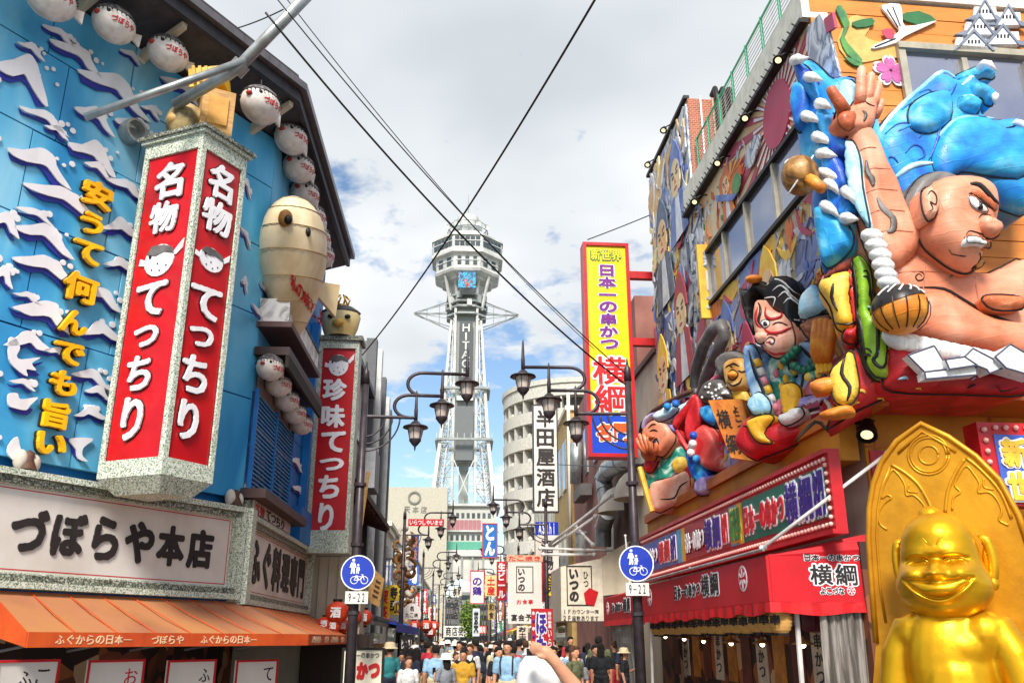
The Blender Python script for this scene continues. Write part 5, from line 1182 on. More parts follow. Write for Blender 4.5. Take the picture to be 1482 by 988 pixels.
CR = [(1276, 8), (1284, 20), (1296, 36), (1302, 44), (1290, 54), (1264, 66), (1266, 70), (1296, 62), (1310, 52), (1340, 38), (1356, 30), (1338, 34), (1310, 38), (1306, 24), (1302, 6)]
mur(RF, CR, M_WHITE, 'painted_crane', .08, .12, 2); mur(RF, [(1276, 44), (1292, 42), (1294, 54), (1284, 56)], M_MROSE, 'crane_patch', .12, .13, 2)
for a, b in (((1284, 14), (1300, 40)), ((1292, 10), (1303, 38)), ((1266, 68), (1296, 56))): MB().tube([RF.P(*a, .125), RF.P(*b, .125)], .012, 5).build('painted_line', M_BLACK, rb)
M_CAST = mat('castle_white', '#e4e4e6', rough=.6); M_CASR = mat('castle_roof', '#7c8494', rough=.6)
for k, (x, y, w) in enumerate(((1410, 62, 46), (1418, 40, 36), (1426, 18, 28), (1452, 54, 40), (1460, 26, 30))):
    mur(RF, [(x - w, y + 10), (x - w * .6, y + 4), (x + w * .6, y + 4), (x + w, y + 12)], M_CASR, 'castle_roof', .1, .17)
    mur(RF, [(x - w * .6, y + 4), (x - w * .55, y - 8), (x + w * .55, y - 8), (x + w * .6, y + 4)], M_CAST, 'castle_wall', .1, .14)
    mur(RF, [(x - w * .62, y + 10), (x, y - 18), (x + w * .62, y + 10)], M_CAST, 'castle_gable', .1, .2)
    mur(RF, [(x - w * .66, y + 11), (x, y - 21), (x + w * .66, y + 11), (x + w * .58, y + 11), (x, y - 16), (x - w * .58, y + 11)], M_CASR, 'gable_edge', .2, .22)
    for j in range(4): mur(RF, [(x - 9 + j * 5, y + 1), (x - 9 + j * 5, y - 4), (x - 6.5 + j * 5, y - 4), (x - 6.5 + j * 5, y + 1)], M_BLACK, 'castle_window', .2, .205)
wb = [(1316, 76), (1482, 92), (1482, 190), (1330, 180)]
u0_, za = RF.at(1318, 160, .1); u1_, _ = RF.at(1482, 160, .1); zt_ = RF.at(1320, 75, .1)[1]; zb_ = zt_ - 2.2
bxp(RF, u0_, u1_ + 1, zb_, zt_, .05, .09, M_SKYG, 'window_pane', rb)
M_MULL = mat('steel_mullion', '#b5ac98')
for a, b, c, d in ((u0_ - .08, u0_ + .04, zb_, zt_), (u0_ + 1.0, u0_ + 1.1, zb_, zt_ - .1), (u0_ + 2.1, u0_ + 2.2, zb_, zt_ - .1)): bxp(RF, a, b, c, d, .091, .17, M_MULL, 'mullion', rb)
bxp(RF, u0_ - .08, u1_ + 1, zt_, zt_ + .12, .05, .2, M_MULL, 'window_head', rb)
# shelf that carries the reliefs
c5 = RS.w(-1.0, 0, .4)
bxp(RS, -1.0, 11.6, 4.66, 4.86, .1, .44, M_SHELF, 'relief_shelf', rb)
bxp(RF, -.36, 8, 4.78, 4.98, .0, 1.0, M_SHELF, 'relief_shelf', rb)
bxp(RS, -.02, 11.6, 4.12, 4.655, .1, .36, M_OWALL, 'timber_band', rb)
bxp(RF, -.02, 8, 2.6, 4.78, .0, .05, M_OWALL, 'timber_band', rb)
for u_ in (.12, 1.9): bxp(RF, u_, u_ + .035, 3.4, 4.77, .05, .065, M_SHELF, 'board_joint', rb)
bxp(RF, -.02, 8, 4.3, 4.32, .05, .066, M_SHELF, 'board_joint', rb)
bxp(RF, .02, .6, 3.35, 4.25, .051, .09, M_REDF, 'red_board', rb); bxp(RF, .62, .96, 3.35, 3.78, .091, .25, mat('beige_box', '#cfc6ae', rough=.5), 'switch_box', rb)
spot(RF, 1255, 620, .35, 'black spotlight on the orange wall under the relief shelf', 1.5)

# ---- the tall mural building next door
mb2 = thing('mural_building', RS.w(9.2, 0), 'taller building with a silver and blue figure mural and a brick edge beside the restaurant', 'building')
q = [RS.w(7.25, 0, -.15), RS.w(11.3, 0, -.15), RS.w(11.3, 0) + RF.u * 7, RS.w(7.25, 0) + RF.u * 7]
MB().prism([Vector((p.x, p.y, 0)) for p in q], (0, 0, 14.9)).build('wall', mat('tan_siding', '#c9a98e', rough=.7, rgb2='#b8967a', dirt=.2), mb2)
M_BRK = bpy.data.materials.new('brick'); M_BRK.use_nodes = True; _t = M_BRK.node_tree; _b = _t.nodes['Principled BSDF']; _k = _t.nodes.new('ShaderNodeTexBrick'); _c = _t.nodes.new('ShaderNodeTexCoord'); _m = _t.nodes.new('ShaderNodeMapping'); _m.inputs['Rotation'].default_value = (R(90), 0, 0)
_t.links.new(_c.outputs['Object'], _m.inputs[0]); _t.links.new(_m.outputs[0], _k.inputs[0]); _k.inputs['Scale'].default_value = 4.5; _k.inputs['Color1'].default_value = (*srgb('#a8583c'), 1); _k.inputs['Color2'].default_value = (*srgb('#8e4630'), 1); _k.inputs['Mortar'].default_value = (*srgb('#b9a08c'), 1); _t.links.new(_k.outputs[0], _b.inputs['Base Color']); _b.inputs['Roughness'].default_value = .8
F2 = Fr(RS.w(7.25, 0, -.15), 87)
bx('brick_pier', M_BRK, F2, 0, .62, 11.5, 14.85, .0, .06, mb2)
for k in range(9): bx('siding_plank', mat('tan_siding', '#c9a98e'), F2, .64, 5, 11.7 + k * .36, 12.04 + k * .36, .0, .05, mb2)
for du in (.75, .95, 1.12): MB().tube([F2.w(du, 11.4, .14), F2.w(du, 14.9, .14), F2.w(du, 15.2, .05), F2.w(du, 15.15, -.2)], .075, 8).build('black_pipe', M_BLACK, mb2, smooth=True)
MB().tube([F2.w(.32, 9, .1), F2.w(.32, 14.9, .1)], .025, 6).build('white_conduit', M_WHITE, mb2)
MB().tube([F2.w(.66, 11.3, .3), F2.w(.66, 13.2, .3)], .04, 6).build('green_post', M_GREENR, mb2)
for k in range(8): MB().tube([F2.w(.7, 11.5 + k * .2, .3), F2.w(2.2, 11.9 + k * .2, .3)], .02, 4).build('stair_rail', M_GREENR, mb2)
M_MURAL = ramp_tex('silver_mural', 'noise', [(.26, '#c98f5a'), (.36, '#a9b4b8'), (.44, '#e6e4e2'), (.50, '#7c8aa0'), (.55, '#dfe0e2'), (.62, '#4a6aa0'), (.7, '#cfd0d2')], 1.3, rough=.55, dist=1.1, detail=4, stretch=(1.6, 1.6, .6))
for k in range(3):
    for j in range(5): bx('mural_panel', M_MURAL, RS, 7.26 + k * 1.34, 8.58 + k * 1.34, 1.0 + j * 2.75, 3.72 + j * 2.75, -.16, -.1 + .006 * ((k + j) % 2), mb2)
bx('parapet', M_BLACK, RS, 7.2, 11.35, 14.86, 14.95, -.2, -.05, mb2)
def mm(pts, m_, nm='painted_shape', k=2, o1=-.04): return mur(RS, pts, m_, nm, -.09, o1, k, mb2)
mm([(938, 300), (944, 260), (958, 232), (968, 216), (970, 260), (962, 300), (948, 330)], mat('mural_tan', '#c79a66', rough=.6, rgb2='#e0c08c'))
mm([(956, 260), (966, 226), (978, 204), (986, 230), (988, 262), (972, 272)], mat('mural_indigo', '#3c4c86', rough=.6, rgb2='#6a78a8'))
mm([(962, 262), (972, 246), (984, 240), (990, 268), (984, 300), (966, 310), (956, 290)], M_MGREY)
mm([(950, 320), (966, 300), (992, 296), (998, 340), (990, 400), (970, 420), (955, 390)], M_MGREY)
mm([(968, 396), (976, 380), (984, 400), (984, 470), (974, 500), (966, 460)], mat('mural_cream2', '#e8dcb8', rough=.6, rgb2='#d9c06a'))
mm([(985, 404), (996, 392), (1000, 430), (992, 470), (984, 450)], mat('mural_crimson', '#b83a40', rough=.6, rgb2='#8e3a58'))
mm([(950, 470), (966, 450), (974, 480), (960, 520), (950, 510)], M_MBLUE)
mm([(980, 510), (996, 480), (1004, 520), (996, 590), (982, 600)], mat('mural_wine', '#9a5560', rough=.6, rgb2='#c48a8e'))
mm([(958, 540), (972, 530), (976, 600), (962, 630)], M_MBLUE)
mm([(996, 330), (1010, 305), (1030, 300), (1022, 350), (1004, 372)], M_MGREY)
for x_, y_, lb in ((961, 187, 'upper'), (938, 237, 'lower')):
    spot(RS, x_, y_, .2, lb + ' small black spotlight on the outer edge of the mural building')
bb = thing('wall_building', RS.w(13, 0), 'plain beige wall below the tall yellow sign behind the reliefs', 'building')
q = [RS.w(11.4, 0, -.1), RS.w(15.6, 0, -.1), RS.w(15.6, 0) + RF.u * 7, RS.w(11.4, 0) + RF.u * 7]
MB().prism([Vector((p.x, p.y, 0)) for p in q], (0, 0, 9.4)).build('wall', M_BEIGE, bb)
MB().prism([Vector((p.x - .1, p.y, 9.402)) for p in q], (0, 0, .15)).build('parapet', M_BROWN, bb)
# second yellow sign glimpsed by the window
t = thing('yellow_sign', RS.P(1037, 400, .3), 'smaller yellow vertical sign behind the mural by the window corner', 'sign')
YF = Fr(RS.P(1024, 400, .1), 90); 
b = pbox(YF, 1012, 354, 1050, 460, 0); bx('panel', M_MYEL, YF, b[0], b[1], b[2], b[3], -.1, 0, t); bx('edge', mat('maroon_edge', '#7c3a2a'), YF, b[1] + .002, b[1] + .06, b[2], b[3], -.12, .03, t)
vtext(YF, '新日本', b[0] + .1, b[1] - .05, b[2] + .1, b[3] - .1, 0, .02, M_MGREY, t, .04, joined=True)

# swept brush shapes that make up the painted figures
def brushed(fr, par, u0, u1, z0, z1, o, n, mats, seed, lean=.3, big=1.0):
    rn = random.Random(seed)
    for k in range(n):
        u = u0 + (u1 - u0) * rn.random(); z = z0 + (z1 - z0) * rn.random(); L = rn.uniform(.3, 1.1) * big; w = rn.uniform(.04, .26) * big; b = rn.uniform(-.45, .45); a = rn.gauss(R(90), lean * 2.2); pts = []
        for t in range(6): q = t / 5; x = (q - .5) * L; y = b * math.sin(math.pi * q) * L + w * .5 * math.sin(math.pi * q) * (1 - .4 * q); pts.append((x, y))
        for t in range(4, 0, -1): q = t / 5; x = (q - .5) * L; y = b * math.sin(math.pi * q) * L - w * .5 * math.sin(math.pi * q); pts.append((x, y))
        p = clip_rect([(u + x * math.cos(a) - y * math.sin(a), z + x * math.sin(a) + y * math.cos(a)) for x, y in pts], u0, u1, z0, z1)
        if len(p) > 2: o1 = o + .003 + .0001 * k; fr.poly(MB(), p, o - .03, o1).build('brush_shape', mats[k % len(mats)], par)
MW_ = mat('mural_pale', '#dfe0e2', rough=.6, rgb2='#b4bac6', scale=2); MD_ = mat('mural_slate', '#3c4a5e', rough=.6, rgb2='#6c7a92', scale=2)
brushed(RS, mb2, 7.3, 11.2, 5.2, 14.7, -.045, 190, [MW_, M_MGREY, MD_, M_MBLUE, MW_, mat('mural_tan', '#c79a66'), M_MGREY, mat('mural_cream2', '#e8dcb8')], 11, .35, 1.5)
brushed(RS, mb2, 7.3, 11.2, 5.2, 12.0, .03, 60, [MW_, MD_, mat('mural_crimson', '#b83a40'), M_MYEL, M_MGREY, M_MBLUE], 12, .3, 1.2)
brushed(RS, rb, .1, 7.1, 5.6, 8.6, .075, 150, [MW_, M_MBLUE, M_MYEL, mat('mural_lilac', '#8a90b8'), M_MORA, mat('mural_sand', '#c9bb95'), M_MROSE, M_MGREY], 13, .6, 1.0)
brushed(RS, rb, 3.2, 7.1, 10.0, 11.4, .05, 40, [MW_, M_MORA, M_MGREY, M_MCREAM, M_MROSE, M_MGRN], 14, .7, .6)
brushed(RS, rb, 5.95, 7.15, 8.7, 11.4, .09, 34, [MW_, MD_, M_MGREY, M_MCREAM], 15, .5, .8)

def mface(fr, par, cu, cz, r_, sk, hr, o):   # a painted face with headdress and drawn features
    E = lambda x, z, a, b, n=14: [(cu + fr.rd * (x + a * math.cos(2 * math.pi * k / n)) * r_, cz + (z + b * math.sin(2 * math.pi * k / n)) * r_) for k in range(n)]
    T = lambda p: [(cu + fr.rd * x * r_, cz + z * r_) for x, z in p]
    for nm, p, m_, a in (('painted_robe', T([(-1.6, -3.4), (-1.1, -1.1), (0, -.7), (1.1, -1.1), (1.7, -3.4)]), hr, 0), ('painted_robe', T([(-.5, -3.4), (-.25, -.9), (.3, -.9), (.7, -3.4)]), MW_, .004), ('painted_headdress', T([(-1.1, .1), (-.95, 1.0), (-.5, 1.9), (0, 2.3), (.5, 1.8), (1, 1), (1.1, .1)]), hr, .008), ('painted_face', E(0, 0, .85, 1.05), sk, .012), ('painted_eye', E(-.35, .15, .2, .09, 8), P_LINE, .016), ('painted_eye', E(.35, .15, .2, .09, 8), P_LINE, .016), ('painted_brow', T([(-.65, .4), (-.2, .3), (-.2, .42), (-.6, .56)]), P_LINE, .016), ('painted_brow', T([(.65, .4), (.2, .3), (.2, .42), (.6, .56)]), P_LINE, .016), ('painted_nose', T([(-.05, .1), (.18, -.3), (-.12, -.32)]), M_MORA, .016), ('painted_mouth', E(0, -.58, .3, .09, 8), M_MROSE, .016)):
        fr.poly(MB(), p, o - .02, o + a + .004).build(nm, m_, par)
for cu_, cz_, r_, hr_ in ((8.0, 13.0, .5, M_MBLUE), (9.6, 12.0, .55, MD_), (8.3, 9.4, .5, mat('mural_crimson', '#b83a40')), (10.3, 8.4, .5, M_MYEL)): mface(RS, mb2, cu_, cz_, r_, M_MCREAM, hr_, .06)
for cu_, cz_, r_, hr_ in ((5.0, 7.6, .38, M_MBLUE), (2.6, 7.7, .4, M_MYEL), (3.9, 6.8, .35, M_MROSE)): mface(RS, rb, cu_, cz_, r_, M_MCREAM, hr_, .1)
mface(RS, rb, 4.3, 10.75, .22, M_MCREAM, M_MORA, .1)

# ------------------------------------------------------------------ paint for the reliefs
def paper(name, stops, scale=1.2, dist=1.0, rough=.5, wire=.22, detail=3):
    m = ramp_tex(name, 'noise', stops, scale, rough=rough, dist=dist, detail=detail, coat=.04)
    t = m.node_tree; b_ = t.nodes['Principled BSDF']; l_ = b_.inputs['Base Color'].links[0].from_socket; n_ = t.nodes.new('ShaderNodeTexNoise'); n_.inputs['Scale'].default_value = 5; n_.inputs['Detail'].default_value = 8; n_.inputs['Roughness'].default_value = .7
    r_ = t.nodes.new('ShaderNodeValToRGB'); r_.color_ramp.elements[0].position = .48; r_.color_ramp.elements[1].position = .72; r_.color_ramp.elements[0].color = (1, 1, 1, 1); r_.color_ramp.elements[1].color = (.62, .57, .5, 1); x_ = t.nodes.new('ShaderNodeMixRGB'); x_.blend_type = 'MULTIPLY'; x_.inputs[0].default_value = .8
    t.links.new(n_.outputs[0], r_.inputs[0]); t.links.new(l_, x_.inputs[1]); t.links.new(r_.outputs[0], x_.inputs[2]); t.links.new(x_.outputs[0], b_.inputs['Base Color'])
    b = t.nodes['Principled BSDF']; co = t.nodes.new('ShaderNodeTexCoord'); mp = t.nodes.new('ShaderNodeMapping'); mp.inputs['Rotation'].default_value = (R(90), 0, R(12))
    k = t.nodes.new('ShaderNodeTexBrick'); k.inputs['Scale'].default_value = 1.9; k.inputs['Mortar Size'].default_value = .018; k.inputs['Mortar Smooth'].default_value = .9;
    ns = t.nodes.new('ShaderNodeTexNoise'); ns.inputs['Scale'].default_value = 1.3; ad_ = t.nodes.new('ShaderNodeVectorMath'); ad_.operation = 'MULTIPLY_ADD'; ad_.inputs[1].default_value = (.35, .35, .35)
    t.links.new(co.outputs['Object'], ns.inputs['Vector']); t.links.new(ns.outputs['Color'], ad_.inputs[0]); t.links.new(co.outputs['Object'], ad_.inputs[2]); t.links.new(ad_.outputs[0], mp.inputs[0]); t.links.new(mp.outputs[0], k.inputs[0])
    bp = t.nodes.new('ShaderNodeBump'); bp.inputs['Strength'].default_value = wire; bp.inputs['Distance'].default_value = .03; t.links.new(k.outputs['Fac'], bp.inputs['Height']); t.links.new(bp.outputs[0], b.inputs['Normal'])
    return m
P_SKIN = paper('painted_skin', [(.3, '#cf7450'), (.5, '#e08c6a'), (.66, '#eba88a')], .9); P_SKIND = paper('painted_skin_deep', [(.3, '#a84a24'), (.55, '#cf6e40'), (.7, '#e09a74')], 1.4)
P_BLUE = paper('painted_wave_blue', [(.28, '#0a3fae'), (.42, '#0f7fd4'), (.54, '#2aa6e0'), (.66, '#7fcfee'), (.76, '#cfeaf4')], .95, 1.2); P_BLUE2 = paper('painted_deep_blue', [(.3, '#06268c'), (.45, '#0f52c0'), (.6, '#1f92d8'), (.74, '#62c4e6')], 1.6, 1.2)
P_PALE = paper('painted_pale_blue', [(.3, '#3f9fe0'), (.5, '#a9dcf2'), (.68, '#e2f2f6')], 1.4); P_WHITE = paper('painted_white', [(.3, '#cfd2d6'), (.55, '#ecebe8'), (.7, '#f4f2ee')], 2)
P_HAIR = paper('painted_hair', [(.3, '#3c3836'), (.55, '#6c6866'), (.7, '#8c8886')], 1.2); P_BLK = mat('gloss_black', '#141212', rough=.35, rgb2='#2c2626'); 
P_GRN = paper('painted_green', [(.3, '#6a9a12'), (.5, '#8fbf1e'), (.68, '#b9d65a')], 1.1); P_YEL = paper('painted_yellow', [(.3, '#e09a12'), (.52, '#f0b82a'), (.7, '#f6d060')], 1.4); P_RED = paper('painted_red', [(.3, '#96101a'), (.52, '#c81820'), (.68, '#e2343a')], 1.5)
P_ORA = paper('painted_orange', [(.3, '#b4581a'), (.52, '#dc8420'), (.7, '#f2ac3a')], 1.5); P_OCH = paper('painted_ochre', [(.3, '#a8702a'), (.55, '#d09a4a'), (.7, '#e0b878')], 2); P_TEAL = paper('painted_teal', [(.3, '#0f5c54'), (.5, '#2a9a84'), (.62, '#d8e6d8'), (.7, '#3a6ab8')], 2.6)
P_BGREY = paper('painted_blue_grey', [(.3, '#3c4c80'), (.5, '#6f9ccc'), (.66, '#b4d4ec')], 1.6); P_ROSE = paper('painted_rose', [(.3, '#b03a5a'), (.5, '#d0607a'), (.7, '#e49aa4')], 1.3); P_PURP = paper('painted_purple', [(.3, '#5a4a8c'), (.5, '#8a7ab8'), (.64, '#c8b8d0'), (.74, '#8cb8d0')], 2.2)
P_PINK = paper('painted_pink_skin', [(.3, '#dc8a6c'), (.5, '#eda78c'), (.7, '#f6cdb8')], 1.3)

# ---- blue claws on the corner
CL = Fr((5.2, 11.2), 140)
cw = thing('wave_relief', CL.w(0, 5, 0), 'blue paper wave with white clawed crests left of the raised arm', 'relief')
b = Puff(CL, [(1143, 84), (1160, 78), (1178, 88), (1200, 108), (1230, 106), (1236, 150), (1250, 200), (1262, 262), (1258, 330), (1236, 372), (1186, 398), (1178, 350), (1168, 300), (1170, 262), (1154, 236), (1146, 180), (1136, 150), (1146, 122)], .0, .5, P_BLUE, cw, 'wave_body', r=.55, back=.5, res=.06)
for pts, m_, h_ in (([(1146, 96), (1160, 90), (1178, 110), (1186, 140), (1178, 150), (1160, 130)], P_BLUE2, .25), ([(1178, 165), (1196, 156), (1216, 180), (1230, 215), (1210, 232), (1190, 205)], P_BLUE2, .3), ([(1184, 215), (1200, 205), (1222, 235), (1232, 270), (1205, 280), (1190, 250)], P_BLUE2, .3), ([(1196, 262), (1216, 255), (1236, 290), (1232, 320), (1200, 310)], P_BLUE2, .25), ([(1236, 118), (1216, 118), (1210, 150), (1226, 180), (1240, 170)], P_PALE, .2), ([(1176, 300), (1200, 300), (1228, 330), (1226, 360), (1192, 386), (1180, 350)], P_BLUE, .3), ([(1150, 118), (1172, 126), (1168, 170), (1152, 190), (1142, 150)], P_BLUE, .25)):
    b.sub(pts, h_, m_, cw, 'wave_lobe', rise=-.05, back=.1)
def claw(par, fr, x, y, dx, dy, r_, o, m_=None):
    p0 = fr.P(x, y, o); p1 = fr.P(x + dx * .6, y + dy * .45, o + .1); p2 = fr.P(x + dx, y + dy, o + .04)
    MB().tube([p0 - fr.n * .12, p0, (p0 + p1) / 2 + fr.n * .03, p1, p2], [r_ * .9, r_, r_ * .92, r_ * .6, r_ * .12], 10).build('claw', m_ or P_WHITE, par, smooth=True)
for x, y, dx, dy in ((1150, 88, 26, -6), (1170, 112, 26, 6), (1186, 150, 22, 10), (1166, 168, 26, 12), (1182, 198, 26, 14), (1188, 222, 30, 6), (1190, 250, 32, 14), (1196, 262, 24, 26), (1194, 298, 26, 22), (1222, 316, 26, 2), (1224, 276, 20, 28)):
    claw(cw, CL, x, y, dx * .8, dy * .8, .085, .5)
b.sub([(1222, 208), (1232, 202), (1242, 226), (1246, 270), (1256, 322), (1250, 326), (1232, 290), (1222, 250)], .18, P_PALE, cw, 'fin', rise=.12, back=.2)
# brown gourd with handle beside the claws
gt = thing('gourd_relief', CL.P(1160, 250, .6), 'round brown paper gourd with a small handle beside the blue wave', 'relief')
gp = CL.P(1158, 254, .8); MB().ell(gp, (.26, .26, .29), 16, 10).build('gourd_body', paper('gourd_brown', [(.35, '#5a3a1a'), (.5, '#9a6a2a'), (.68, '#c89a5a')], 4), gt, smooth=True)
MB().tube([gp, CL.P(1176, 262, .9), CL.P(1190, 274, .95)], [.09, .085, .07], 8).build('gourd_handle', P_ORA, gt, smooth=True); MB().ell(CL.P(1143, 238, .75), (.08, .08, .08)).build('gourd_knob', P_WHITE, gt, smooth=True)
MB().tube([gp + Vector((.28 * math.cos(a) * .72, -.2 * abs(math.sin(a)) , .3 * math.cos(a))) for a in [k * math.pi / 10 for k in range(11)]], .012, 5).build('gourd_cord', P_WHITE, gt)

# ---- great blue hand-like wave on the right
SU = Fr((5.15, 11.0), 86)
wv = thing('wave_relief', SU.w(2, 7, -.2), 'large blue paper wave with curled fingers behind the wrestler, upper right', 'relief')
b = Puff(SU, [(1262, 215), (1275, 180), (1305, 148), (1335, 122), (1362, 100), (1386, 110), (1410, 105), (1440, 140), (1425, 160), (1440, 168), (1490, 176), (1500, 300), (1440, 290), (1400, 270), (1350, 290), (1315, 320), (1285, 270)], -.25, .45, P_BLUE, wv, 'wave_body', r=.6, back=.6, res=.07)
for pts in ([(1384, 108), (1404, 98), (1424, 92), (1443, 104), (1440, 112), (1426, 110), (1410, 118), (1392, 124)], [(1404, 118), (1424, 120), (1442, 134), (1440, 150), (1430, 148), (1424, 138), (1408, 138)], [(1392, 138), (1408, 138), (1422, 148), (1418, 162), (1404, 160), (1390, 152)], [(1388, 168), (1430, 166), (1460, 182), (1490, 178), (1490, 250), (1440, 252), (1396, 246), (1370, 262), (1352, 230), (1362, 196)], [(1320, 150), (1350, 130), (1378, 132), (1380, 170), (1350, 190), (1322, 182)]):
    b.sub(pts, .22, P_BLUE, wv, 'wave_finger', rise=-.02, back=.25)
for ln in ([(1280, 195), (1295, 182), (1308, 178), (1320, 180), (1336, 190), (1330, 200)], [(1304, 160), (1312, 154), (1322, 148), (1330, 152), (1326, 160)], [(1330, 135), (1344, 130), (1352, 138), (1346, 148)], [(1310, 222), (1322, 210), (1334, 214), (1338, 226), (1328, 232)], [(1270, 240), (1290, 226), (1300, 236)]):
    b.line(ln, .03, mat('brush_blue', '#164a9c', rough=.5), wv)
for l in ([(1268, 200), (1282, 178), (1308, 150), (1338, 124), (1364, 104), (1384, 114)], [(1392, 124), (1410, 110), (1430, 104), (1440, 110)], [(1394, 140), (1410, 142), (1420, 150)], [(1356, 200), (1376, 180), (1400, 170), (1440, 172)], [(1290, 262), (1320, 240), (1350, 236)]): b.line(l, .09, P_PALE, wv, 'foam_ridge')
for l in ([(1372, 150), (1362, 176), (1356, 206), (1344, 232)], [(1384, 122), (1372, 140), (1350, 152)], [(1400, 200), (1420, 214), (1450, 214)], [(1396, 232), (1426, 240), (1460, 232)], [(1300, 190), (1330, 176), (1350, 176)]): b.line(l, .05, P_BLUE2, wv, 'wave_crease')
for x, y, dx, dy in ((1424, 92, 20, 12), (1438, 138, 2, 14), (1472, 178, 18, 14)): claw(wv, SU, x, y, dx, dy, .06, .12)

# ---- the wrestler
su = thing('wrestler_relief', SU.w(1.5, 5, 0), 'huge paper relief of a salmon skinned sumo wrestler with one arm raised', 'relief')
torso = Puff(SU, [(1262, 385), (1275, 350), (1290, 362), (1312, 350), (1335, 330), (1365, 350), (1400, 380), (1440, 388), (1500, 372), (1505, 520), (1440, 500), (1380, 488), (1330, 486), (1296, 492), (1286, 440)], .1, .55, P_SKIN, su, 'torso', r=.7, back=.9, res=.07)
arm = Puff(SU, [(1221, 190), (1232, 176), (1250, 172), (1266, 186), (1278, 206), (1290, 236), (1304, 262), (1316, 296), (1330, 318), (1340, 345), (1326, 372), (1300, 392), (1276, 384), (1258, 352), (1248, 318), (1240, 270), (1234, 230)], .35, .42, P_SKIN, su, 'raised_arm', r=.36, back=.5, res=.055)
palm = Puff(SU, [(1212, 168), (1218, 152), (1232, 152), (1242, 140), (1262, 138), (1272, 152), (1270, 172), (1262, 188), (1244, 194), (1226, 190)], .5, .3, P_SKIN, su, 'palm', r=.22, back=.35, res=.04)
def finger(par, fr, pts, r0, r1, o, m_):
    P_ = [fr.P(x, y, o + .06 * i / len(pts)) for i, (x, y) in enumerate(pts)]; n = len(P_); rs = [r0 + (r1 - r0) * i / (n - 1) for i in range(n)]
    P_.append(P_[-1] + (P_[-1] - P_[-2]) * .22); rs.append(r1 * .55)
    MB().tube(P_, rs, 9).build('finger', m_, par, smooth=True)
finger(su, SU, [(1222, 162), (1214, 148), (1207, 138), (1202, 128)], .1, .07, .7, P_SKIND)
finger(su, SU, [(1245, 150), (1246, 132), (1246, 116), (1247, 100)], .085, .06, .68, P_SKIN); finger(su, SU, [(1254, 150), (1257, 134), (1259, 120), (1261, 108)], .08, .055, .66, P_SKIN)
finger(su, SU, [(1262, 156), (1267, 142), (1270, 130), (1272, 120)], .075, .05, .62, P_SKIN); finger(su, SU, [(1266, 168), (1273, 156), (1276, 146)], .07, .045, .58, P_SKIN)
palm.sub([(1214, 166), (1224, 158), (1240, 160), (1240, 178), (1230, 188), (1218, 180)], .12, P_SKIND, su, 'thumb_base')
arm.line([(1254, 232), (1257, 250), (1262, 258), (1264, 270)], .09, P_HAIR, su, 'muscle_shade'); arm.line([(1270, 286), (1278, 302), (1292, 316), (1292, 332), (1284, 336)], .1, P_HAIR, su, 'muscle_shade')
palm.line([(1248, 160), (1253, 166), (1250, 176)], .05, P_HAIR, su, 'muscle_shade'); palm.line([(1244, 140), (1256, 150), (1266, 154)], .02, P_LINE, su)
for y in (215, 245, 275, 305, 335): arm.line([(1240 + (y - 215) * .18, y + 4), (1258 + (y - 215) * .25, y - 2), (1282 + (y - 215) * .42, y + 2)], .018, mat('wire_crease', '#c97c5c', rough=.5), su, 'paper_crease')
for pts in ([(1290, 395), (1340, 392), (1400, 398)], [(1294, 430), (1340, 425), (1390, 430)], [(1340, 360), (1336, 420), (1330, 480)], [(1410, 400), (1420, 450), (1440, 490)]): torso.line(pts, .018, mat('wire_crease', '#c97c5c'), su, 'paper_crease')
torso.line([(1340, 352), (1360, 368), (1372, 380), (1378, 396), (1374, 402)], .05, P_HAIR, su, 'muscle_shade'); torso.line([(1330, 416), (1366, 418), (1395, 434), (1430, 454), (1478, 470)], .045, P_LINE, su); torso.line([(1356, 488), (1372, 486), (1392, 494)], .04, P_LINE, su)
torso.line([(1334, 400), (1330, 396), (1325, 400), (1328, 406), (1336, 404), (1337, 396), (1328, 392)], .02, P_LINE, su, 'nipple_ring', k=2)
fore = torso.sub([(1330, 425), (1365, 418), (1400, 436), (1440, 456), (1500, 470), (1505, 520), (1420, 502), (1350, 490), (1318, 470)], .3, P_SKIN, su, 'thigh', rise=.0, back=.3, r=.35)
torso.sub([(1424, 430), (1440, 424), (1482, 428), (1482, 446), (1440, 446)], .14, P_SKIND, su, 'thumb', rise=.16)
head = Puff(SU, [(1336, 292), (1344, 268), (1362, 252), (1392, 247), (1424, 252), (1446, 270), (1453, 296), (1450, 318), (1446, 336), (1434, 352), (1426, 378), (1412, 388), (1390, 382), (1364, 364), (1346, 346), (1338, 320)], .55, .6, P_SKIN, su, 'head', r=.55, back=.6, res=.055)
head.sub([(1368, 350), (1392, 362), (1424, 372), (1424, 384), (1408, 389), (1386, 384), (1366, 368)], .12, P_OCH, su, 'jaw', rise=-.02, r=.12)
hair = head.sub([(1312, 292), (1322, 266), (1340, 250), (1364, 246), (1386, 254), (1382, 268), (1364, 280), (1366, 300), (1358, 306), (1352, 282), (1338, 292), (1334, 330), (1326, 320)], .22, P_HAIR, su, 'hair', rise=-.3, back=.5, r=.16)
ear = head.sub([(1336, 276), (1346, 268), (1358, 276), (1362, 294), (1356, 312), (1346, 318), (1338, 302)], .14, P_SKIN, su, 'ear', rise=.08, r=.08)
ear.line([(1342, 282), (1348, 276), (1355, 284), (1354, 296), (1346, 292), (1350, 302), (1344, 306)], .022, P_LINE, su)
head.sub([(1416, 318), (1424, 310), (1440, 316), (1452, 326), (1450, 338), (1436, 342), (1420, 332)], .26, P_SKIN, su, 'nose', rise=-.02, r=.12)
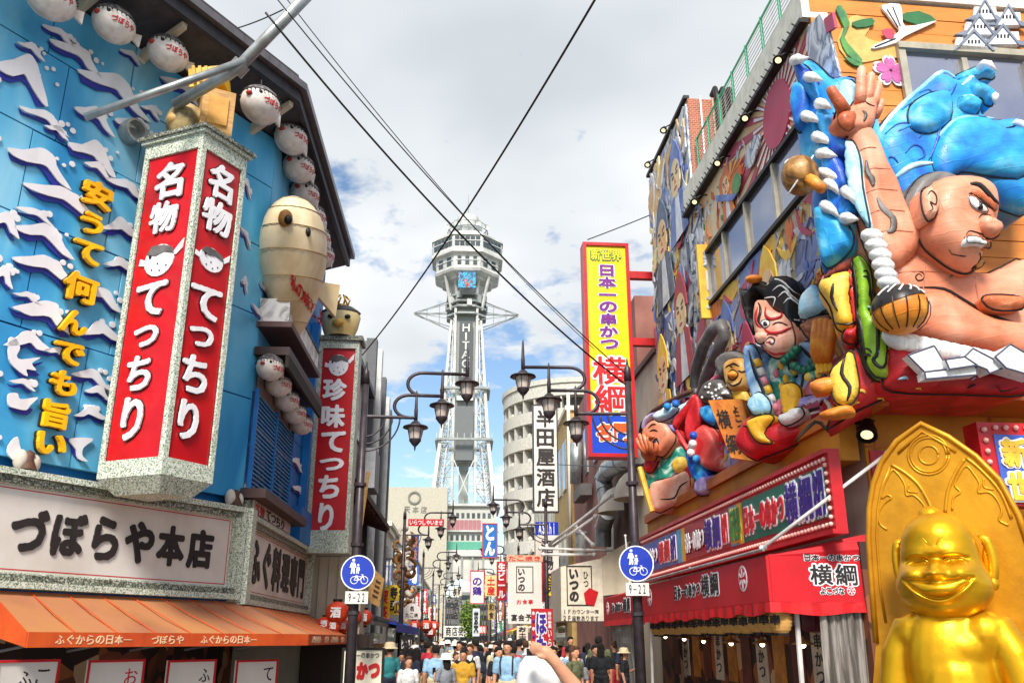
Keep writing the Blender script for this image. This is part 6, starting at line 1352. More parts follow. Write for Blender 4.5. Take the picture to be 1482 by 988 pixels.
head.sub([(1404, 282), (1414, 286), (1430, 300), (1430, 306), (1416, 303), (1406, 294)], .05, P_WHITE, su, 'eye_white', rise=.03, r=.05); head.sub([(1416, 290), (1424, 293), (1424, 302), (1417, 300)], .05, P_BLK, su, 'pupil', rise=.05)
head.sub([(1404, 272), (1424, 276), (1444, 296), (1442, 304), (1424, 292), (1406, 282)], .08, P_SKIND, su, 'eye_shadow', rise=-.01)
head.line([(1404, 266), (1418, 268), (1432, 282), (1446, 300)], .08, P_BLK, su, 'eyebrow'); head.line([(1402, 280), (1412, 282), (1430, 298), (1440, 304)], .04, P_LINE, su); head.line([(1404, 284), (1408, 296), (1426, 306)], .025, P_LINE, su)
head.sub([(1398, 340), (1404, 336), (1424, 342), (1432, 352), (1430, 358), (1416, 352), (1400, 352)], .08, P_SKIND, su, 'lips', rise=.0); head.sub([(1402, 341), (1414, 341), (1426, 346), (1430, 353), (1416, 351), (1402, 350)], .05, P_WHITE, su, 'teeth', rise=.08)
head.line([(1398, 340), (1404, 334), (1424, 341), (1434, 352), (1430, 360), (1416, 353), (1400, 354), (1398, 342)], .025, P_LINE, su); head.line([(1424, 334), (1434, 332), (1440, 338), (1450, 334)], .025, P_LINE, su); head.line([(1366, 366), (1392, 384), (1412, 390), (1426, 380)], .03, P_LINE, su)
head.line([(1416, 316), (1422, 310), (1434, 312)], .02, P_LINE, su)
# white rope down the side, ball, folded paper strips
rope = [(1262, 342), (1268, 356), (1274, 370), (1278, 384), (1282, 398), (1286, 410)]
for x, y in rope: MB().ell(SU.P(x, y, .75), (.15, .12, .1), 12, 8, Matrix.Rotation(R(12), 3, 'Y')).build('rope_segment', P_WHITE, su, smooth=True)
for k in range(12):
    x = 1296 + k * 15; y = 488 + k * 3.2; MB().ell(SU.P(x, y + 4, .75), (.19, .14, .1), 12, 8, Matrix.Rotation(R(35), 3, 'Y')).build('rope_segment', P_WHITE, su, smooth=True)
bt = thing('ball_relief', SU.P(1302, 450, .9), 'orange and black paper ball hanging before the wrestler', 'relief')
bp_ = SU.P(1302, 449, .95); MB().lathe(bp_, [(.34 * math.sin(R(a)), -.31 * math.cos(R(a))) for a in range(0, 181, 12)], 20, Matrix.Rotation(R(-16), 3, 'Y')).build('ball_body', P_ORA, bt, smooth=True)
MB().lathe(bp_, [(.352 * math.sin(R(a)), -.322 * math.cos(R(a))) for a in range(104, 181, 9)], 20, Matrix.Rotation(R(-16), 3, 'Y')).build('ball_cap', P_BLK, bt, smooth=True)
for k in range(7):
    a = R(180 + k * 26); MB().tube([bp_ + Vector((.356 * math.sin(R(q)) * math.cos(a), .356 * math.sin(R(q)) * math.sin(a), -.326 * math.cos(R(q)))) for q in (30, 50, 70, 90, 104)], .008, 4).build('ball_rib', P_LINE, bt)
for k in range(6):
    a = R(200 + k * 24); MB().tube([bp_ + Vector((.36 * math.sin(R(q)) * math.cos(a + .012 * (q - 120)), .36 * math.sin(R(q)) * math.sin(a + .012 * (q - 120)), -.33 * math.cos(R(q)))) for q in (118, 128, 138, 146)], .012, 5).build('ball_swirl', P_WHITE, bt)
sw = thing('cloth_relief', SU.w(.5, 5, .3), 'green, yellow and red paper sleeves hanging at the corner of the shelf', 'relief')
CS = Fr((5.15, 11.15), 115)
red = Puff(CS, [(1196, 616), (1208, 586), (1222, 540), (1232, 500), (1250, 486), (1268, 500), (1276, 530), (1300, 540), (1300, 562), (1240, 592), (1212, 610)], .05, .35, P_RED, sw, 'red_cloth', r=.35, back=.5, res=.06)
red2 = Puff(SU, [(1284, 500), (1310, 500), (1340, 515), (1400, 530), (1500, 530), (1500, 566), (1400, 566), (1300, 562), (1286, 540)], .35, .5, P_RED, sw, 'red_cloth', r=.3, back=1.0, res=.08)
gr = Puff(CS, [(1232, 372), (1244, 364), (1258, 380), (1264, 410), (1262, 450), (1286, 470), (1292, 530), (1290, 548), (1268, 548), (1252, 530), (1244, 490), (1238, 440), (1234, 400)], .35, .35, P_GRN, sw, 'green_sleeve', r=.25, back=.4, res=.06)
ye = Puff(CS, [(1182, 410), (1200, 396), (1228, 388), (1236, 400), (1234, 440), (1240, 470), (1230, 478), (1210, 472), (1200, 440)], .2, .3, P_YEL, sw, 'yellow_sleeve', r=.2, back=.4, res=.06)
Puff(CS, [(1226, 388), (1236, 392), (1240, 430), (1244, 480), (1234, 496), (1218, 488), (1222, 474), (1234, 470), (1228, 430)], .25, .28, P_RED, sw, 'red_lining', r=.12, back=.4)
Puff(CS, [(1184, 404), (1215, 376), (1240, 366), (1232, 386), (1204, 396), (1188, 412)], .1, .3, P_ROSE, sw, 'rose_sleeve', r=.12, back=.4)
for Pf, L in ((gr, [[(1234, 376), (1240, 420), (1240, 450), (1246, 470), (1250, 500), (1254, 530), (1268, 546), (1290, 546)], [(1250, 392), (1256, 396), (1262, 440), (1270, 470), (1270, 510), (1264, 520), (1272, 530), (1282, 526), (1284, 480)]]), (ye, [[(1206, 410), (1204, 430), (1212, 450)], [(1232, 398), (1230, 430), (1236, 466), (1208, 468)]]), (red, [[(1236, 498), (1244, 510), (1256, 540), (1266, 552)], [(1150, 640), (1180, 610), (1200, 626)]])):
    for l in L: Pf.line(l, .05, P_LINE, sw)
yp = Puff(CS, [(1200, 540), (1216, 520), (1232, 505), (1240, 530), (1244, 560), (1236, 580), (1220, 586), (1206, 576)], .4, .12, P_YEL, sw, 'yellow_panel', r=.1, back=.15)
Puff(CS, [(1172, 552), (1204, 544), (1210, 562), (1180, 570)], .42, .1, P_ORA, sw, 'yellow_panel', r=.08, back=.15); Puff(CS, [(1186, 596), (1226, 584), (1236, 598), (1196, 604)], .42, .08, P_ORA, sw, 'yellow_panel', r=.08, back=.15)
yp.line([(1224, 512), (1218, 540), (1230, 560), (1226, 580)], .05, P_LINE, sw)
for i, pts in enumerate(([(1314, 514), (1352, 500), (1372, 534), (1338, 538)], [(1338, 538), (1372, 534), (1412, 526), (1414, 542), (1340, 548)], [(1392, 520), (1408, 504), (1458, 530), (1432, 540), (1428, 534)], [(1368, 520), (1396, 516), (1414, 528), (1374, 534)], [(1440, 516), (1462, 498), (1500, 520), (1500, 545), (1456, 532)])):
    SU.ppoly(MB(), pts, .86, 1.0 + .03 * i).build('folded_paper', P_WHITE, su)
    for a, b in zip(pts, pts[1:] + pts[:1]): MB().tube([SU.P(*a, 1.0 + .03 * i), SU.P(*b, 1.0 + .03 * i)], .012, 5).build('painted_line', mat('line_grey_blue', '#4c5068'), su)

# ---- the kabuki figure
KB = Fr(RS.w(2.5, 0, .95), 142)
kb = thing('actor_relief', KB.w(0, 5, 0), 'paper relief of a kabuki actor with red face stripes and layered black hair', 'relief')
Puff(KB, [(1076, 520), (1084, 500), (1104, 508), (1120, 522), (1150, 502), (1172, 492), (1188, 520), (1186, 560), (1180, 596), (1140, 618), (1108, 600), (1090, 570)], -.1, .35, P_BGREY, kb, 'kimono', r=.3, back=.5, res=.06)
k2 = Puff(KB, [(1076, 505), (1086, 496), (1098, 520), (1106, 560), (1126, 600), (1110, 606), (1090, 580), (1078, 545)], .1, .25, P_BGREY, kb, 'lapel', r=.14, back=.3); k2.line([(1084, 506), (1090, 530), (1100, 560), (1116, 596)], .06, P_LINE, kb)
k3 = Puff(KB, [(1150, 500), (1164, 492), (1180, 500), (1188, 528), (1176, 560), (1160, 590), (1150, 560), (1158, 530)], .1, .25, P_BGREY, kb, 'lapel', r=.14, back=.3); k3.line([(1158, 500), (1172, 515), (1182, 520)], .06, P_LINE, kb); k3.line([(1164, 530), (1160, 560), (1150, 590)], .05, P_LINE, kb)
inner = Puff(KB, [(1112, 520), (1130, 510), (1150, 508), (1160, 530), (1152, 570), (1134, 600), (1120, 580), (1112, 550)], .05, .2, P_TEAL, kb, 'inner_robe', r=.14, back=.3)
for x, y, m_ in ((1131, 528, P_YEL), (1138, 548, P_YEL), (1124, 540, P_ROSE), (1150, 536, P_YEL), (1132, 560, P_YEL), (1146, 522, P_ROSE)): MB().ell(inner.top(x, y)[0], (.06, .05, .08), 8, 6).build('robe_flower', m_, kb, smooth=True)
for k, (x, y) in enumerate(((1136, 522), (1142, 516), (1148, 512), (1153, 506), (1150, 530), (1158, 534), (1166, 536), (1174, 534), (1180, 530), (1176, 524))): MB().ell(KB.P(x, y, .45), (.085, .07, .075), 8, 6).build('green_bead', mat('bead_green', '#1c6a54', rough=.3), kb, smooth=True)
hb = Puff(KB, [(1076, 434), (1068, 416), (1084, 418), (1092, 404), (1112, 410), (1118, 398), (1140, 400), (1154, 420), (1152, 450), (1150, 478), (1144, 486), (1134, 462), (1120, 452), (1104, 434), (1094, 428), (1088, 452), (1096, 480), (1090, 484), (1078, 462)], .15, .4, P_BLK, kb, 'hair', r=.2, back=.5, res=.05)
for d in range(4): hb.line([(1110 + d * 8, 412 + d * 9), (1122 + d * 7, 404 + d * 9), (1136 + d * 4, 410 + d * 11), (1148 + d * 1.5, 424 + d * 14)], .03, P_WHITE, kb, 'hair_line')
hb.line([(1104, 432), (1116, 430), (1122, 432), (1118, 446)], .025, P_WHITE, kb, 'hair_line')
fc = Puff(KB, [(1092, 436), (1102, 430), (1110, 440), (1120, 448), (1132, 452), (1140, 470), (1144, 490), (1138, 508), (1124, 516), (1110, 514), (1100, 500), (1092, 488), (1088, 462)], .35, .42, P_PINK, kb, 'face', r=.28, back=.5, res=.045)
fc.sub([(1091, 492), (1092, 482), (1102, 478), (1110, 484), (1104, 494), (1096, 497)], .15, P_PINK, kb, 'nose', rise=0, r=.1)
M_STR = mat('stripe_red', '#b81c22', rough=.45)
for l, w_ in (([(1097, 444), (1094, 456), (1096, 468), (1102, 474)], .05), ([(1108, 444), (1108, 456), (1116, 462), (1128, 458), (1132, 450)], .055), ([(1106, 476), (1116, 482), (1130, 480), (1136, 470)], .055), ([(1108, 486), (1116, 482), (1126, 486)], .03), ([(1112, 508), (1122, 512), (1134, 504)], .05), ([(1100, 494), (1106, 504), (1112, 508)], .04)): fc.line(l, w_, M_STR, kb, 'face_stripe')
fc.line([(1098, 438), (1101, 450), (1098, 464), (1104, 472)], .06, P_BLK, kb, 'eyebrow'); fc.sub([(1099, 468), (1105, 462), (1112, 464), (1113, 470), (1106, 475)], .03, P_WHITE, kb, 'eye_white', rise=.02); fc.sub([(1104, 466), (1108, 465), (1109, 470), (1105, 471)], .02, P_BLK, kb, 'pupil', rise=.05); fc.line([(1118, 470), (1126, 466), (1134, 468)], .03, P_LINE, kb); fc.line([(1100, 468), (1106, 472), (1110, 466)], .025, P_BLK, kb)
fc.sub([(1104, 496), (1110, 490), (1120, 488), (1126, 491), (1122, 498), (1112, 501)], .03, M_STR, kb, 'mouth', rise=.0); fc.sub([(1109, 495), (1115, 492), (1121, 493), (1117, 497)], .02, P_WHITE, kb, 'teeth', rise=.02); fc.line([(1106, 496), (1113, 488), (1121, 490), (1119, 498), (1112, 496)], .02, P_LINE, kb)
MB().ell(KB.P(1091, 404, .5), (.15, .12, .07), 10, 6).build('hair_ornament', P_ORA, kb, smooth=True)
MB().tube([KB.P(1072, 418, .3), KB.P(1076, 440, .35), KB.P(1082, 460, .3), KB.P(1092, 484, .3)], .035, 6).build('hair_strand', P_BLK, kb, smooth=True)
# fist with sticks and blue cuff
ft = thing('fist_relief', KB.P(1180, 470, .4), 'paper fist gripping orange sticks below a pale blue cuff', 'relief')
KF = Fr(RS.w(1.6, 0, 1.05), 135)
cf = Puff(KF, [(1152, 450), (1156, 428), (1168, 414), (1178, 408), (1194, 422), (1204, 442), (1204, 452), (1188, 454), (1170, 462), (1156, 464)], .15, .35, P_PALE, ft, 'blue_cuff', r=.25, back=.5); cf.line([(1156, 462), (1172, 460), (1190, 450), (1206, 446)], .06, P_LINE, ft); cf.line([(1178, 410), (1194, 424), (1204, 442)], .05, P_LINE, ft)
Puff(KF, [(1156, 470), (1170, 460), (1196, 452), (1208, 458), (1208, 474), (1190, 480), (1176, 492), (1164, 486)], .2, .25, paper('painted_brown', [(.3, '#6a3a1e'), (.5, '#9a5a34'), (.7, '#c4845c')], 3), ft, 'fist', r=.15, back=.4)
for k in range(4): MB().tube([KF.P(1182 + k * 7.5, 462 + abs(k - 1.5) * 2, .55), KF.P(1181 + k * 7.2, 486, .6), KF.P(1180 + k * 6.2, 510, .5), KF.P(1182 + k * 5.6, 526, .4)], [.07, .085, .085, .04], 8).build('finger', P_ORA, ft, smooth=True)
for k in range(4): MB().tube([KF.P(1182 + k * 6, 520 + k, .4), KF.P(1186 + k * 6, 540 - k, .42)], .04, 6).build('yellow_tassel', P_YEL, ft)
k4 = Puff(KB, [(1120, 586), (1146, 560), (1176, 548), (1196, 560), (1200, 590), (1170, 612), (1136, 622)], .12, .22, P_ROSE, kb, 'robe_skirt', r=.15, back=.4)
for l in ([(1130, 600), (1150, 580), (1180, 570)], [(1140, 612), (1166, 596), (1192, 588)]): k4.line(l, .05, P_LINE, kb); k4.line([(x + 2, y + 5) for x, y in l], .04, P_WHITE, kb)
for k in range(5): MB().lathe(KB.P(1172 + k * 7, 546 - k * 2.5, .5), [(0, 0), (.07, .02), (.07, .05), (0, .07)], 10, Matrix((KB.u, KB.z, KB.n)).transposed()).build('robe_crest', [P_YEL, P_TEAL][k % 2], kb, smooth=True)
for k in range(6): Puff(KB, [(1088 + k * 5, 520 + k * 13), (1096 + k * 5, 517 + k * 13), (1100 + k * 5, 527 + k * 13), (1092 + k * 5, 530 + k * 13)], .32, .06, [P_YEL, P_WHITE, P_ROSE][k % 3], kb, 'robe_motif', k=1, edge=0, r=.05, back=.05)
# yellow pouch, purple brush, small hand below the robe
bg_ = thing('pouch_relief', KB.P(1140, 595, .6), 'yellow paper pouch and purple fringe at the foot of the actor', 'relief')
Puff(KB, [(1128, 560), (1142, 552), (1156, 562), (1156, 590), (1150, 602), (1134, 604), (1130, 590)], .35, .2, P_YEL, bg_, 'pouch', r=.12, back=.3)
for k in range(14): MB().tube([KB.P(1158 + k * 3.0, 588 - k * .9 - (k % 3), .6), KB.P(1159 + k * 3.2, 576 - k * .8, .62)], [.045, .02], 5).build('fringe_tuft', P_PURP, bg_)
Puff(KB, [(1124, 602), (1150, 588), (1160, 592), (1158, 604), (1134, 616)], .45, .16, P_WHITE, bg_, 'paper_hand', r=.1, back=.2)

rnd = random.Random(8)
for Pf, x0, x1, y0, y1, n_ in ((red, 1215, 1290, 510, 590, 10), (red2, 1300, 1480, 545, 562, 8), (inner, 1116, 1156, 520, 590, 12), (gr, 1236, 1286, 390, 530, 6)):
    for k in range(n_):
        x, y = rnd.uniform(x0, x1), rnd.uniform(y0, y1); a = rnd.uniform(-.6, 1.2); L = rnd.uniform(6, 16); Pf.line([(x, y), (x + L * .5 * math.cos(a) + 2, y + L * .5 * math.sin(a) - 2), (x + L * math.cos(a), y + L * math.sin(a))], rnd.uniform(.02, .045), rnd.choice([P_LINE, P_YEL, P_PALE, P_LINE]), kb if Pf is inner else sw)

# ---- laughing man with dotted cloth
LM = Fr(RS.w(4.5, 0, .45), 140)
lm = thing('old_man_relief', LM.w(0, 5.5, 0), 'paper relief of a laughing brown faced man with a dotted bundle', 'relief')
Puff(LM, [(1020, 560), (1036, 540), (1060, 530), (1078, 560), (1084, 590), (1060, 600), (1030, 590)], -.1, .3, P_ROSE, lm, 'robe', r=.2, back=.4)
Puff(LM, [(1034, 528), (1040, 514), (1056, 506), (1072, 510), (1080, 520), (1066, 526), (1050, 540), (1044, 552)], .15, .3, P_HAIR, lm, 'hair', r=.15, back=.4)
f_ = Puff(LM, [(1046, 530), (1056, 518), (1072, 516), (1082, 526), (1084, 548), (1078, 564), (1062, 570), (1050, 558)], .25, .35, P_OCH, lm, 'face', r=.2, back=.4)
f_.sub([(1052, 540), (1058, 534), (1066, 540), (1062, 548), (1054, 548)], .14, P_ORA, lm, 'nose', r=.07)
for l in ([(1056, 528), (1062, 526), (1070, 530)], [(1052, 552), (1060, 558), (1070, 554), (1074, 546)], [(1068, 536), (1074, 538), (1078, 534)], [(1050, 532), (1056, 528), (1060, 532)]): f_.line(l, .035, P_LINE, lm)
Puff(LM, [(1062, 560), (1076, 562), (1086, 578), (1080, 590), (1066, 584), (1056, 572)], .3, .15, P_YEL, lm, 'collar', r=.1, back=.3)
bd_ = Puff(LM, [(1010, 578), (1014, 560), (1026, 548), (1042, 548), (1056, 562), (1060, 576), (1044, 582), (1024, 584)], .3, .35, P_HAIR, lm, 'dotted_bundle', r=.2, back=.4)
rnd = random.Random(3)
for k in range(34):
    p, _ = bd_.top(1016 + rnd.random() * 40, 555 + rnd.random() * 24); MB().ell(p + LM.n * .01, (.028, .028, .028), 6, 4).build('bundle_dot', P_WHITE, lm)
# pale snake-like hose on the mural
MB().tube([RS.P(x, y, .35) for x, y in ((1006, 560), (1008, 530), (1018, 500), (1032, 476), (1044, 470), (1048, 484), (1038, 510), (1022, 545), (1014, 580))], .13, 10).build('painted_serpent', P_HAIR, lm, smooth=True)

# ---- orange tilted name board
BD = Fr(RS.w(3.7, 0, 1.2), 125)
nb = thing('name_board', BD.P(1068, 670, .1), 'orange tilted wooden name board with black brush characters leaning on the reliefs', 'signboard')
A = [(1025, 579), (1071, 577), (1097, 668), (1058, 662)]
BD.ppoly(MB(), A, .25, .4).build('board', P_ORA, nb)
MB().hexa([BD.P(1071, 577, .4), BD.P(1097, 668, .4), BD.P(1108, 664, .1), BD.P(1080, 580, .1)] + [BD.P(1073, 577, .4), BD.P(1099, 668, .4), BD.P(1110, 664, .1), BD.P(1082, 580, .1)]).build('board_edge', mat('board_edge_orange', '#b46a1c'), nb)
def quadchar(fr, ch, c4, o, d, m_, par, bold, name='character'):
    V, Fs = glyph_mesh(ch, bold); tl, tr, br, bl = [np.array(q, float) for q in c4]; pts = []
    for x, y, z in V:
        p = (bl * (1 - x) + br * x) * (1 - y) + (tl * (1 - x) + tr * x) * y; pts.append(fr.P(p[0], p[1], o) + fr.n * d * z)
    MB().add(pts, Fs).build(name, m_, par)
for i, ch in enumerate('横綱'):
    y0, y1 = 590 + i * 36, 622 + i * 36; sx = i * 12.5; quadchar(BD, ch, [(1033 + sx, y0), (1054 + sx, y0), (1063 + sx, y1), (1042 + sx, y1)], .4, .02, M_INK, nb, .008)
for i, ch in enumerate('よこづなのつ'):
    y0, y1 = 587 + i * 12.5, 598 + i * 12.5; sx = 3.9 * i; quadchar(BD, ch, [(1058 + sx, y0), (1068 + sx, y0), (1071 + sx, y1), (1061 + sx, y1)], .4, .02, M_INK, nb, .02)

# ---- fisherman, sea bream and waves at the far end
FM = Fr(RS.w(9.0, 0, .5), 140)
fm = thing('fisherman_relief', FM.w(0, 5, 0), 'paper relief of a shouting fisherman in a patterned green robe at the far end', 'relief')
Puff(FM, [(930, 690), (946, 660), (970, 640), (992, 650), (1010, 690), (1004, 716), (970, 734), (944, 738), (934, 716)], -.1, .4, P_TEAL, fm, 'robe', r=.3, back=.5, res=.07)
Puff(FM, [(940, 700), (966, 690), (998, 680), (1000, 716), (968, 734), (946, 740)], .2, .25, P_PINK, fm, 'robe_hem', r=.2, back=.4).line([(956, 722), (976, 720), (984, 704), (996, 696)], .04, P_LINE, fm)
Puff(FM, [(934, 664), (946, 656), (950, 668), (940, 684), (932, 680)], .25, .2, P_RED, fm, 'sleeve', r=.1, back=.4); Puff(FM, [(972, 668), (984, 660), (988, 676), (976, 684)], .3, .12, P_YEL, fm, 'robe_patch', r=.08, back=.3); Puff(FM, [(992, 676), (1006, 672), (1020, 706), (1010, 716), (996, 700)], .2, .2, P_RED, fm, 'robe_edge', r=.1, back=.4)
hr_ = Puff(FM, [(928, 618), (934, 602), (950, 594), (968, 598), (976, 612), (980, 628), (966, 622), (950, 606), (938, 612), (932, 626)], .25, .3, P_PURP, fm, 'hair', r=.16, back=.5)
ff = Puff(FM, [(930, 622), (942, 608), (956, 606), (970, 616), (974, 632), (968, 646), (956, 660), (944, 656), (936, 644), (938, 636), (930, 632)], .3, .35, P_SKIN, fm, 'face', r=.2, back=.4, res=.045)
for l in ([(938, 620), (944, 614), (950, 614)], [(940, 624), (946, 622), (952, 624)], [(944, 640), (950, 634), (954, 642)]): ff.line(l, .04, P_BLK, fm)
ff.sub([(936, 630), (942, 626), (947, 632), (940, 636)], .14, P_SKIND, fm, 'nose', r=.06); ff.sub([(944, 640), (950, 636), (952, 648), (946, 652)], .05, P_BLK, fm, 'mouth', rise=.02)
for k, (x, y) in enumerate(((922, 636), (926, 630), (932, 630), (938, 634))): finger(fm, FM, [(936 + k * 1.5, 656), (x + 4, (y + 656) / 2), (x, y)], .07, .05, .55, P_SKIND)
finger(fm, FM, [(944, 658), (950, 650), (950, 642)], .07, .05, .6, P_SKIND); Puff(FM, [(926, 646), (936, 640), (948, 648), (948, 664), (936, 668), (928, 660)], .35, .18, P_SKIND, fm, 'palm', r=.1, back=.3)
fs = thing('fish_relief', FM.P(1010, 640, .2), 'red paper sea bream leaping between blue waves beside the fisherman', 'relief')
FS = Fr(RS.w(6.6, 0, .45), 140)
Puff(FS, [(994, 646), (1006, 620), (1022, 612), (1038, 630), (1052, 660), (1062, 676), (1048, 684), (1022, 680), (1006, 666)], .15, .35, paper('fish_red', [(.32, '#c01c20'), (.5, '#e05a50'), (.62, '#efd8cc'), (.72, '#c83030')], 1.3), fs, 'fish_body', r=.25, back=.4)
for pts in ([(990, 616), (996, 590), (1008, 570), (1014, 580), (1016, 604), (1004, 630), (994, 640)], [(972, 610), (990, 586), (1006, 566), (1000, 590), (986, 610), (978, 622)], [(976, 616), (986, 630), (1000, 650), (996, 656), (982, 640)]): Puff(FS, pts, .25, .16, P_RED, fs, 'fish_fin', r=.1, back=.3)
wv2 = thing('wave_relief', FS.P(1000, 680, 0), 'blue and white paper waves under the red fish along the shelf', 'relief')
for i, pts in enumerate(([(960, 596), (986, 584), (1000, 576), (1004, 586), (984, 602), (970, 610)], [(996, 640), (1004, 636), (1012, 660), (1030, 690), (1016, 704), (1000, 690), (992, 660)], [(1010, 690), (1040, 684), (1080, 670), (1104, 668), (1060, 700), (1020, 716), (1004, 712)], [(1012, 590), (1026, 584), (1036, 600), (1030, 616), (1014, 606)], [(944, 600), (962, 588), (980, 590), (968, 604), (950, 610)])):
    Puff(FS, pts, .1 + .04 * i, .22, [P_PALE, P_BLUE2, P_PURP, P_BLUE2, P_PALE][i], wv2, 'wave_body', r=.14, back=.35)
for x, y in ((1004, 630), (1003, 642), (1000, 655), (1008, 664), (966, 588), (978, 584)): MB().ell(FS.P(x, y, .45), (.09, .08, .09), 8, 6).build('wave_bud', P_WHITE if (x + y) % 2 else P_BLUE2, wv2, smooth=True)
bk = thing('relief_backdrop', RS.w(5, 4.9, .3), 'red and blue painted backdrop cloth running behind the reliefs along the shelf', 'backdrop')
for u0_, u1_, m_, zt_ in ((-.6, 1.2, P_RED, 5.7), (1.2, 2.6, P_RED, 5.5), (2.6, 4.0, P_RED, 5.5), (4.0, 5.6, P_PURP, 5.6), (5.6, 7.2, P_RED, 5.9), (7.2, 8.8, P_PURP, 6.2), (8.8, 10.6, P_TEAL, 6.3)):
    RS.poly(MB(), [(u0_ + .01, 4.87), (u1_ - .01, 4.87), (u1_ - .01, zt_ - .1), ((u0_ + u1_) / 2, zt_), (u0_ + .01, zt_ - .05)], .05, .15).build('painted_cloth', m_, bk)
brushed(RS, bk, -.4, 10.4, 4.9, 5.6, .16, 90, [P_YEL, P_RED, P_PALE, P_LINE, P_BLUE2, P_ROSE, P_TEAL, P_WHITE], 31, .5, .6)
fr_ = Puff(KB, [(1060, 640), (1082, 600), (1110, 604), (1150, 612), (1196, 600), (1210, 606), (1150, 640), (1100, 660), (1084, 664)], .1, .4, P_RED, bk, 'red_skirt', r=.3, back=.4)
Puff(KB, [(1080, 608), (1104, 598), (1118, 604), (1104, 626), (1116, 640), (1096, 640), (1084, 626)], .4, .15, P_YEL, bk, 'yellow_panel', r=.12, back=.2); fr_.line([(1076, 616), (1100, 618), (1122, 606)], .05, P_LINE, bk)
Puff(KB, [(1080, 580), (1096, 566), (1112, 580), (1112, 598), (1096, 602), (1084, 596)], .35, .15, P_PALE, bk, 'curl_panel', r=.1, back=.3)
MB().tube([RS.P(x, y, .25) for x, y in ((926, 630), (930, 612), (946, 594), (970, 580), (1000, 566))], .06, 6).build('backdrop_rim', M_BROWN, bk, smooth=True)
MB().tube([FM.P(x, y, .4) for x, y in ((926, 676), (934, 706), (944, 740))], .07, 6).build('yellow_post', P_YEL, bk)
# ------------------------------------------------------------------ lit sign band over the awning
sgn = thing('sign_band', RS.w(5, 3.1, .6), 'long red framed sign band with blue, red and green fields under the reliefs', 'signboard')
O0, O1 = .62, .78; UA, UB = -.5, 11.2; ZA, ZB = 3.12, 4.12
bx('box', M_REDF, RS, UA, UB, ZA, ZB, O0, O1, sgn)
M_FB = mat('field_blue', '#3c56b0', rough=.35, rgb2='#4a6ac4', coat=.2); M_FR = mat('field_red', '#b81824', rough=.35, rgb2='#a0141c', coat=.2); M_FG = mat('field_green', '#1f6a52', rough=.35, rgb2='#2a7a60', coat=.2); M_FC = mat('field_cyan', '#5ab4d8', rough=.35); M_LPUR = mat('letter_purple', '#43248e', rough=.4); M_LRED = mat('letter_red', '#cf1c22', rough=.4); M_LW = mat('letter_white', '#f2f0f2', rough=.4)
za, zb = ZA + .17, ZB - .15
def fld(u0, u1, m): bx('colour_field', m, RS, u0, u1 - .01, za, zb, O1, O1 + .015, sgn)
fld(-.36, 3.0, M_FG); fld(3.0, 3.25, M_MYEL); fld(3.25, 3.7, M_FC); fld(3.7, 6.6, M_FR); fld(6.6, 6.85, M_MYEL); fld(6.85, 7.2, M_FC); fld(7.2, 10.9, M_FB)
def band(s, u0, u1, m, om, z0=za + .08, z1=zb - .08, b=.045, ob=.1): vtext(RS, s, u0, u1, z0, z1, O1 + .016, .03, m, sgn, b, ob, om, vertical=False)
band('名門', -.33, .02, M_LPUR, M_LW, za + .02, zb - .02); band('横綱', .04, 1.06, M_LPUR, M_LW, za, zb, .05, .11); band('日本一の串かつ', 1.1, 2.9, M_LRED, M_LW, za + .1, zb - .12, .05, .12)
band('新世界', 3.05, 3.62, M_MGRN, M_MYEL, za + .04, zb - .04); band('名門', 3.75, 4.1, M_LRED, M_LW); band('横綱', 4.15, 5.15, M_LPUR, M_LW, za + .02, zb - .02, .05, .11); band('日本一の串かつ', 5.2, 6.5, M_LW, M_INK, za + .12, zb - .14)
band('名門', 7.25, 7.7, M_LPUR, M_LW); band('横綱', 7.75, 8.8, M_LRED, M_LW); band('日本一の串かつ', 8.9, 10.7, M_LW, M_LPUR, za + .12, zb - .14)
M_BULB = mat('bulb_pink_glass', '#f0c4b8', rough=.2, coat=.4, rgb2='#e4a89a')
def bulbs(par, fr, pts, m, r_=.032):
    proto = None
    for u, z, o in pts:
        p = fr.w(u, z, o)
        if proto is None: proto = MB().ell(p, (r_, r_, r_), 8, 6).build('bulb', m, par, smooth=True); p0 = p.copy(); l0 = proto.location.copy()
        else: c = proto.copy(); COL.objects.link(c); c.location = l0 + (p - p0)
n_ = 96
bulbs(sgn, RS, [(UA + .1 + (UB - UA - .2) * k / n_, ZB - .07, O1 + .02) for k in range(n_ + 1)] + [(UA + .1 + (UB - UA - .2) * k / n_, ZA + .07, O1 + .02) for k in range(n_ + 1)] + [(UA + .08, ZA + .16 + k * .115, O1 + .02) for k in range(7)], M_BULB)
bx('top_rail', M_REDF, RS, UA, UB, ZB, ZB + .06, O0, O1 + .05, sgn); bx('bottom_rail', M_REDF, RS, UA, UB, ZA - .06, ZA, O0, O1 + .05, sgn)
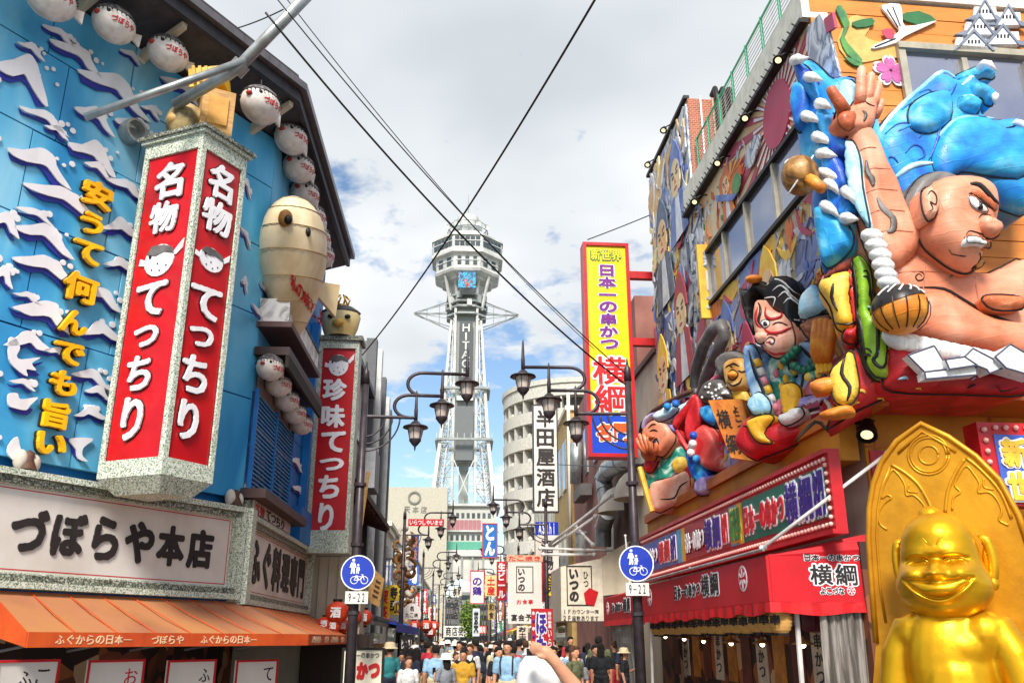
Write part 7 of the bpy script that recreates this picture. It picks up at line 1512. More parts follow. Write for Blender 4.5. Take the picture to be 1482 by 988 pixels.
# second lit sign cut by the right edge
sg2 = thing('sign_band', (6.5, 10.5, 3.1), 'red framed blue sign with bulbs at the right edge behind the golden statue', 'signboard')
S2 = Fr((5.15, 10.7), 87); b = pbox(S2, 1422, 612, 1530, 720, 0)
bx('box', M_REDF, S2, b[0], b[1] + 1, b[2] - .1, b[3], -.3, 0, sg2); bx('colour_field', M_FB, S2, b[0] + .2, b[1] + .9, b[2] + .02, b[3] - .16, .001, .015, sg2)
bulbs(sg2, S2, [(b[0] + .08, b[3] - .1 - k * .14, .02) for k in range(8)] + [(b[0] + .1 + k * .14, b[3] - .07, .02) for k in range(1, 9)], M_BULB, .036)
for i, ch in enumerate('新世'):
    letter(S2, ch, b[0] + .24, b[0] + .62, b[3] - .6 - i * .42, b[3] - .2 - i * .42, .016, .02, M_LW, sg2, .1, 'character_outline'); letter(S2, ch, b[0] + .24, b[0] + .62, b[3] - .6 - i * .42, b[3] - .2 - i * .42, .016, .04, M_MYEL, sg2, .045)

# ------------------------------------------------------------------ red awnings
M_AWR = mat('red_awning_cloth', '#cf1420', rough=.55, rgb2='#b8101c', scale=.8, dirt=.1, bump=.12, bscale=2.5); M_AWF = mat('red_frill_cloth', '#d81c22', rough=.6, rgb2='#b8141a', scale=3, bump=.3, bscale=6)
ar = thing('awning', RS.w(3, 2.1, 1.4), 'red cloth awning lettered in black and white wrapping the restaurant corner', 'awning')
AO = 1.62; AC = RS.w(-.12, 0, AO); AF = Fr((AC.x, AC.y), 85)
AS = Fr((AC.x, AC.y), -2)
bx('awning_face', M_AWR, AS, 0, 7.7, 2.22, 2.80, -.04, 0, ar); AF.poly(MB(), [(.045, 2.22), (2.4, 2.2), (2.4, 3.06), (.045, 2.82)], -.04, 0).build('awning_face', M_AWR, ar)
wall_top = [RS.w(8.3, 3.05, .5), RS.w(-.1, 3.05, .5)]
MB().add([AS.w(7.7, 2.80), AS.w(0, 2.80), wall_top[1], wall_top[0]] , [(0, 1, 2, 3)]).build('awning_top', M_AWR, ar)
MB().add([AS.w(0, 2.802), AF.w(4, 2.802), RF.w(4.5, 3.25, .0), RF.w(-.2, 3.1, .0)], [(0, 1, 2, 3)]).build('awning_top', M_AWR, ar)
def frill(fr, u0, u1, par):
    mb = MB(); n = int((u1 - u0) / .14); 
    P_ = [(u0 + (u1 - u0) * k / n, .012 * math.sin(k * 2.2), 2.065 + .022 * math.sin(k * .8 + 1)) for k in range(n + 1)]
    for a, b in zip(P_, P_[1:]): mb.quad(fr.w(a[0], a[2], a[1] * 2.4), fr.w(b[0], b[2], b[1] * 2.4), fr.w(b[0], 2.216, b[1] * .4), fr.w(a[0], 2.216, a[1] * .4))
    mb.build('frill', M_AWF, par, smooth=True)
frill(AS, 0, 7.7, ar); frill(AF, 0, 4, ar)
def emblem(fr, u, z, r_, o, par, asp=1):
    fr.poly(MB(), [(u + r_ * math.cos(k * .3927), z + r_ * asp * math.sin(k * .3927)) for k in range(16)], o, o + .008).build('emblem_ring', M_LW, par)
    fr.poly(MB(), [(u + r_ * .85 * math.cos(k * .3927), z + r_ * .85 * asp * math.sin(k * .3927)) for k in range(16)], o + .0085, o + .012).build('emblem_disc', M_AWR, par)
    for k in range(6):
        a = k * math.pi / 3 + .5; fr.poly(MB(), [(u + r_ * q * math.cos(a + d), z + r_ * asp * q * math.sin(a + d)) for q, d in ((.15, 0), (.5, .3), (.8, .12), (.8, -.12), (.5, -.3))], o + .0125, o + .016).build('emblem_petal', M_LW, par)
emblem(AS, .95, 2.57, .17, 0, ar, 1.05); emblem(AS, 6.6, 2.56, .17, 0, ar)
vtext(AS, '日本一の串かつ', 3.05, 4.7, 2.42, 2.66, .001, .012, M_INK, ar, .04, .11, M_LW, vertical=False); vtext(AS, '横綱', 2.05, 3.0, 2.38, 2.76, .001, .012, M_INK, ar, .05, .12, M_LW, vertical=False)
b = pbox(AF, 1162, 801, 1244, 812, 0); vtext(AF, '日本一の串かつ', b[0], b[1], b[2], b[3], .001, .012, M_INK, ar, .03, .1, M_LW, vertical=False)
b = pbox(AF, 1170, 814, 1242, 848, 0); vtext(AF, '横綱', b[0], b[1], b[2], b[3], .001, .012, M_INK, ar, .055, .12, M_LW, vertical=False)
b = pbox(AF, 1186, 849, 1222, 860, 0); vtext(AF, 'よこづな', b[0], b[1], b[2], b[3], .001, .012, M_INK, ar, .03, .12, M_LW, vertical=False); 
b = pbox(AF, 1225, 848, 1238, 861, 0); emblem(AF, (b[0] + b[1]) / 2, (b[2] + b[3]) / 2, .06, .001, ar)
for u_ in (0, 3.6, 7.6): MB().tube([AS.w(u_, 2.9, .02), AS.w(u_, 2.9, -.02)], .03, 6).build('frame_joint', M_GALV, ar)
MB().tube([AS.w(-.02, 2.88, .03), AS.w(7.7, 2.88, .03)], .022, 6).build('frame_bar', M_GALV, ar)
a2 = thing('awning', RS.w(11, 2.1, 1.4), 'shorter red awning left of the right lamp post with the same lettering', 'awning')
bx('awning_face', M_AWR, AS, 8.3, 11.6, 2.2, 2.74, -.04, 0, a2); MB().add([AS.w(11.6, 2.74), AS.w(8.3, 2.74), AS.w(8.3, 3.0, -.9), AS.w(11.6, 3.0, -.9)], [(0, 1, 2, 3)]).build('awning_top', M_AWR, a2)
E_ = Fr(AS.w(8.3, 0), 88); bx('awning_end', M_AWR, E_, 0, .9, 2.2, 2.72, -.03, .0, a2)
emblem(AS, 11.1, 2.48, .16, 0, a2); vtext(AS, '日本一の串かつ', 9.3, 10.6, 2.36, 2.58, .001, .012, M_INK, a2, .04, .11, M_LW, vertical=False); vtext(AS, '横綱', 8.45, 9.2, 2.32, 2.66, .001, .012, M_INK, a2, .05, .12, M_LW, vertical=False)
mb = MB(); 
for k in range(20): a, b = 8.3 + k * .165, 8.3 + (k + 1) * .165; mb.quad(AS.w(a, 2.06 + .015 * (k % 2), .02), AS.w(b, 2.06 + .015 * ((k + 1) % 2), .02), AS.w(b, 2.198, 0), AS.w(a, 2.198, 0))
mb.build('frill', M_AWF, a2, smooth=True)
M_ROD = mat('white_rod', '#d9d4cf', rough=.3, dirt=.1)
def rod(label, A, B, r_=.022): tag(MB().tube([A, B], r_, 8).ell(A, (r_ * 1.8,) * 3, 8, 6).ell(B, (r_ * 1.8,) * 3, 8, 6).build('awning_rod', M_ROD, None, smooth=True), label, 'rod')
rod('white awning rod slanting from the red awning corner up to the orange wall', AS.w(.05, 2.9, .02), RF.P(1284, 656, .7), .025)
rod('thin white rod from the far red awning up beside the right road sign', AS.w(8.4, 2.8, .0), atY(905, 775, 22), .02)
# shop front under the awning
sf = thing('eatery', RS.w(4, 0, .2), 'dim warm shop front under the red awning with posters and plastic curtains', 'shop')
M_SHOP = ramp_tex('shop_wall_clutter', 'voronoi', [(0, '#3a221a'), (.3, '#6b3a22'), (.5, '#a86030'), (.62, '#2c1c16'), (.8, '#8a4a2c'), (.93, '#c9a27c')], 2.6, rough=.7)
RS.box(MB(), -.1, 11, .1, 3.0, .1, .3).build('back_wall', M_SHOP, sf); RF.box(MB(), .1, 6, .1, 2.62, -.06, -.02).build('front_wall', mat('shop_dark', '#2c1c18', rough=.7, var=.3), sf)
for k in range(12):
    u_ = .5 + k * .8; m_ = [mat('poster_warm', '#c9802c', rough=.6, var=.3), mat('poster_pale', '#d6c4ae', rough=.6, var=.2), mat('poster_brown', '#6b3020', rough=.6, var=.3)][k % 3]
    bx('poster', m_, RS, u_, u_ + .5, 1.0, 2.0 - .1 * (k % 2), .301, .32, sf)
    if k % 3 == 1: vtext(RS, '串かつ', u_ + .1, u_ + .4, 1.1, 1.85, .32, .008, M_INK, sf, .02, joined=True)
M_PLAS = mat('plastic_curtain', '#9c948c', rough=.25, rgb2='#57504a', scale=2, stretch=(6, 6, .3), coat=.3, thr=(.42, .58))
mb = MB(); 
for k in range(14): x0, x1 = .72 + k * .062, .72 + (k + 1) * .062; o0, o1 = .05 * (k % 2), .05 * ((k + 1) % 2); mb.quad(AF.w(x0, .2, -.2 + o0), AF.w(x1, .2, -.2 + o1), AF.w(x1, 2.2, -.1 + o1), AF.w(x0, 2.2, -.1 + o0))
mb.build('plastic_curtain', M_PLAS, sf)
mb = MB()
for k in range(14): u0_, u1_ = 8.6 + k * .2, 8.8 + k * .2; o0, o1 = .06 * (k % 2), .06 * ((k + 1) % 2); mb.quad(AS.w(u0_, .2, -.3 + o0), AS.w(u1_, .2, -.3 + o1), AS.w(u1_, 2.1, -.15 + o1), AS.w(u0_, 2.1, -.15 + o0))
mb.build('plastic_curtain', mat('pale_plastic_curtain', '#b8b4ac', rough=.25, rgb2='#8c867e', scale=2, stretch=(6, 6, .3), coat=.3), sf)
MB().tube([AF.w(.5, .1, -.4), AF.w(.45, 2.2, -.2)], .035, 8).build('white_post', M_ROD, sf); MB().tube([AS.w(7.2, .1, -.1), AS.w(7.0, 2.2, -.1)], .03, 8).build('white_post', M_ROD, sf)
# paper lanterns and hanging lamps
M_TLAN = mat('tan_lantern_paper', '#d9a860', rough=.6, rgb2='#c48e48', scale=4)
lan = thing('paper_lantern', (0, 0, 0), 'tan paper lantern', 'lantern', 'row of tan paper lanterns under the red awning')
MB().lathe((0, 0, 0), [(.07, .17), (.075, .16)] + [(.115 + .012 * (k % 2) - .035 * abs(k - 6) ** 2 / 36, .15 - k * .025) for k in range(13)] + [(.075, -.16), (.07, -.17)], 12).build('paper_body', M_TLAN, lan, smooth=True)
MB().lathe((0, 0, 0), [(.075, .17), (.075, .2), (0, .2)], 10).lathe((0, 0, 0), [(.075, -.17), (.075, -.2), (0, -.2)], 10).build('lantern_ring', M_BLACK, lan)
V, Fs = glyph_mesh('串', .05); MB().add([(-.125 + -.01 * z, .07 - .14 * x, -.07 + .14 * y) for x, y, z in V], Fs).build('character', M_INK, lan)
index_kids()
for k in range(17):
    c_ = lan if k == 0 else copy_tree(lan); p = AS.w(.25 + k * .42, 2.0 + .008 * (k % 3), -.22); c_.location = p; c_.rotation_euler = (0, 0, R(45)); c_.scale = (1.25, 1.25, 1.0)
    c_['label'] = 'tan paper lantern under the red awning, ' + ('nearest the corner' if k == 0 else ['', 'second', 'third', 'fourth', 'fifth', 'sixth', 'seventh', 'eighth', 'ninth', 'tenth', 'eleventh', 'twelfth', 'thirteenth', 'fourteenth', 'fifteenth', 'sixteenth', 'last'][k] + ' from the corner')
M_SHADE = mat('lamp_shade_tan', '#d09a54', rough=.5, rgb2='#a8703a')
dl = thing('pendant_lamp', (0, 0, 0), 'pendant lamp', 'lamp', 'small lit pendant lamps under the red awning')
MB().lathe((0, 0, 0), [(.015, .09), (.03, .05), (.12, .01), (.16, -.02), (.15, -.02), (.02, .04)], 14).build('shade', M_SHADE, dl, smooth=True)
MB().ell((0, 0, -.02), (.04, .04, .045), 10, 8).build('bulb', emis('bulb_glow', (1, .86, .6), 5), dl, smooth=True)
MB().tube([(0, 0, .08), (0, 0, .5)], .008, 5).build('cord', M_BLACK, dl)
index_kids()
for k, (x, y, u_) in enumerate(((1162, 930, -.1), (1103, 929, 1.2), (1058, 928, 2.3), (1018, 925, 3.8), (990, 922, 5.2), (963, 919, 6.6))):
    c_ = dl if k == 0 else copy_tree(dl); c_.location = RS.P(x, y, .95); c_['label'] = 'small lit pendant lamp under the red awning, ' + ['nearest the golden statue', 'second from the statue', 'third from the statue', 'fourth from the statue', 'fifth from the statue', 'farthest from the statue'][k]
M_BIGL = mat('dark_red_lantern', '#7a1c30', rough=.45, rgb2='#4c1428', scale=2)
for k, (x, y, o, s_) in enumerate(((1176, 875, .55, .42), (1092, 890, .45, .42))):
    p = RS.P(x, y, o); t = thing('round_lantern', p - Vector((0, 0, .4)), ['large dark red round lantern hanging behind the lantern row near the curtain', 'dark red round lantern hanging farther in under the awning'][k], 'lantern')
    for j in range(10): MB().lathe(p, [(s_ * math.sin(R(q)), -s_ * .9 * math.cos(R(q))) for q in range(0, 181, 12)], 3, ang=(j * 36 + .6, j * 36 + 35.4)).build('gore', M_BIGL, t, smooth=True)
    MB().tube([p + Vector((0, 0, s_ * .8)), p + Vector((0, 0, s_ + .3))], .02, 5).build('hanger', M_BLACK, t)

# ------------------------------------------------------------------ tall yellow sign
YS = Fr((3.37, 24.0), 88); ys = thing('vertical_sign', (4.1, 24.1, 6.5), 'tall yellow vertical sign in a red frame with purple and red characters', 'sign')
yb = pbox(YS, 843, 349, 913, 661, 0); U0, U1 = 0, 1.38; Z0, Z1 = 6.52, 13.0
bx('box', mat('sign_box_red', '#c01830', rough=.4), YS, U0, U1, Z0, Z1, -.45, -.03, ys)
M_SY = mat('sign_yellow', '#f0d400', rough=.35, rgb2='#e6c600', scale=.8, coat=.15); bx('panel', M_SY, YS, U0 + .1, U1 - .1, 7.72, Z1 - .1, -.03, .0, ys); bx('panel', mat('sign_royal_blue', '#1a48c4', rough=.35, coat=.15), YS, U0 + .1, U1 - .1, Z0 + .1, 7.715, -.03, .0, ys)
for q in ((U0, U0 + .1, Z0, Z1), (U1 - .1, U1, Z0, Z1)): bx('frame_stile', M_REDF, YS, *q, -.029, .06, ys)
for q in ((U0 + .101, U1 - .101, Z1 - .1, Z1), (U0 + .101, U1 - .101, Z0, Z0 + .1)): bx('frame_rail', M_REDF, YS, *q, -.029, .06, ys)
vtext(YS, '新世界', .22, 1.16, 12.42, 12.78, 0, .03, M_SY, ys, .03, .11, M_MGRN, vertical=False)
vtext(YS, '日本一の串かつ', .42, .98, 9.62, 12.3, 0, .03, mat('letter_violet', '#7a1888', rough=.4), ys, .045, .1, M_LW)
for i, ch in enumerate('横綱'):
    z1_ = 9.5 - i * .86; letter(YS, ch, .13, 1.25, z1_ - .95, z1_, 0, .015, M_LW, ys, .08, 'character_outline'); letter(YS, ch, .13, 1.25, z1_ - .95, z1_, 0, .03, M_LRED, ys, .05)
vtext(YS, '名門', .2, 1.2, 6.95, 7.5, 0, .03, mat('letter_orange', '#ea5a1c', rough=.4), ys, .05, .11, M_LW, vertical=False)
for z_ in (11.95, 9.85): MB().hexa([YS.w(U1, z_, -.3), YS.w(U1 + 1.3, z_, -.3), YS.w(U1 + 1.3, z_, -.1), YS.w(U1, z_, -.1), YS.w(U1, z_ + .22, -.3), YS.w(U1 + 1.3, z_ + .22, -.3), YS.w(U1 + 1.3, z_ + .22, -.1), YS.w(U1, z_ + .22, -.1)]).build('bracket', M_REDF, ys)

# ------------------------------------------------------------------ brown building with ducts behind the right lamp
pk = thing('brown_building', (6.2, 33, 0), 'dusty rose brown building with ducts and small awnings behind the right lamp post', 'building')
M_PK = mat('rose_brown_wall', '#a87468', rough=.85, rgb2='#8c5e54', scale=.7, dirt=.25, bump=.1)
MB().box((9.0, 36, 6.3), (7.0, 17.6, 12.6)).build('wall', M_PK, pk)
WF = Fr((5.5, 27.2), 0)
bx('lower_wall', mat('lower_brown_wall', '#6c5348', rough=.85, dirt=.3), WF, -.6, 7, 0, 8.6, .0, .06, pk); bx('pale_strip', M_CREAM, WF, 5.5, 7.0, 3.5, 9.0, .065, .1, pk)
windows(pk, WF, 8, 14, 8.6, 11.2, 2, 1, .35, .8); bx('balcony_box', mat('balcony_steel', '#5a5654', rough=.5, metal=.3), WF, 10.5, 13, 7.6, 8.1, .1, .6, pk)
for k in range(7): MB().tube([WF.w(10.5 + k * .4, 8.1, .58), WF.w(10.5 + k * .4, 8.9, .58)], .02, 4).build('balcony_bar', M_STEEL, pk)
dk = thing('duct', WF.w(4, 3, .5), 'large galvanised duct with elbows climbing the brown wall', 'duct')
def duct(fr, pts, r_, par, n=14):
    for i in range(len(pts) - 1):
        MB().tube([pts[i], pts[i + 1]], r_, n).build('duct_section', M_GALV, par, smooth='auto')
        d = (pts[i + 1] - pts[i]).normalized(); MB().tube([pts[i + 1] - d * .03, pts[i + 1] + d * .03], r_ * 1.09, n).build('duct_flange', M_GALV, par)
D_ = lambda x, y: atX(x, y, 5.0)
duct(WF, [D_(873, 790), D_(873, 762), D_(880, 740), D_(876, 710), D_(873, 692), D_(880, 680), D_(900, 668), D_(925, 655)], .3, dk)
dk2 = thing('duct', WF.w(9, 3, .5), 'slimmer grey duct farther along the brown wall', 'duct'); duct(WF, [atX(841, 800, 5.0), atX(841, 770, 5.0)], .25, dk2); MB().tube([atX(834, 640, 5.2), atX(834, 700, 5.2)], .3, 12).build('duct_section', M_GALV, dk2, smooth=True)
for i, (x, y, s_) in enumerate(((885, 742, 1), (910, 722, 1))):
    p = atX(x, y, 4.9); t = thing('small_awning', p, ['small cream rounded hood on the brown wall beside the duct', 'second small cream hood on the brown wall near the lamp post'][i], 'awning')
    MB().lathe(p + Vector((.3, 0, 0)), [(.75, 0)] + [(.75 * math.cos(R(q)), .9 * math.sin(R(q))) for q in range(10, 91, 16)], 8, ang=(90, 270)).build('hood', M_CREAM, t, smooth=True)
dp = thing('drain_pipe', WF.w(15.5, 0, .2), 'tall weathered drain pipe at the far edge of the brown wall', 'pipe'); MB().tube([atX(826, 800, 5.3), atX(822, 560, 5.3)], .09, 8).build('pipe', M_CREAM, dp, smooth=True)
for k, (a, b) in enumerate((((792, 790), (886, 716)), ((800, 790), (862, 747)), ((833, 761), (858, 788)))):
    rod(['long white awning rod slanting across the brown wall', 'shorter white rod below the long one by the ducts', 'white cross rod between the awning rods'][k], atY(*a, 29), atY(*b, 27), .045)
for k, (a, b) in enumerate((((782, 793), (905, 797)), ((786, 802), (860, 802)))): rod(['horizontal white awning bar above the beige sign', 'lower horizontal white bar above the beige sign'][k], atY(*a, 28.5), atY(*b, 28.5), .04)
cable('thin bracket line between the right lamp post and the brown wall', atY(808, 672, 36), atY(905, 676, 16), .015, .0)

# ------------------------------------------------------------------ signs along the middle of the street
def vsign(px0, py0, px1, py1, Y, m, label, txt='', tm=None, out=None, om=None, name='vertical_sign', cat='sign', depth=.3, frame=None, head=90, mg=.12, bold=.04, vertical=True, joined=True, fy=(0, 1)):
    p = atY(px0, (py0 + py1) / 2, Y); fr = Fr((p.x, p.y), head); a, b, z0, z1 = pbox(fr, px0, py0, px1, py1, 0)
    t = thing(name, fr.w((a + b) / 2, z0, 0), label, cat); bx('panel', m, fr, a, b, z0, z1, -depth, 0, t)
    if frame:
        w = (b - a) * .06
        for q in ((a - w, a, z0 - w, z1 + w), (b, b + w, z0 - w, z1 + w), (a, b, z1, z1 + w), (a, b, z0 - w, z0)): bx('frame_strip', frame, fr, *q, -depth - .01, .02, t)
    if txt: vtext(fr, txt, a + (b - a) * mg, b - (b - a) * mg, z0 + (z1 - z0) * (fy[0] + .03), z0 + (z1 - z0) * (fy[1] - .03), 0, .02, tm or M_INK, t, bold, out, om, vertical=vertical, joined=joined)
    return t, fr, (a, b, z0, z1)
t, fr, (a, b, z0, z1) = vsign(773, 587, 806, 739, 42, mat('sign_cream', '#e6e0d4', rough=.4, dirt=.08), 'tall cream vertical sign with five black characters before the round tower', '半田屋酒店', M_INK, joined=False, frame=M_STEEL, bold=.035, mg=.06)
t, fr, (a, b, z0, z1) = vsign(775, 755, 808, 774, 39, M_SB, 'blue and white vertical sign below the cream one', 'Asahi', M_LW, depth=.3, bold=.03, vertical=False)
bx('lower_panel', M_BOARDW, fr, a, b, z0 - 1.6, z0 - .001, -.3, 0, t); vtext(fr, '酒場', a + .2, b - .2, z0 - 1.5, z0 - .15, 0, .02, M_INK, t, .02)
t, fr, (a, b, z0, z1) = vsign(735, 812, 784, 902, 33, M_BOARDW, 'white hanging banner with an orange header beside the red strips', '', depth=.08)
bx('header', mat('header_peach', '#e4a888', rough=.6), fr, a - .05, b + .05, z1, z1 + .22, -.1, .02, t); vtext(fr, 'たこ焼き', a, b, z1 + .02, z1 + .2, .02, .01, M_LRED, t, .02, vertical=False, joined=True)
for q in ((a + .3, b - .3, z1 - .2, z1 - .17), (a + .3, b - .3, z1 - 1.1, z1 - 1.07), (a + .3, a + .33, z1 - 1.07, z1 - .2), (b - .33, b - .3, z1 - 1.07, z1 - .2)): bx('printed_frame', M_INK, fr, *q, .001, .012, t)
vtext(fr, 'いつの', a + .36, a + .62, z1 - 1.05, z1 - .23, .001, .012, M_INK, t, .05, joined=True); vtext(fr, 'お食事', a + .3, b - .3, z0 + .66, z0 + .84, .001, .012, M_ROSE if 'M_ROSE' in globals() else M_LRED, t, .02, vertical=False, joined=True); vtext(fr, '宴会予約', a + .1, b - .1, z0 + .08, z0 + .34, .001, .012, M_INK, t, .03, vertical=False, joined=True)
vsign(719, 812, 733, 868, 36, M_REDF, 'red strip sign with white marks left of the white banner', '生ビール', M_LW, bold=.05); vsign(785, 812, 789, 870, 34, M_REDF, 'narrow red strip right of the white banner')
bs = thing('boxed_sign', (3.6, 27, 2.2), 'beige boxed shop sign with a black outlined square and red tag', 'signboard')
BS = Fr((atY(812, 830, 27).x, 27), 88); a, b, z0, z1 = pbox(BS, 812, 826, 868, 898, 0); b += .1
M_BSG = mat('box_sign_beige', '#d9cdb8', rough=.5, dirt=.1); BS.poly(MB(), [(a, z0), (b, z0), (b, z1 + .38), (a, z1 + .12)], -2.2, 0).build('box', M_BSG, bs); BS.poly(MB(), [(b + .005, z1 - .7), (b + .9, z1 - .6), (b + .9, z1 + .9), (b + .005, z1 + .4)], -.3, .0).build('side_wing', M_BEIGE, bs)
qa = pbox(BS, 820, 818, 857, 876, 0)
for q in ((qa[0], qa[1], qa[3] - .035, qa[3]), (qa[0], qa[1], qa[2], qa[2] + .035), (qa[0], qa[0] + .03, qa[2] + .036, qa[3] - .036), (qa[1] - .03, qa[1], qa[2] + .25, qa[3] - .036)): bx('square_line', M_INK, BS, *q, .001, .014, bs)
vtext(BS, 'いつの', qa[0] + .08, qa[0] + .36, qa[2] + .1, qa[3] - .08, .001, .014, M_INK, bs, .07); vtext(BS, 'ひつ', qa[0] + .5, qa[0] + .66, qa[2] + .5, qa[3] - .15, .001, .014, M_INK, bs, .02, joined=True)
BS.ppoly(MB(), [(845, 858), (853, 850), (866, 856), (860, 876), (848, 874)], .015, .03).build('red_tag', M_REDF, bs)
b_ = pbox(BS, 814, 881, 867, 888, 0); vtext(BS, '1Fカウンター席', b_[0], b_[1], b_[2], b_[3], .001, .012, M_INK, bs, .01, vertical=False, joined=True); b_ = pbox(BS, 814, 890, 867, 898, 0); vtext(BS, '2F座敷あります', b_[0], b_[1], b_[2], b_[3], .001, .012, M_INK, bs, .01, vertical=False, joined=True)
t, fr, (a, b, z0, z1) = vsign(769, 880, 801, 990, 20, M_REDF, 'red nobori flag with large purple and white characters near the raised arm', '', depth=.02, name='flag', cat='flag')
vtext(fr, 'ほた', a + .1, b - .14, z1 - 1.0, z1 - .08, .001, .02, M_LPUR, t, .05, .13, M_LW); vtext(fr, 'て焼き', a + .1, b - .14, z0, z1 - 1.0, .001, .02, M_LPUR, t, .05, .13, M_LW); vtext(fr, '営業いらっしゃい', b - .12, b - .03, z0, z1 - .05, .001, .012, M_LW, t, .02, joined=True)
for k in range(9): MB().ell(fr.w(a + .05, z1 - .1 - k * .16, .01), (.03, .01, .04), 8, 6).build('flag_dot', M_LPUR if k % 2 else M_LW, t)
t, *_ = vsign(699, 758, 719, 806, 46, mat('banner_blue', '#1e6cb8', rough=.5), 'blue hanging banner with white brush characters in a red edge', 'とん', M_LW, frame=mat('banner_red_edge', '#c83040'), bold=.07, depth=.05, name='banner', cat='banner')
vsign(681, 826, 700, 872, 44, mat('banner_pink_white', '#ecdcd8', rough=.6), 'white banner with blue header and small bowl picture', 'の鶏', M_LPUR, frame=mat('banner_red_edge', '#c83040'), bold=.03, depth=.05, name='banner', cat='banner', fy=(.2, .85))
vsign(702, 832, 719, 862, 40, mat('banner_yellow', '#ecd86a', rough=.6, rgb2='#e8b8b0'), 'pale yellow banner with pink print beside the red strip', '牛丼', M_LRED, bold=.03, depth=.05, name='banner', cat='banner') if False else vsign(702, 832, 719, 862, 40, mat('banner_yellow', '#ecd86a', rough=.6, rgb2='#e8b8b0'), 'pale yellow banner with pink print beside the red strip', '土産', M_LRED, bold=.03, depth=.05, name='banner', cat='banner')
vsign(594, 774, 606, 812, 60, mat('banner_indigo', '#2c3a86', rough=.5), 'indigo hanging banner with pale characters on the left side', '遊技', M_ORA, bold=.03, depth=.05, name='banner', cat='banner')
vsign(591, 818, 606, 846, 60, mat('banner_blue2', '#2a62c0', rough=.5), 'blue and white banner under the indigo one on the left', '場', M_LW, bold=.05, depth=.05, name='banner', cat='banner')
for i, (x0, y0, x1, y1, Y, c, tx_, lb) in enumerate(((684, 880, 694, 920, 52, '#d8e4ea', '薬', 'pale blue vertical sign hanging low past the white banner'), (640, 905, 676, 921, 120, '#e6e4da', '商店街', 'long pale sign over the street in the distance'), (655, 850, 668, 862, 90, '#e0d8c0', '喫茶', 'cream sign far down the right side'), (610, 852, 618, 888, 75, '#c83434', '将棋', 'red vertical sign far down the left side'), (706, 872, 716, 896, 48, '#b89a5c', '和食', 'ochre hanging sign below the yellow banner'), (620, 878, 630, 900, 85, '#e8e0d0', '寿司', 'white sign with red characters far left'), (692, 905, 704, 916, 60, '#d8543c', '焼肉', 'small red sign above the crowd on the right'), (748, 905, 764, 930, 26, '#e4d0bc', 'お土産', 'low cream sign behind the raised arm'))):
    vsign(x0, y0, x1, y1, Y, mat('sign_' + c[1:], c, rough=.5, dirt=.1), lb, tx_, M_INK if i in (0, 1, 2, 4, 7) else M_LW if i in (3, 6) else M_LRED, bold=.03, depth=.1, vertical=(y1 - y0) > (x1 - x0))
# left: menu board, fan sign, blue shop awning, lanterns, golden ornaments
t, fr, (a, b, z0, z1) = vsign(497, 940, 552, 1000, 17.6, mat('menu_cream', '#efe6cc', rough=.4), 'cream framed menu board with big red characters behind the left lamp post', '', frame=M_BLACK, depth=.08, name='menu_board', cat='menu board')
vtext(fr, '串かつ', a + .03, b - .03, z1 - .52, z1 - .2, .001, .015, M_LRED, t, .09, vertical=False); vtext(fr, '日本一の串かつ', a + .05, b - .05, z1 - .15, z1 - .04, .001, .01, M_INK, t, .02, vertical=False, joined=True)
t, fr, (a, b, z0, z1) = vsign(578, 918, 598, 960, 30, M_BLACK, 'black and white standing sign box beyond the second left lamp', '和食', M_INK, depth=.4, name='standing_sign', cat='sign'); bx('lit_panel', M_BOARDW, fr, a + .06, b - .06, z0, z1 - .15, .001, .01, t); vtext(fr, '酒場', a + .12, b - .12, z0 + .1, z1 - .2, .011, .015, M_INK, t, .03)
p = atY(596, 884, 38); t = thing('fan_sign', p, 'white fan shaped hanging sign with a black roundel on the left', 'sign'); FF = Fr((p.x, p.y), 90)
FF.poly(MB(), [(-.36, -.26)] + [(-.36 * math.cos(R(q)), -.1 + .42 * math.sin(R(q))) for q in range(0, 181, 15)][0:] + [(.36, -.26)] if False else [(.38 * math.cos(R(q)), p.z - .1 + .42 * math.sin(R(q))) for q in range(0, 181, 15)] + [(-.36, p.z - .3), (.36, p.z - .3)], -.06, 0).build('fan_panel', M_BOARDW, t); letter(FF, '名', -.1, .1, p.z + .0, p.z + .22, 0, .015, M_INK, t, .04); vtext(FF, 'たこ焼', -.26, .26, p.z - .24, p.z - .06, 0, .015, M_INK, t, .02, vertical=False, joined=True)
t = thing('awning', atY(575, 905, 30), 'bright blue cloth shop awning on the left pavement', 'awning'); A_, B_ = atY(553, 898, 29), atY(597, 903, 37)
M_BLC = mat('blue_cloth', '#1c46c8', rough=.6, rgb2='#1636a0'); MB().hexa([A_ + Vector((-.7, 0, .1)), A_ + Vector((.45, 0, -.12)), B_ + Vector((.25, 0, -.2)), B_ + Vector((-1, 0, .1)), A_ + Vector((-.7, 0, .16)), A_ + Vector((.45, 0, -.06)), B_ + Vector((.25, 0, -.14)), B_ + Vector((-1, 0, .16))]).build('awning_cloth', M_BLC, t)
MB().quad(A_ + Vector((.45, 0, -.12)), B_ + Vector((.25, 0, -.2)), B_ + Vector((.25, 0, -.4)), A_ + Vector((.45, 0, -.32))).build('valance', M_BLC, t)
M_RLAN = mat('red_orange_lantern', '#d84a22', rough=.45, rgb2='#b82c1c', scale=6); rl = thing('paper_lantern', (0, 0, 0), 'orange red paper lantern', 'lantern', 'orange red lanterns on the left')
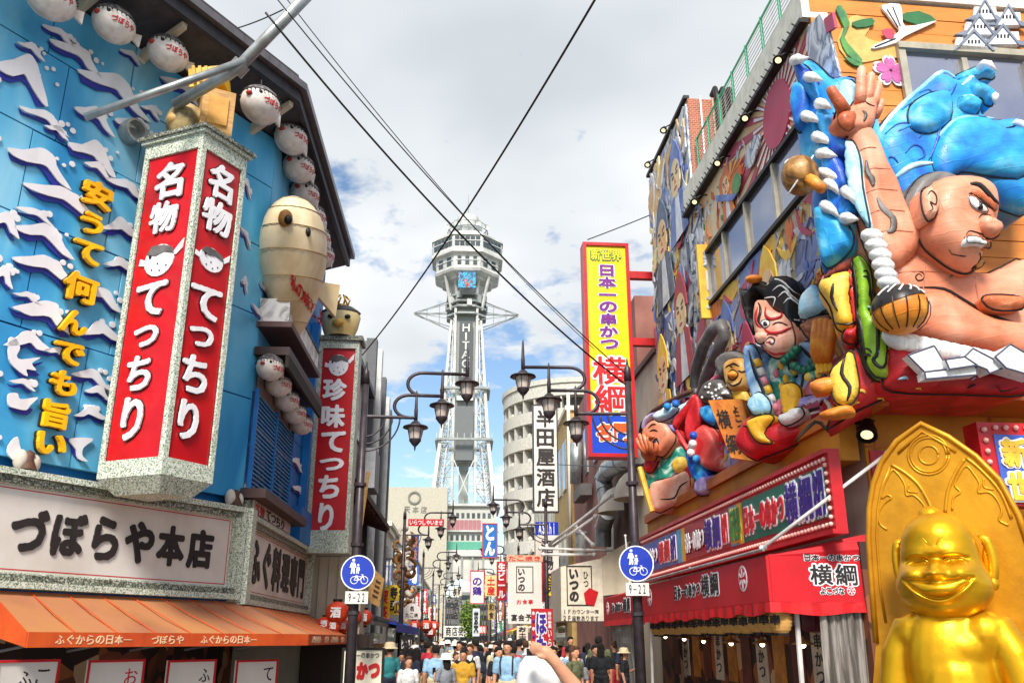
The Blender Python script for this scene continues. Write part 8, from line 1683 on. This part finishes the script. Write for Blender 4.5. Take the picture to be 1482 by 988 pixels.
MB().lathe((0, 0, 0), [(.08, .2)] + [(.2 * math.sin(R(q)) + .012 * (i % 2), .19 * math.cos(R(q))) for i, q in enumerate(range(20, 161, 10))] + [(.08, -.2)], 14).build('paper_body', M_RLAN, rl, smooth=True); MB().lathe((0, 0, 0), [(.085, .19), (.085, .23), (0, .23)], 10).lathe((0, 0, 0), [(.085, -.19), (.085, -.23), (0, -.23)], 10).build('lantern_ring', M_BLACK, rl)
V, Fs = glyph_mesh('酒', .04); MB().add([(-.1 + .2 * x, -.21 - .004 * z, -.1 + .2 * y) for x, y, z in V], Fs).build('character', M_LW, rl)
index_kids()
for k, (x, y, Y, s_) in enumerate(((488, 886, 20.5, 1.25), (502, 890, 21.2, 1.1), (511, 893, 22, 1.05), (527, 893, 23, 1.0), (497, 905, 21, .8), (483, 905, 20.5, .8), (470, 902, 20.5, .8), (617, 905, 48, 1.6), (623, 914, 50, 1.5), (600, 905, 42, 1.2), (628, 905, 55, 1.5))):
    c_ = rl if k == 0 else copy_tree(rl); c_.location = atY(x, y, Y); c_.scale = (s_,) * 3; c_['label'] = 'orange red paper lantern ' + ['left of the road sign post, largest', 'just left of the lamp post under the plate', 'touching the lamp post under the plate', 'right of the lamp post by the bamboo', 'small, lower row centre', 'small, lower row left of centre', 'small, lower row at the orange awning', 'far down the left side, upper', 'far down the left side, lower', 'beside the fan shaped sign', 'farthest, above the crowd'][k]
M_GOLDO = mat('ornament_gold_brown', '#a8743c', rough=.6, rgb2='#6b4420', scale=1.5)
t = thing('octopus_ornament', atY(590, 840, 48), 'golden brown moulded tentacle ornaments climbing the left shop fronts', 'ornament'); rnd = random.Random(9)
for k in range(30):
    p = atY(584 + rnd.uniform(-12, 14), 772 + k * 3.9, 46 + rnd.uniform(-3, 6)); n_ = 9; a0 = rnd.uniform(0, 6); MB().tube([p + Vector((.26 * math.cos(a0 + j * .55) * (1 - j / 14), -.1 * j, .3 * math.sin(a0 + j * .55) * (1 - j / 14))) for j in range(n_)], [.13 - .011 * j for j in range(n_)], 7).build('tentacle', M_GOLDO if k % 3 else M_PAPER, t, smooth=True)
t = thing('wooden_plaque', atY(560, 850, 25), 'tilted pointed wooden plaque standing right of the left road sign', 'plaque'); PF = Fr((atY(545, 840, 24).x, 24), 100)
PF.ppoly(MB(), [(541, 823), (556, 838), (549, 878), (536, 872), (531, 860)], 0, .08).build('plaque_board', M_TAN, t); [PF.ppoly(MB(), [(544 - k * 1.6, 838 + k * 7), (551 - k * 1.4, 842 + k * 7), (550.5 - k * 1.4, 845 + k * 7), (543.5 - k * 1.6, 841 + k * 7)], .08, .095).build('carved_mark', M_BROWN, t) for k in range(4)]
for i, (x, y0, y1, Y, lb) in enumerate(((548, 880, 930, 26, 'brown wooden shop shutter behind the second left lamp'), (700, 870, 925, 55, 'brown shop canopy cluster right of the street'))):
    pass
# green street tree near the arch
tr = thing('street_tree', (1.6, 150, 0), 'small bright green street tree below the tower arch', 'tree'); tp = atY(681, 905, 105); tr.location = (tp.x, 105, 0)
MB().tube([(tp.x, 105, 0), (tp.x + .1, 105, 2.2), (tp.x, 105, 4)], [.14, .1, .05], 7).build('trunk', M_BROWN, tr); mb = MB(); rnd = random.Random(2)
for k in range(1200):
    d = Vector((rnd.gauss(0, 1), rnd.gauss(0, 1), rnd.gauss(0, 1))).normalized() * rnd.random() ** .4; c = Vector((tp.x + d.x * 1.3, 105 + d.y * 1.3, 4.0 + d.z * 2.2)); a = Vector((rnd.gauss(0, 1), rnd.gauss(0, 1), rnd.gauss(0, 1))).normalized() * .16; b = a.orthogonal().normalized() * .1; mb.quad(c - a, c - b, c + a, c + b)
mb.build('crown', mat('leaf_green', (.16, .26, .03), rough=.6, rgb2=(.07, .13, .02), scale=2), tr)

# ------------------------------------------------------------------ golden statue
ST = atY(1362, 820, 8.2); stx, sty = ST.x, 8.2; hz = ST.z   # head centre
st = thing('golden_statue', (stx, sty, 0), 'golden statue of a laughing bald seated figure before a pointed carved back panel', 'statue')
fw = (Vector((CAM.x, CAM.y, 0)) - Vector((stx, sty, 0))).normalized(); fw = Matrix.Rotation(R(-9), 3, 'Z') @ fw; rt = Vector((-fw.y, fw.x, 0))
if rt.dot(cR) < 0: rt = -rt
G = lambda x, y, z: Vector((stx, sty, hz)) + rt * x + fw * y + Vector((0, 0, z))
M_STG = mat('statue_gold', '#e6b01c', rough=.34, metal=.74, rgb2='#d0920e', scale=1.4, thr=(.35, .7), bump=.05, bscale=30)
M_STP = mat('panel_gold', '#d9991a', rough=.42, metal=.45, rgb2='#b97a10', scale=1.6, dirt=.15, bump=.15, bscale=9)
zk = [.52, .50, .46, .39, .29, .16, .04, -.06, -.16, -.26, -.35, -.43, -.475, -.49]; rk = [0, .09, .17, .25, .305, .335, .35, .385, .415, .40, .335, .235, .12, 0]
def surf(x, z):   # forward relief of the face
    g_ = lambda cx, cz, sx, sz, a: a * math.exp(-((x - cx) / sx) ** 2 - ((z - cz) / sz) ** 2)
    s = 0
    for q in (-1, 1):
        s += g_(q * .235, -.07, .11, .08, .11) + g_(q * .15, .125, .12, .045, .022) - g_(q * .165, .045, .12, .035, .075) + g_(q * .06, -.075, .035, .03, .035)
        xx = (x * q - .165); zc = .052 + .022 * (1 - (xx / .1) ** 2)
        if abs(xx) < .105: s -= .016 * math.exp(-((z - zc) / .009) ** 2); s += .016 * math.exp(-((z - zc - .024) / .014) ** 2)
        d = abs((x * q - .02) * .93 - (z - .16) * .42); 
        if .16 < z < .24 and .01 < x * q < .09: s -= .008 * math.exp(-(((x * q - .05) - (z - .2) * .7) / .007) ** 2)
    s += g_(0, -.035, .05, .085, .08) + g_(0, -.085, .075, .035, .07) - g_(0, .06, .06, .03, .02)
    s += g_(0, .3, .22, .14, .03) + g_(0, -.215, .2, .055, .06) + g_(0, -.4, .12, .06, .035)
    if abs(x) < .30:
        t = x / .27; zl = -.285 + .15 * t * t; zu = -.135 + .0 * t * t - .0 ; s -= .05 * math.exp(-((z - zl) / .014) ** 2) * (1 if abs(x) < .27 else .4)
        zu = -.125 - .03 * (1 - abs(t)) ; s -= .042 * math.exp(-((z - zu) / .013) ** 2) * (1 if abs(x) > .05 else .3)
        s += .02 * math.exp(-((z - zl + .035) / .02) ** 2)
    return s
NA, NZ = 150, 130; vs = []; fs = []
for i in range(NZ + 1):
    z = .5 * math.cos(math.pi * i / NZ) + (.02 * (1 - i / NZ))
    r_ = np.interp(-z, [-q for q in zk], rk); 
    # smooth the profile
    r_ = sum(np.interp(-(z + dz), [-q for q in zk], rk) for dz in (-.03, -.015, 0, .015, .03)) / 5 if i not in (0, NZ) else 0
    for j in range(NA):
        a = 2 * math.pi * j / NA; x, y = r_ * math.cos(a), .86 * r_ * math.sin(a); f = max(0, math.sin(a)) ** 1.2
        vs.append(G(x * (1 + .0), y + surf(x, z) * f, z + (0 if i else 0)))
for i in range(NZ):
    for j in range(NA): fs.append((i * NA + j, i * NA + (j + 1) % NA, (i + 1) * NA + (j + 1) % NA, (i + 1) * NA + j))
MB().add(vs, fs).build('head', M_STG, st, smooth=True)
def fp(x, z, e=0):
    r_ = np.interp(-z, [-q for q in zk], rk); sn = math.sqrt(max(0, 1 - (x / r_) ** 2)); return G(x, .86 * r_ * sn + surf(x, z) * sn ** 1.2 + e, z)
for q in (-1, 1):
    for l, w_ in (([(.03, .17), (.045, .2), (.07, .235), (.1, .26)], .006), ([(.06, .03), (.1, .06), (.16, .075), (.22, .06), (.265, .02)], .011), ([(.08, .02), (.12, .038), (.17, .045), (.22, .03), (.25, .0)], .007)): MB().tube([fp(q * x, z, .0) for x, z in l], [w_ * .4] + [w_] * (len(l) - 2) + [w_ * .4], 8).build('face_line', M_STG, st, smooth=True)
MB().lathe(G(-.03, 0, .47), [(.12, -.03), (.1, .035), (.075, .065), (.04, .085), (0, .092)], 18).build('hair_bun', M_STG, st, smooth=True)
for q, s_ in ((1, .72), (-1, .6)):
    ex = q * (.375 if q > 0 else .355); ey = -.06
    pts = [G(ex + q * (.0 + .07 * math.sin(t) * s_), ey - .02, .03 + .19 * math.cos(t) + .02) for t in [R(v) for v in range(-20, 201, 20)]]
    MB().tube(pts, [.03 * s_ + .028] * 3 + [.05 * s_ + .01] * (len(pts) - 5) + [.045, .035], 10).build('ear_rim', M_STG, st, smooth=True)
    MB().ell(G(ex + q * .02, ey - .05, .03), (.06, .05, .17), 12, 10, Matrix.Rotation(-YAW, 3, 'Z')).build('ear_bowl', M_STG, st, smooth=True)
    MB().ell(G(ex + q * .03, ey, -.16), (.045, .04, .06), 10, 8).build('ear_lobe', M_STG, st, smooth=True)
def fuse(mb, vox, smooth_it=6):
    me = bpy.data.meshes.new('tmp'); me.from_pydata(mb.v, [], mb.f); o = bpy.data.objects.new('tmp', me); COL.objects.link(o)
    m = o.modifiers.new('r', 'REMESH'); m.mode = 'VOXEL'; m.voxel_size = vox; m2 = o.modifiers.new('s', 'SMOOTH'); m2.iterations = smooth_it; m2.factor = .6
    bpy.context.view_layer.update(); me2 = bpy.data.meshes.new_from_object(o.evaluated_get(bpy.context.evaluated_depsgraph_get()))
    out = MB(); out.add([v.co.copy() for v in me2.vertices], [tuple(p.vertices) for p in me2.polygons]); bpy.data.objects.remove(o); bpy.data.meshes.remove(me); bpy.data.meshes.remove(me2); return out
mb = MB(); mb.ell(G(.0, -.1, -.88), (.46, .33, .62), 24, 16, Matrix.Rotation(-YAW, 3, 'Z')).ell(G(-.27, -.06, -.6), (.23, .2, .22)).ell(G(.27, -.06, -.6), (.23, .2, .22)).ell(G(0, .0, -1.05), (.36, .3, .4)).tube([G(0, -.05, -.3), G(0, -.08, -.75)], [.2, .27], 14)
for q in (-1, 1): mb.tube([G(q * .34, -.1, -.5), G(q * .47, -.06, -.78), G(q * .56, .02, -1.25), G(q * .5, .2, -1.6)], [.16, .17, .14, .1], 14)
for q in (-1, 1): mb.ell(G(q * .17, .08, -.72), (.2, .1, .15))
mb.tube([G(-.4, .2, -1.6), G(.4, .2, -1.6)], .28, 12); fuse(mb, .022, 5).build('body', M_STG, st, smooth=True)
MB().box((stx, sty, .3), (1.4, 1.0, .6), Matrix.Rotation(math.atan2(rt.y, rt.x), 3, 'Z')).build('pedestal', mat('pedestal_dark', '#4a3a2a', rough=.5), st)
# carved back panel
BP = Fr(G(0, -.42, 0), 90 - math.degrees(math.atan2(rt.y, rt.x)))
OUT = [(1262, 1010), (1268, 930), (1262, 850), (1257, 780), (1258, 735), (1264, 700), (1276, 668), (1298, 638), (1333, 613), (1372, 632), (1412, 660), (1446, 694), (1474, 745), (1492, 800), (1500, 860), (1500, 1010)]
def bpp(pts, o0, o1, nm, m_=None): return BP.ppoly(MB(), pts, o0, o1).build(nm, m_ or M_STP, st)
bpp(OUT, -.14, 0, 'back_panel')
def ridge(pts, w_, nm='carved_rib', cl=False, o=.0):
    p = [BP.P(x, y, o) for x, y in pts]; MB().tube(p + ([p[0]] if cl else []), w_, 7).build(nm, M_STP, st, smooth=True)
sm = lambda p, k=4: [tuple(q) for q in smooth_loop(p, k, False)]
ridge([(1268, 930), (1262, 850), (1257, 780), (1258, 735), (1264, 700), (1276, 668), (1298, 638), (1333, 613), (1372, 632), (1412, 660), (1446, 694), (1474, 745), (1492, 800)], .03, 'rim_moulding')
ridge([(1282, 900), (1274, 850), (1269, 780), (1270, 738), (1276, 704), (1288, 676)], .014); ridge([(1300, 656), (1334, 624), (1362, 640), (1384, 654)], .016)
for r_ in (30, 26, 14): ridge([(1344 + r_ * math.cos(k * .2618), 658 + r_ * .95 * math.sin(k * .2618)) for k in range(24)], .012, 'carved_ring', True)
ridge(sm([(1290, 672), (1310, 684), (1330, 702), (1346, 730), (1350, 745)]), .018); ridge(sm([(1292, 678), (1280, 700), (1276, 720), (1284, 716), (1290, 720), (1280, 728), (1272, 742), (1274, 758), (1284, 766)]), .012)
ridge(sm([(1292, 678), (1302, 688), (1310, 702), (1312, 716), (1322, 716), (1334, 726), (1340, 736)]), .012); ridge(sm([(1316, 700), (1314, 710), (1328, 712)]), .01)
ridge(sm([(1368, 742), (1372, 710), (1384, 682), (1396, 664)]), .018); ridge(sm([(1398, 662), (1420, 680), (1448, 712), (1464, 750)]), .016); ridge(sm([(1378, 738), (1380, 720), (1390, 712), (1382, 702), (1386, 690), (1398, 674), (1410, 686), (1418, 700), (1416, 712), (1432, 712), (1444, 724), (1450, 740), (1446, 752), (1460, 760)]), .012); ridge(sm([(1424, 692), (1424, 704), (1438, 708)]), .01)
# ------------------------------------------------------------------ blade signs and shop clutter down the street
rnd = random.Random(21); ORDS = ['first', 'second', 'third', 'fourth', 'fifth', 'sixth', 'seventh', 'eighth', 'ninth', 'tenth', 'eleventh', 'twelfth', 'thirteenth', 'fourteenth', 'fifteenth', 'sixteenth', 'seventeenth', 'eighteenth', 'nineteenth', 'twentieth']
PALC = [('red', '#c8202a', 1), ('white', '#e8e4dc', 0), ('yellow', '#e8c434', 0), ('blue', '#2450b0', 1), ('cream', '#e4d6b4', 0), ('orange', '#e07a28', 1), ('green', '#2f8a58', 1), ('brown', '#7a4a2c', 1)]
WORDS = ['寿司', '酒場', '串かつ', '焼肉', 'ラーメン', '喫茶', '薬', '和食', 'お好み焼', '将棋', '土産', '食堂', '名物', '朝まで', '生ビール']
for side in (-1, 1):
    cnt_ = 0; y = 40 if side < 0 else 47
    while y < 165 and cnt_ < 20:
        cn_, hx, dk_ = PALC[rnd.randrange(8)]; w_ = rnd.uniform(.45, .8); h_ = rnd.uniform(1.2, 3.0); z0_ = rnd.uniform(2.6, 4.6); xw = (-4.35 if side < 0 else 5.35); x0_ = xw - w_ * side if side > 0 else xw
        fr = Fr((xw if side < 0 else xw - w_ - .1, y), 90); t = thing('blade_sign', fr.w(w_ / 2, z0_, 0), '%s blade sign on the %s shop row, %s one past the second lamp' % (cn_, 'left' if side < 0 else 'right', ORDS[cnt_]), 'sign')
        bx('panel', mat('blade_' + cn_, hx, rough=.45, dirt=.12), fr, 0, w_, z0_, z0_ + h_, -.2, 0, t)
        wd = rnd.choice(WORDS); vtext(fr, wd, w_ * .12, w_ * .88, z0_ + h_ * .04, z0_ + h_ * .96, 0, .02, M_LW if dk_ else (M_INK if rnd.random() < .5 else M_LRED), t, .035)
        cnt_ += 1; y += rnd.uniform(4, 7.5)
    # small shop awnings below
    for k in range(11):
        y = (42 if side < 0 else 48) + k * 10; cn_, hx, _ = PALC[(k * 3 + (side > 0)) % 8]; xw = -4.3 if side < 0 else 5.4; s_ = -side; z_ = 2.9
        t = thing('shop_awning', (xw, y + 3, 2.4), '%s shop awning on the %s side, %s along the row' % (cn_, 'left' if side < 0 else 'right', ORDS[k]), 'awning')
        A, B, C, D = Vector((xw, y, z_)), Vector((xw + s_ * 1.3, y, z_ - .5)), Vector((xw + s_ * 1.3, y + 6, z_ - .5)), Vector((xw, y + 6, z_)); dz = Vector((0, 0, .05))
        m_ = mat('blade_' + cn_, hx); MB().hexa([A, B, C, D, A + dz, B + dz, C + dz, D + dz]).build('awning_cloth', m_, t); MB().box((xw + s_ * 1.3, y + 3, z_ - .62), (.03, 6, .24)).build('valance', m_, t)
        for j in range(3):
            MB().box((xw + s_ * .35, y + 1.2 + j * 1.8, 1.1), (.6, 1.1, .9)).build('display_stand', [M_TAN, M_GREY, M_BROWN][(j + k) % 3], t)
        MB().box((xw + s_ * .03, y + 3, 1.3), (.08, 5, 2.3)).build('shop_window', M_PANE, t)
    for k in range(14):
        y = (41 if side < 0 else 47) + k * 8.3; xw = -4.3 if side < 0 else 5.4; t = thing('air_conditioner', (xw - side * .3, y, 5.2), 'grey air conditioner unit on the upper %s walls, %s from the camera' % ('left' if side < 0 else 'right', ORDS[k]), 'air conditioner')
        MB().box((xw - side * .25, y, 5.5 + (k % 3) * .7), (.45, .9, .65)).build('casing', M_GREY, t); MB().lathe((xw - side * .48, y, 5.5 + (k % 3) * .7), [(0, 0), (.24, 0), (.26, .02)], 12, Matrix.Rotation(R(-90 * side), 3, 'Y')).build('fan_grille', M_DARK, t)
# ------------------------------------------------------------------ people
M_HAIRD = mat('dark_hair', '#1c1714', rough=.75, var=.5, scale=30, bump=.6); M_HAIRB = mat('brown_hair', '#5a3a24', rough=.7, var=.4, scale=30, bump=.6); M_EYE = mat('eye_dark', '#18120f', rough=.3)
def limb(mb, pts, rs): mb.tube([Vector(p) for p in pts], rs, 12); [mb.ell(p, (r_,) * 3, 10, 8) for p, r_ in zip(pts, rs)]
def person(label, hair='short', arm=0, bag=False, hat=False, female=False):
    """faces -Y (towards the camera), feet at z 0, 1.68 m tall; arm: 0 relaxed, 1 bent holding a phone"""
    t = thing('person', (0, 0, 0), label, 'person'); sw_ = .175 if female else .2
    b = MB(); b.ell((0, 0, 1.56), (.078, .098, .122), 16, 12).ell((0, -.03, 1.50), (.058, .062, .06), 12, 8).ell((0, -.1, 1.55), (.014, .02, .024), 8, 6)
    for q in (-1, 1): b.ell((q * .08, .005, 1.555), (.012, .02, .034), 8, 6)
    limb(b, [(0, .01, 1.48), (0, .01, 1.36)], [.055, .062])
    b.ell((0, 0, 1.2), (sw_ - .03, .105, .22), 16, 12).ell((0, 0, 1.0), (.145, .105, .14), 16, 10)
    arms = []
    for q in (-1, 1):
        if arm and q > 0: P_ = [(q * sw_, 0, 1.34), (q * (sw_ + .05), -.02, 1.1), (q * .14, -.26, 1.2), (q * .08, -.33, 1.27)]
        else: P_ = [(q * sw_, 0, 1.34), (q * (sw_ + .045), .02, 1.08), (q * (sw_ + .05), -.04, .84), (q * (sw_ + .045), -.06, .76)]
        arms.append(P_); limb(b, P_, [.052, .043, .03, .034])
        h = Vector(P_[3]); dr = (h - Vector(P_[2])).normalized(); side = Vector((1, 0, 0))
        for f in range(4): a_ = h + side * (-.026 + .017 * f); limb(b, [a_, a_ + dr * (.05 + .012 * (1 - abs(f - 1.5))), a_ + dr * .075 + Vector((0, -.012, 0))], [.01, .009, .008])
        limb(b, [h - side * .03 * q, h - side * .055 * q + dr * .03 + Vector((0, -.02, 0))], [.012, .009])
    legs = [[(q * .085, 0, .95), (q * .09, -.03 * q - .01, .52), (q * .09, .05 * q, .09)] for q in (-1, 1)]
    for L in legs: limb(b, L, [.088, .06, .04]); b.ell(Vector(L[2]) + Vector((0, -.06, -.045)), (.042, .115, .04), 10, 8)
    fuse(b, .016, 3).build('body', M_SKIN, t, smooth=True)
    s = MB(); s.ell((0, 0, 1.2), (sw_ - .012, .122, .235), 16, 12).ell((0, 0, 1.02), (.155, .12, .13), 16, 10)
    for P_ in arms: limb(s, [P_[0], (Vector(P_[0]) * .25 + Vector(P_[1]) * .75)], [.07, .062])
    s.ell((0, .01, 1.37), (.12, .09, .05), 14, 8); fuse(s, .016, 4).build('shirt', mat('cloth_white', '#dcdad6', rough=.85, bump=1, bscale=11), t, smooth=True)
    p_ = MB(); p_.ell((0, 0, .95), (.16, .122, .12), 14, 10)
    for L in legs: limb(p_, [L[0], L[1], (L[2][0], L[2][1], .16)], [.1, .075, .06])
    fuse(p_, .02, 3).build('trousers', mat('cloth_navy', '#262c40', rough=.85), t, smooth=True)
    for L in legs: MB().ell(Vector(L[2]) + Vector((0, -.06, -.04)), (.05, .13, .05), 10, 8).build('shoe', M_BLACK, t, smooth=True)
    for q in (-1, 1): MB().ell((q * .03, -.088, 1.572), (.011, .008, .007), 8, 6).build('eye', M_EYE, t)
    MB().ell((0, -.088, 1.51), (.022, .008, .006), 8, 6).build('mouth', mat('lip_tone', '#9a5a4c'), t, smooth=True)
    hb_ = MB().ell((0, .022, 1.59), (.09, .1, .108), 16, 12).ell((0, -.03, 1.645), (.075, .07, .045), 12, 8)
    if hair == 'long': hb_.ell((0, .06, 1.48), (.095, .055, .17), 14, 10)
    if hair == 'bun': hb_.ell((0, .1, 1.66), (.045, .045, .045), 10, 8)
    hm = fuse(hb_, .014, 2); keep = [f for f in hm.f if not all(hm.v[i][1] < -.045 and hm.v[i][2] < 1.615 for i in f)]; hm.f = keep; hm.mi = [0] * len(keep); hm.build('hair', M_HAIRD, t, smooth=True)
    if hat:
        MB().lathe((0, .01, 1.6), [(.175, -.02), (.17, -.005), (.122, .02), (.12, .075), (.09, .115), (0, .125)], 18).build('hat', mat('cloth_white', '#dcdad6'), t, smooth=True)
    if bag:
        MB().ell((0, .19, 1.16), (.14, .09, .2), 14, 10).build('backpack', mat('bag_black', '#25252a', rough=.7), t, smooth=True)
        for q in (-1, 1): MB().tube([(q * .1, .1, 1.34), (q * .11, -.02, 1.42), (q * .12, -.12, 1.3), (q * .11, -.1, 1.1)], .016, 6).build('strap', mat('bag_black', '#25252a'), t)
    if arm: MB().box((.08, -.37, 1.33), (.075, .012, .15)).build('phone', M_BLACK, t)
    return t
TP = [person('a', 'short'), person('b', 'long', female=True), person('c', 'short', bag=True), person('d', 'bun', arm=1, female=True), person('e', 'short', hat=True), person('f', 'long', arm=1, female=True, hat=True)]
index_kids()
CLO = [('white', '#dcdad6'), ('black', '#1e1e22'), ('grey', '#7d7f84'), ('navy', '#262c40'), ('red', '#b8303a'), ('beige', '#cbb994'), ('light blue', '#8fb4d0'), ('olive', '#5e6244'), ('pink', '#d89aa8'), ('mustard', '#c8962e'), ('teal', '#2f7c80')]
DESC = ['short dark hair', 'long hair', 'a black backpack', 'a bun and a raised phone', 'a brimmed hat', 'a hat and a raised phone']
rnd = random.Random(44); spots_ = []
for k in range(900):
    D = rnd.choice([rnd.uniform(17, 30), rnd.uniform(20, 45), rnd.uniform(30, 80), rnd.uniform(30, 60)]); x = rnd.uniform(-1.75, 3.9) if D > 20 else rnd.uniform(-1.6, 2.5)
    if any((x - a) ** 2 + (D - b) ** 2 < (.48 if D < 30 else .8) ** 2 for a, b in spots_): continue
    if any(math.hypot(x - a, D - b) < .45 for a, b in ((-1.95, 16.5), (2.98, 15.7), (2.98, 33), (-2.4, 36.6), (1.5, 20), (1.9, 20))): continue
    spots_.append((x, D))
    if len(spots_) >= 190: break
spots_.sort(key=lambda q: q[1]); first = [True] * 6; used_ = {}
# regions named by what stands there
def where(x, D):
    px = 670 + 1350 * x / D
    return ('near ' if D < 15 else 'mid-street ' if D < 30 else 'distant ') , ('by the left lamp post' if px < 600 else 'left of the tower arch' if px < 645 else 'below the tower arch' if px < 700 else 'below the white banner' if px < 770 else 'by the raised arm' if px < 830 else 'by the beige boxed sign' if px < 880 else 'by the red awning')
for k, (x, D) in enumerate(spots_):
    ti = rnd.choice((0, 0, 1, 1, 2, 0, 3, 1, 5, 2, 4)); o = TP[ti] if first[ti] else copy_tree(TP[ti]); fst = first[ti]; first[ti] = False
    o.location = (x, D, .13 if (x < -1.7 or x > 2.9) else .06); o.rotation_euler = (0, 0, rnd.choice([rnd.gauss(math.pi, .5), rnd.gauss(math.pi, .5), rnd.gauss(0, .6)])); s_ = rnd.uniform(.86, .99) * (.95 if ti in (1, 3, 5) else 1.03); o.scale = (s_, s_, s_)
    cs = CLO[rnd.choice((0, 0, 1, 1, 1, 2, 2, 3, 3, 5, 6, 7, 4, 9, 10))]; ct = CLO[rnd.randrange(len(CLO))]
    kids = [c for c in COL.objects if c.parent == o] if False else None
    o['_c'] = 0; o['label'] = ''; o['group'] = 'pedestrians crowding the street'
    a_, w_ = where(x, D); base = '%s person, %s top, %s, %s' % (a_.strip(), cs[0], DESC[ti], w_); n_ = used_.get(base, 0); used_[base] = n_ + 1
    o['label'] = base if n_ == 0 else base + ', ' + ['', 'behind', 'third back', 'fourth back', 'fifth back'][min(n_, 4)]
    del o['_c']; o['shirt_m'] = cs[0]; o['pants_m'] = ct[0]; o['hr'] = int(rnd.random() < .2)
index_kids()
for o in [q for q in COL.objects if 'shirt_m' in q.keys()]:
    for c in KIDS[o.name]:
        nm = c.name.split('.')[0]
        if nm in ('shirt', 'hat'): cl_ = dict(CLO)[o['shirt_m'] if nm == 'shirt' else ('white' if o['hr'] == 0 else 'beige')]; set_mat(c, mat('cloth_' + (o['shirt_m'] if nm == 'shirt' else ('white' if o['hr'] == 0 else 'beige')), cl_, rough=.85, bump=1, bscale=11, dirt=.15))
        if nm == 'trousers': set_mat(c, mat('cloth_' + o['pants_m'], dict(CLO)[o['pants_m']], rough=.85, bump=.8, bscale=9))
        if nm == 'hair' and o['hr']: set_mat(c, M_HAIRB)
    del o['shirt_m']; del o['pants_m']; del o['hr']
# near figure in a white cap raising a camera
fg = thing('person', (atY(800, 980, 4.9).x, 4.95, 0), 'near person in a white cap raising a bare forearm to hold up a small camera', 'person')
hc = atY(779, 978, 5.0); HX, HY, HZ = hc.x, hc.y, hc.z
b = MB(); b.ell((HX, HY, HZ - .05), (.08, .1, .12), 14, 10); limb(b, [(HX, HY, HZ - .13), (HX, HY, HZ - .26)], [.055, .065]); b.ell((HX + .02, HY, HZ - .46), (.19, .11, .26), 16, 12).ell((HX + .02, HY, HZ - .7), (.15, .11, .16))
sh, el, wr, kn = Vector((HX + .2, HY, HZ - .3)), atY(846, 1012, 4.75), atY(803, 957, 4.7), atY(790, 943, 4.7)
limb(b, [sh, el, wr, kn], [.055, .05, .03, .033]); limb(b, [(HX - .17, HY, HZ - .3), (HX - .2, HY + .02, HZ - .56), (HX - .12, HY + .2, HZ - .7)], [.055, .045, .03])
for q in (-1, 1): limb(b, [(HX + q * .08, HY, HZ - .75), (HX + q * .09, HY, HZ - 1.15), (HX + q * .09, HY, .1)], [.09, .06, .04])
for i, (x, y) in enumerate(((771, 929), (768, 934), (768, 940), (771, 945))): limb(b, [kn, atY((790 + x) / 2 - 1, (940 + y) / 2 - 3, 4.68), atY(x, y, 4.7), atY(x + 3, y + 3, 4.72)], [.014, .0105, .0095, .008])
limb(b, [atY(797, 950, 4.7), atY(787, 951, 4.68), atY(778, 949, 4.68)], [.015, .012, .009]); fuse(b, .0085, 2).build('body', M_SKIN, fg, smooth=True)
MB().lathe((HX, HY, HZ), [(.118, -.06), (.115, 0), (.1, .06), (.07, .1), (.03, .122), (0, .126)], 22, Matrix.Diagonal((1, 1.12, 1))).build('cap', mat('cap_white', '#e4e0dc', rough=.75, bump=.1), fg, smooth=True)
for a in range(0, 180, 45): MB().tube([(HX + .102 * math.cos(R(a)) * math.cos(R(q)), HY + .115 * math.sin(R(a)) * math.cos(R(q)), HZ + .01 + .12 * math.sin(R(q))) for q in range(0, 181, 15)], .0022, 4).build('cap_seam', mat('seam_grey', '#b8b4b0'), fg)
s = MB().ell((HX + .02, HY, HZ - .46), (.21, .13, .27), 16, 12).ell((HX + .02, HY, HZ - .72), (.17, .13, .16)).ell((HX, HY, HZ - .28), (.13, .1, .06)); limb(s, [sh, sh.lerp(el, .5)], [.08, .075]); limb(s, [(HX - .17, HY, HZ - .3), (HX - .19, HY, HZ - .42)], [.075, .07]); fuse(s, .016, 3).build('shirt', mat('cloth_white', '#dcdad6'), fg, smooth=True)
p_ = MB(); [limb(p_, [(HX + q * .08, HY, HZ - .78), (HX + q * .09, HY, HZ - 1.15), (HX + q * .09, HY, .15)], [.11, .08, .06]) for q in (-1, 1)]; fuse(p_, .02, 2).build('trousers', mat('cloth_navy', '#262c40'), fg, smooth=True)
cc = atY(771, 943, 4.74); o = MB().box(cc, (.06, .05, .035)).lathe(cc + Vector((0, .02, 0)), [(.014, 0), (.016, .03), (0, .03)], 12, Matrix.Rotation(R(-90), 3, 'X')).build('camera_body', M_BLACK, None); tag(o, 'small black camera held up in the raised hand', 'camera')
for px, py, Y, hexc, cn_, tx_ in ((907, 980, 8.5, '#7a68b0', 'purple', 0), (862, 972, 9.5, '#d8a890', 'pale', 1)):
    o = copy_tree(TP[4]); p = atY(px, py, Y); o.location = (p.x, Y, p.z - 1.68 - .02); o['label'] = ['near pedestrian in a purple hat at the foot of the right lamp post', 'near pedestrian in a pinkish hat left of the right lamp post'][tx_]; index_kids()
    for c in KIDS[o.name]:
        if c.name.split('.')[0] == 'hat': set_mat(c, mat('hat_' + cn_, hexc, rough=.8))
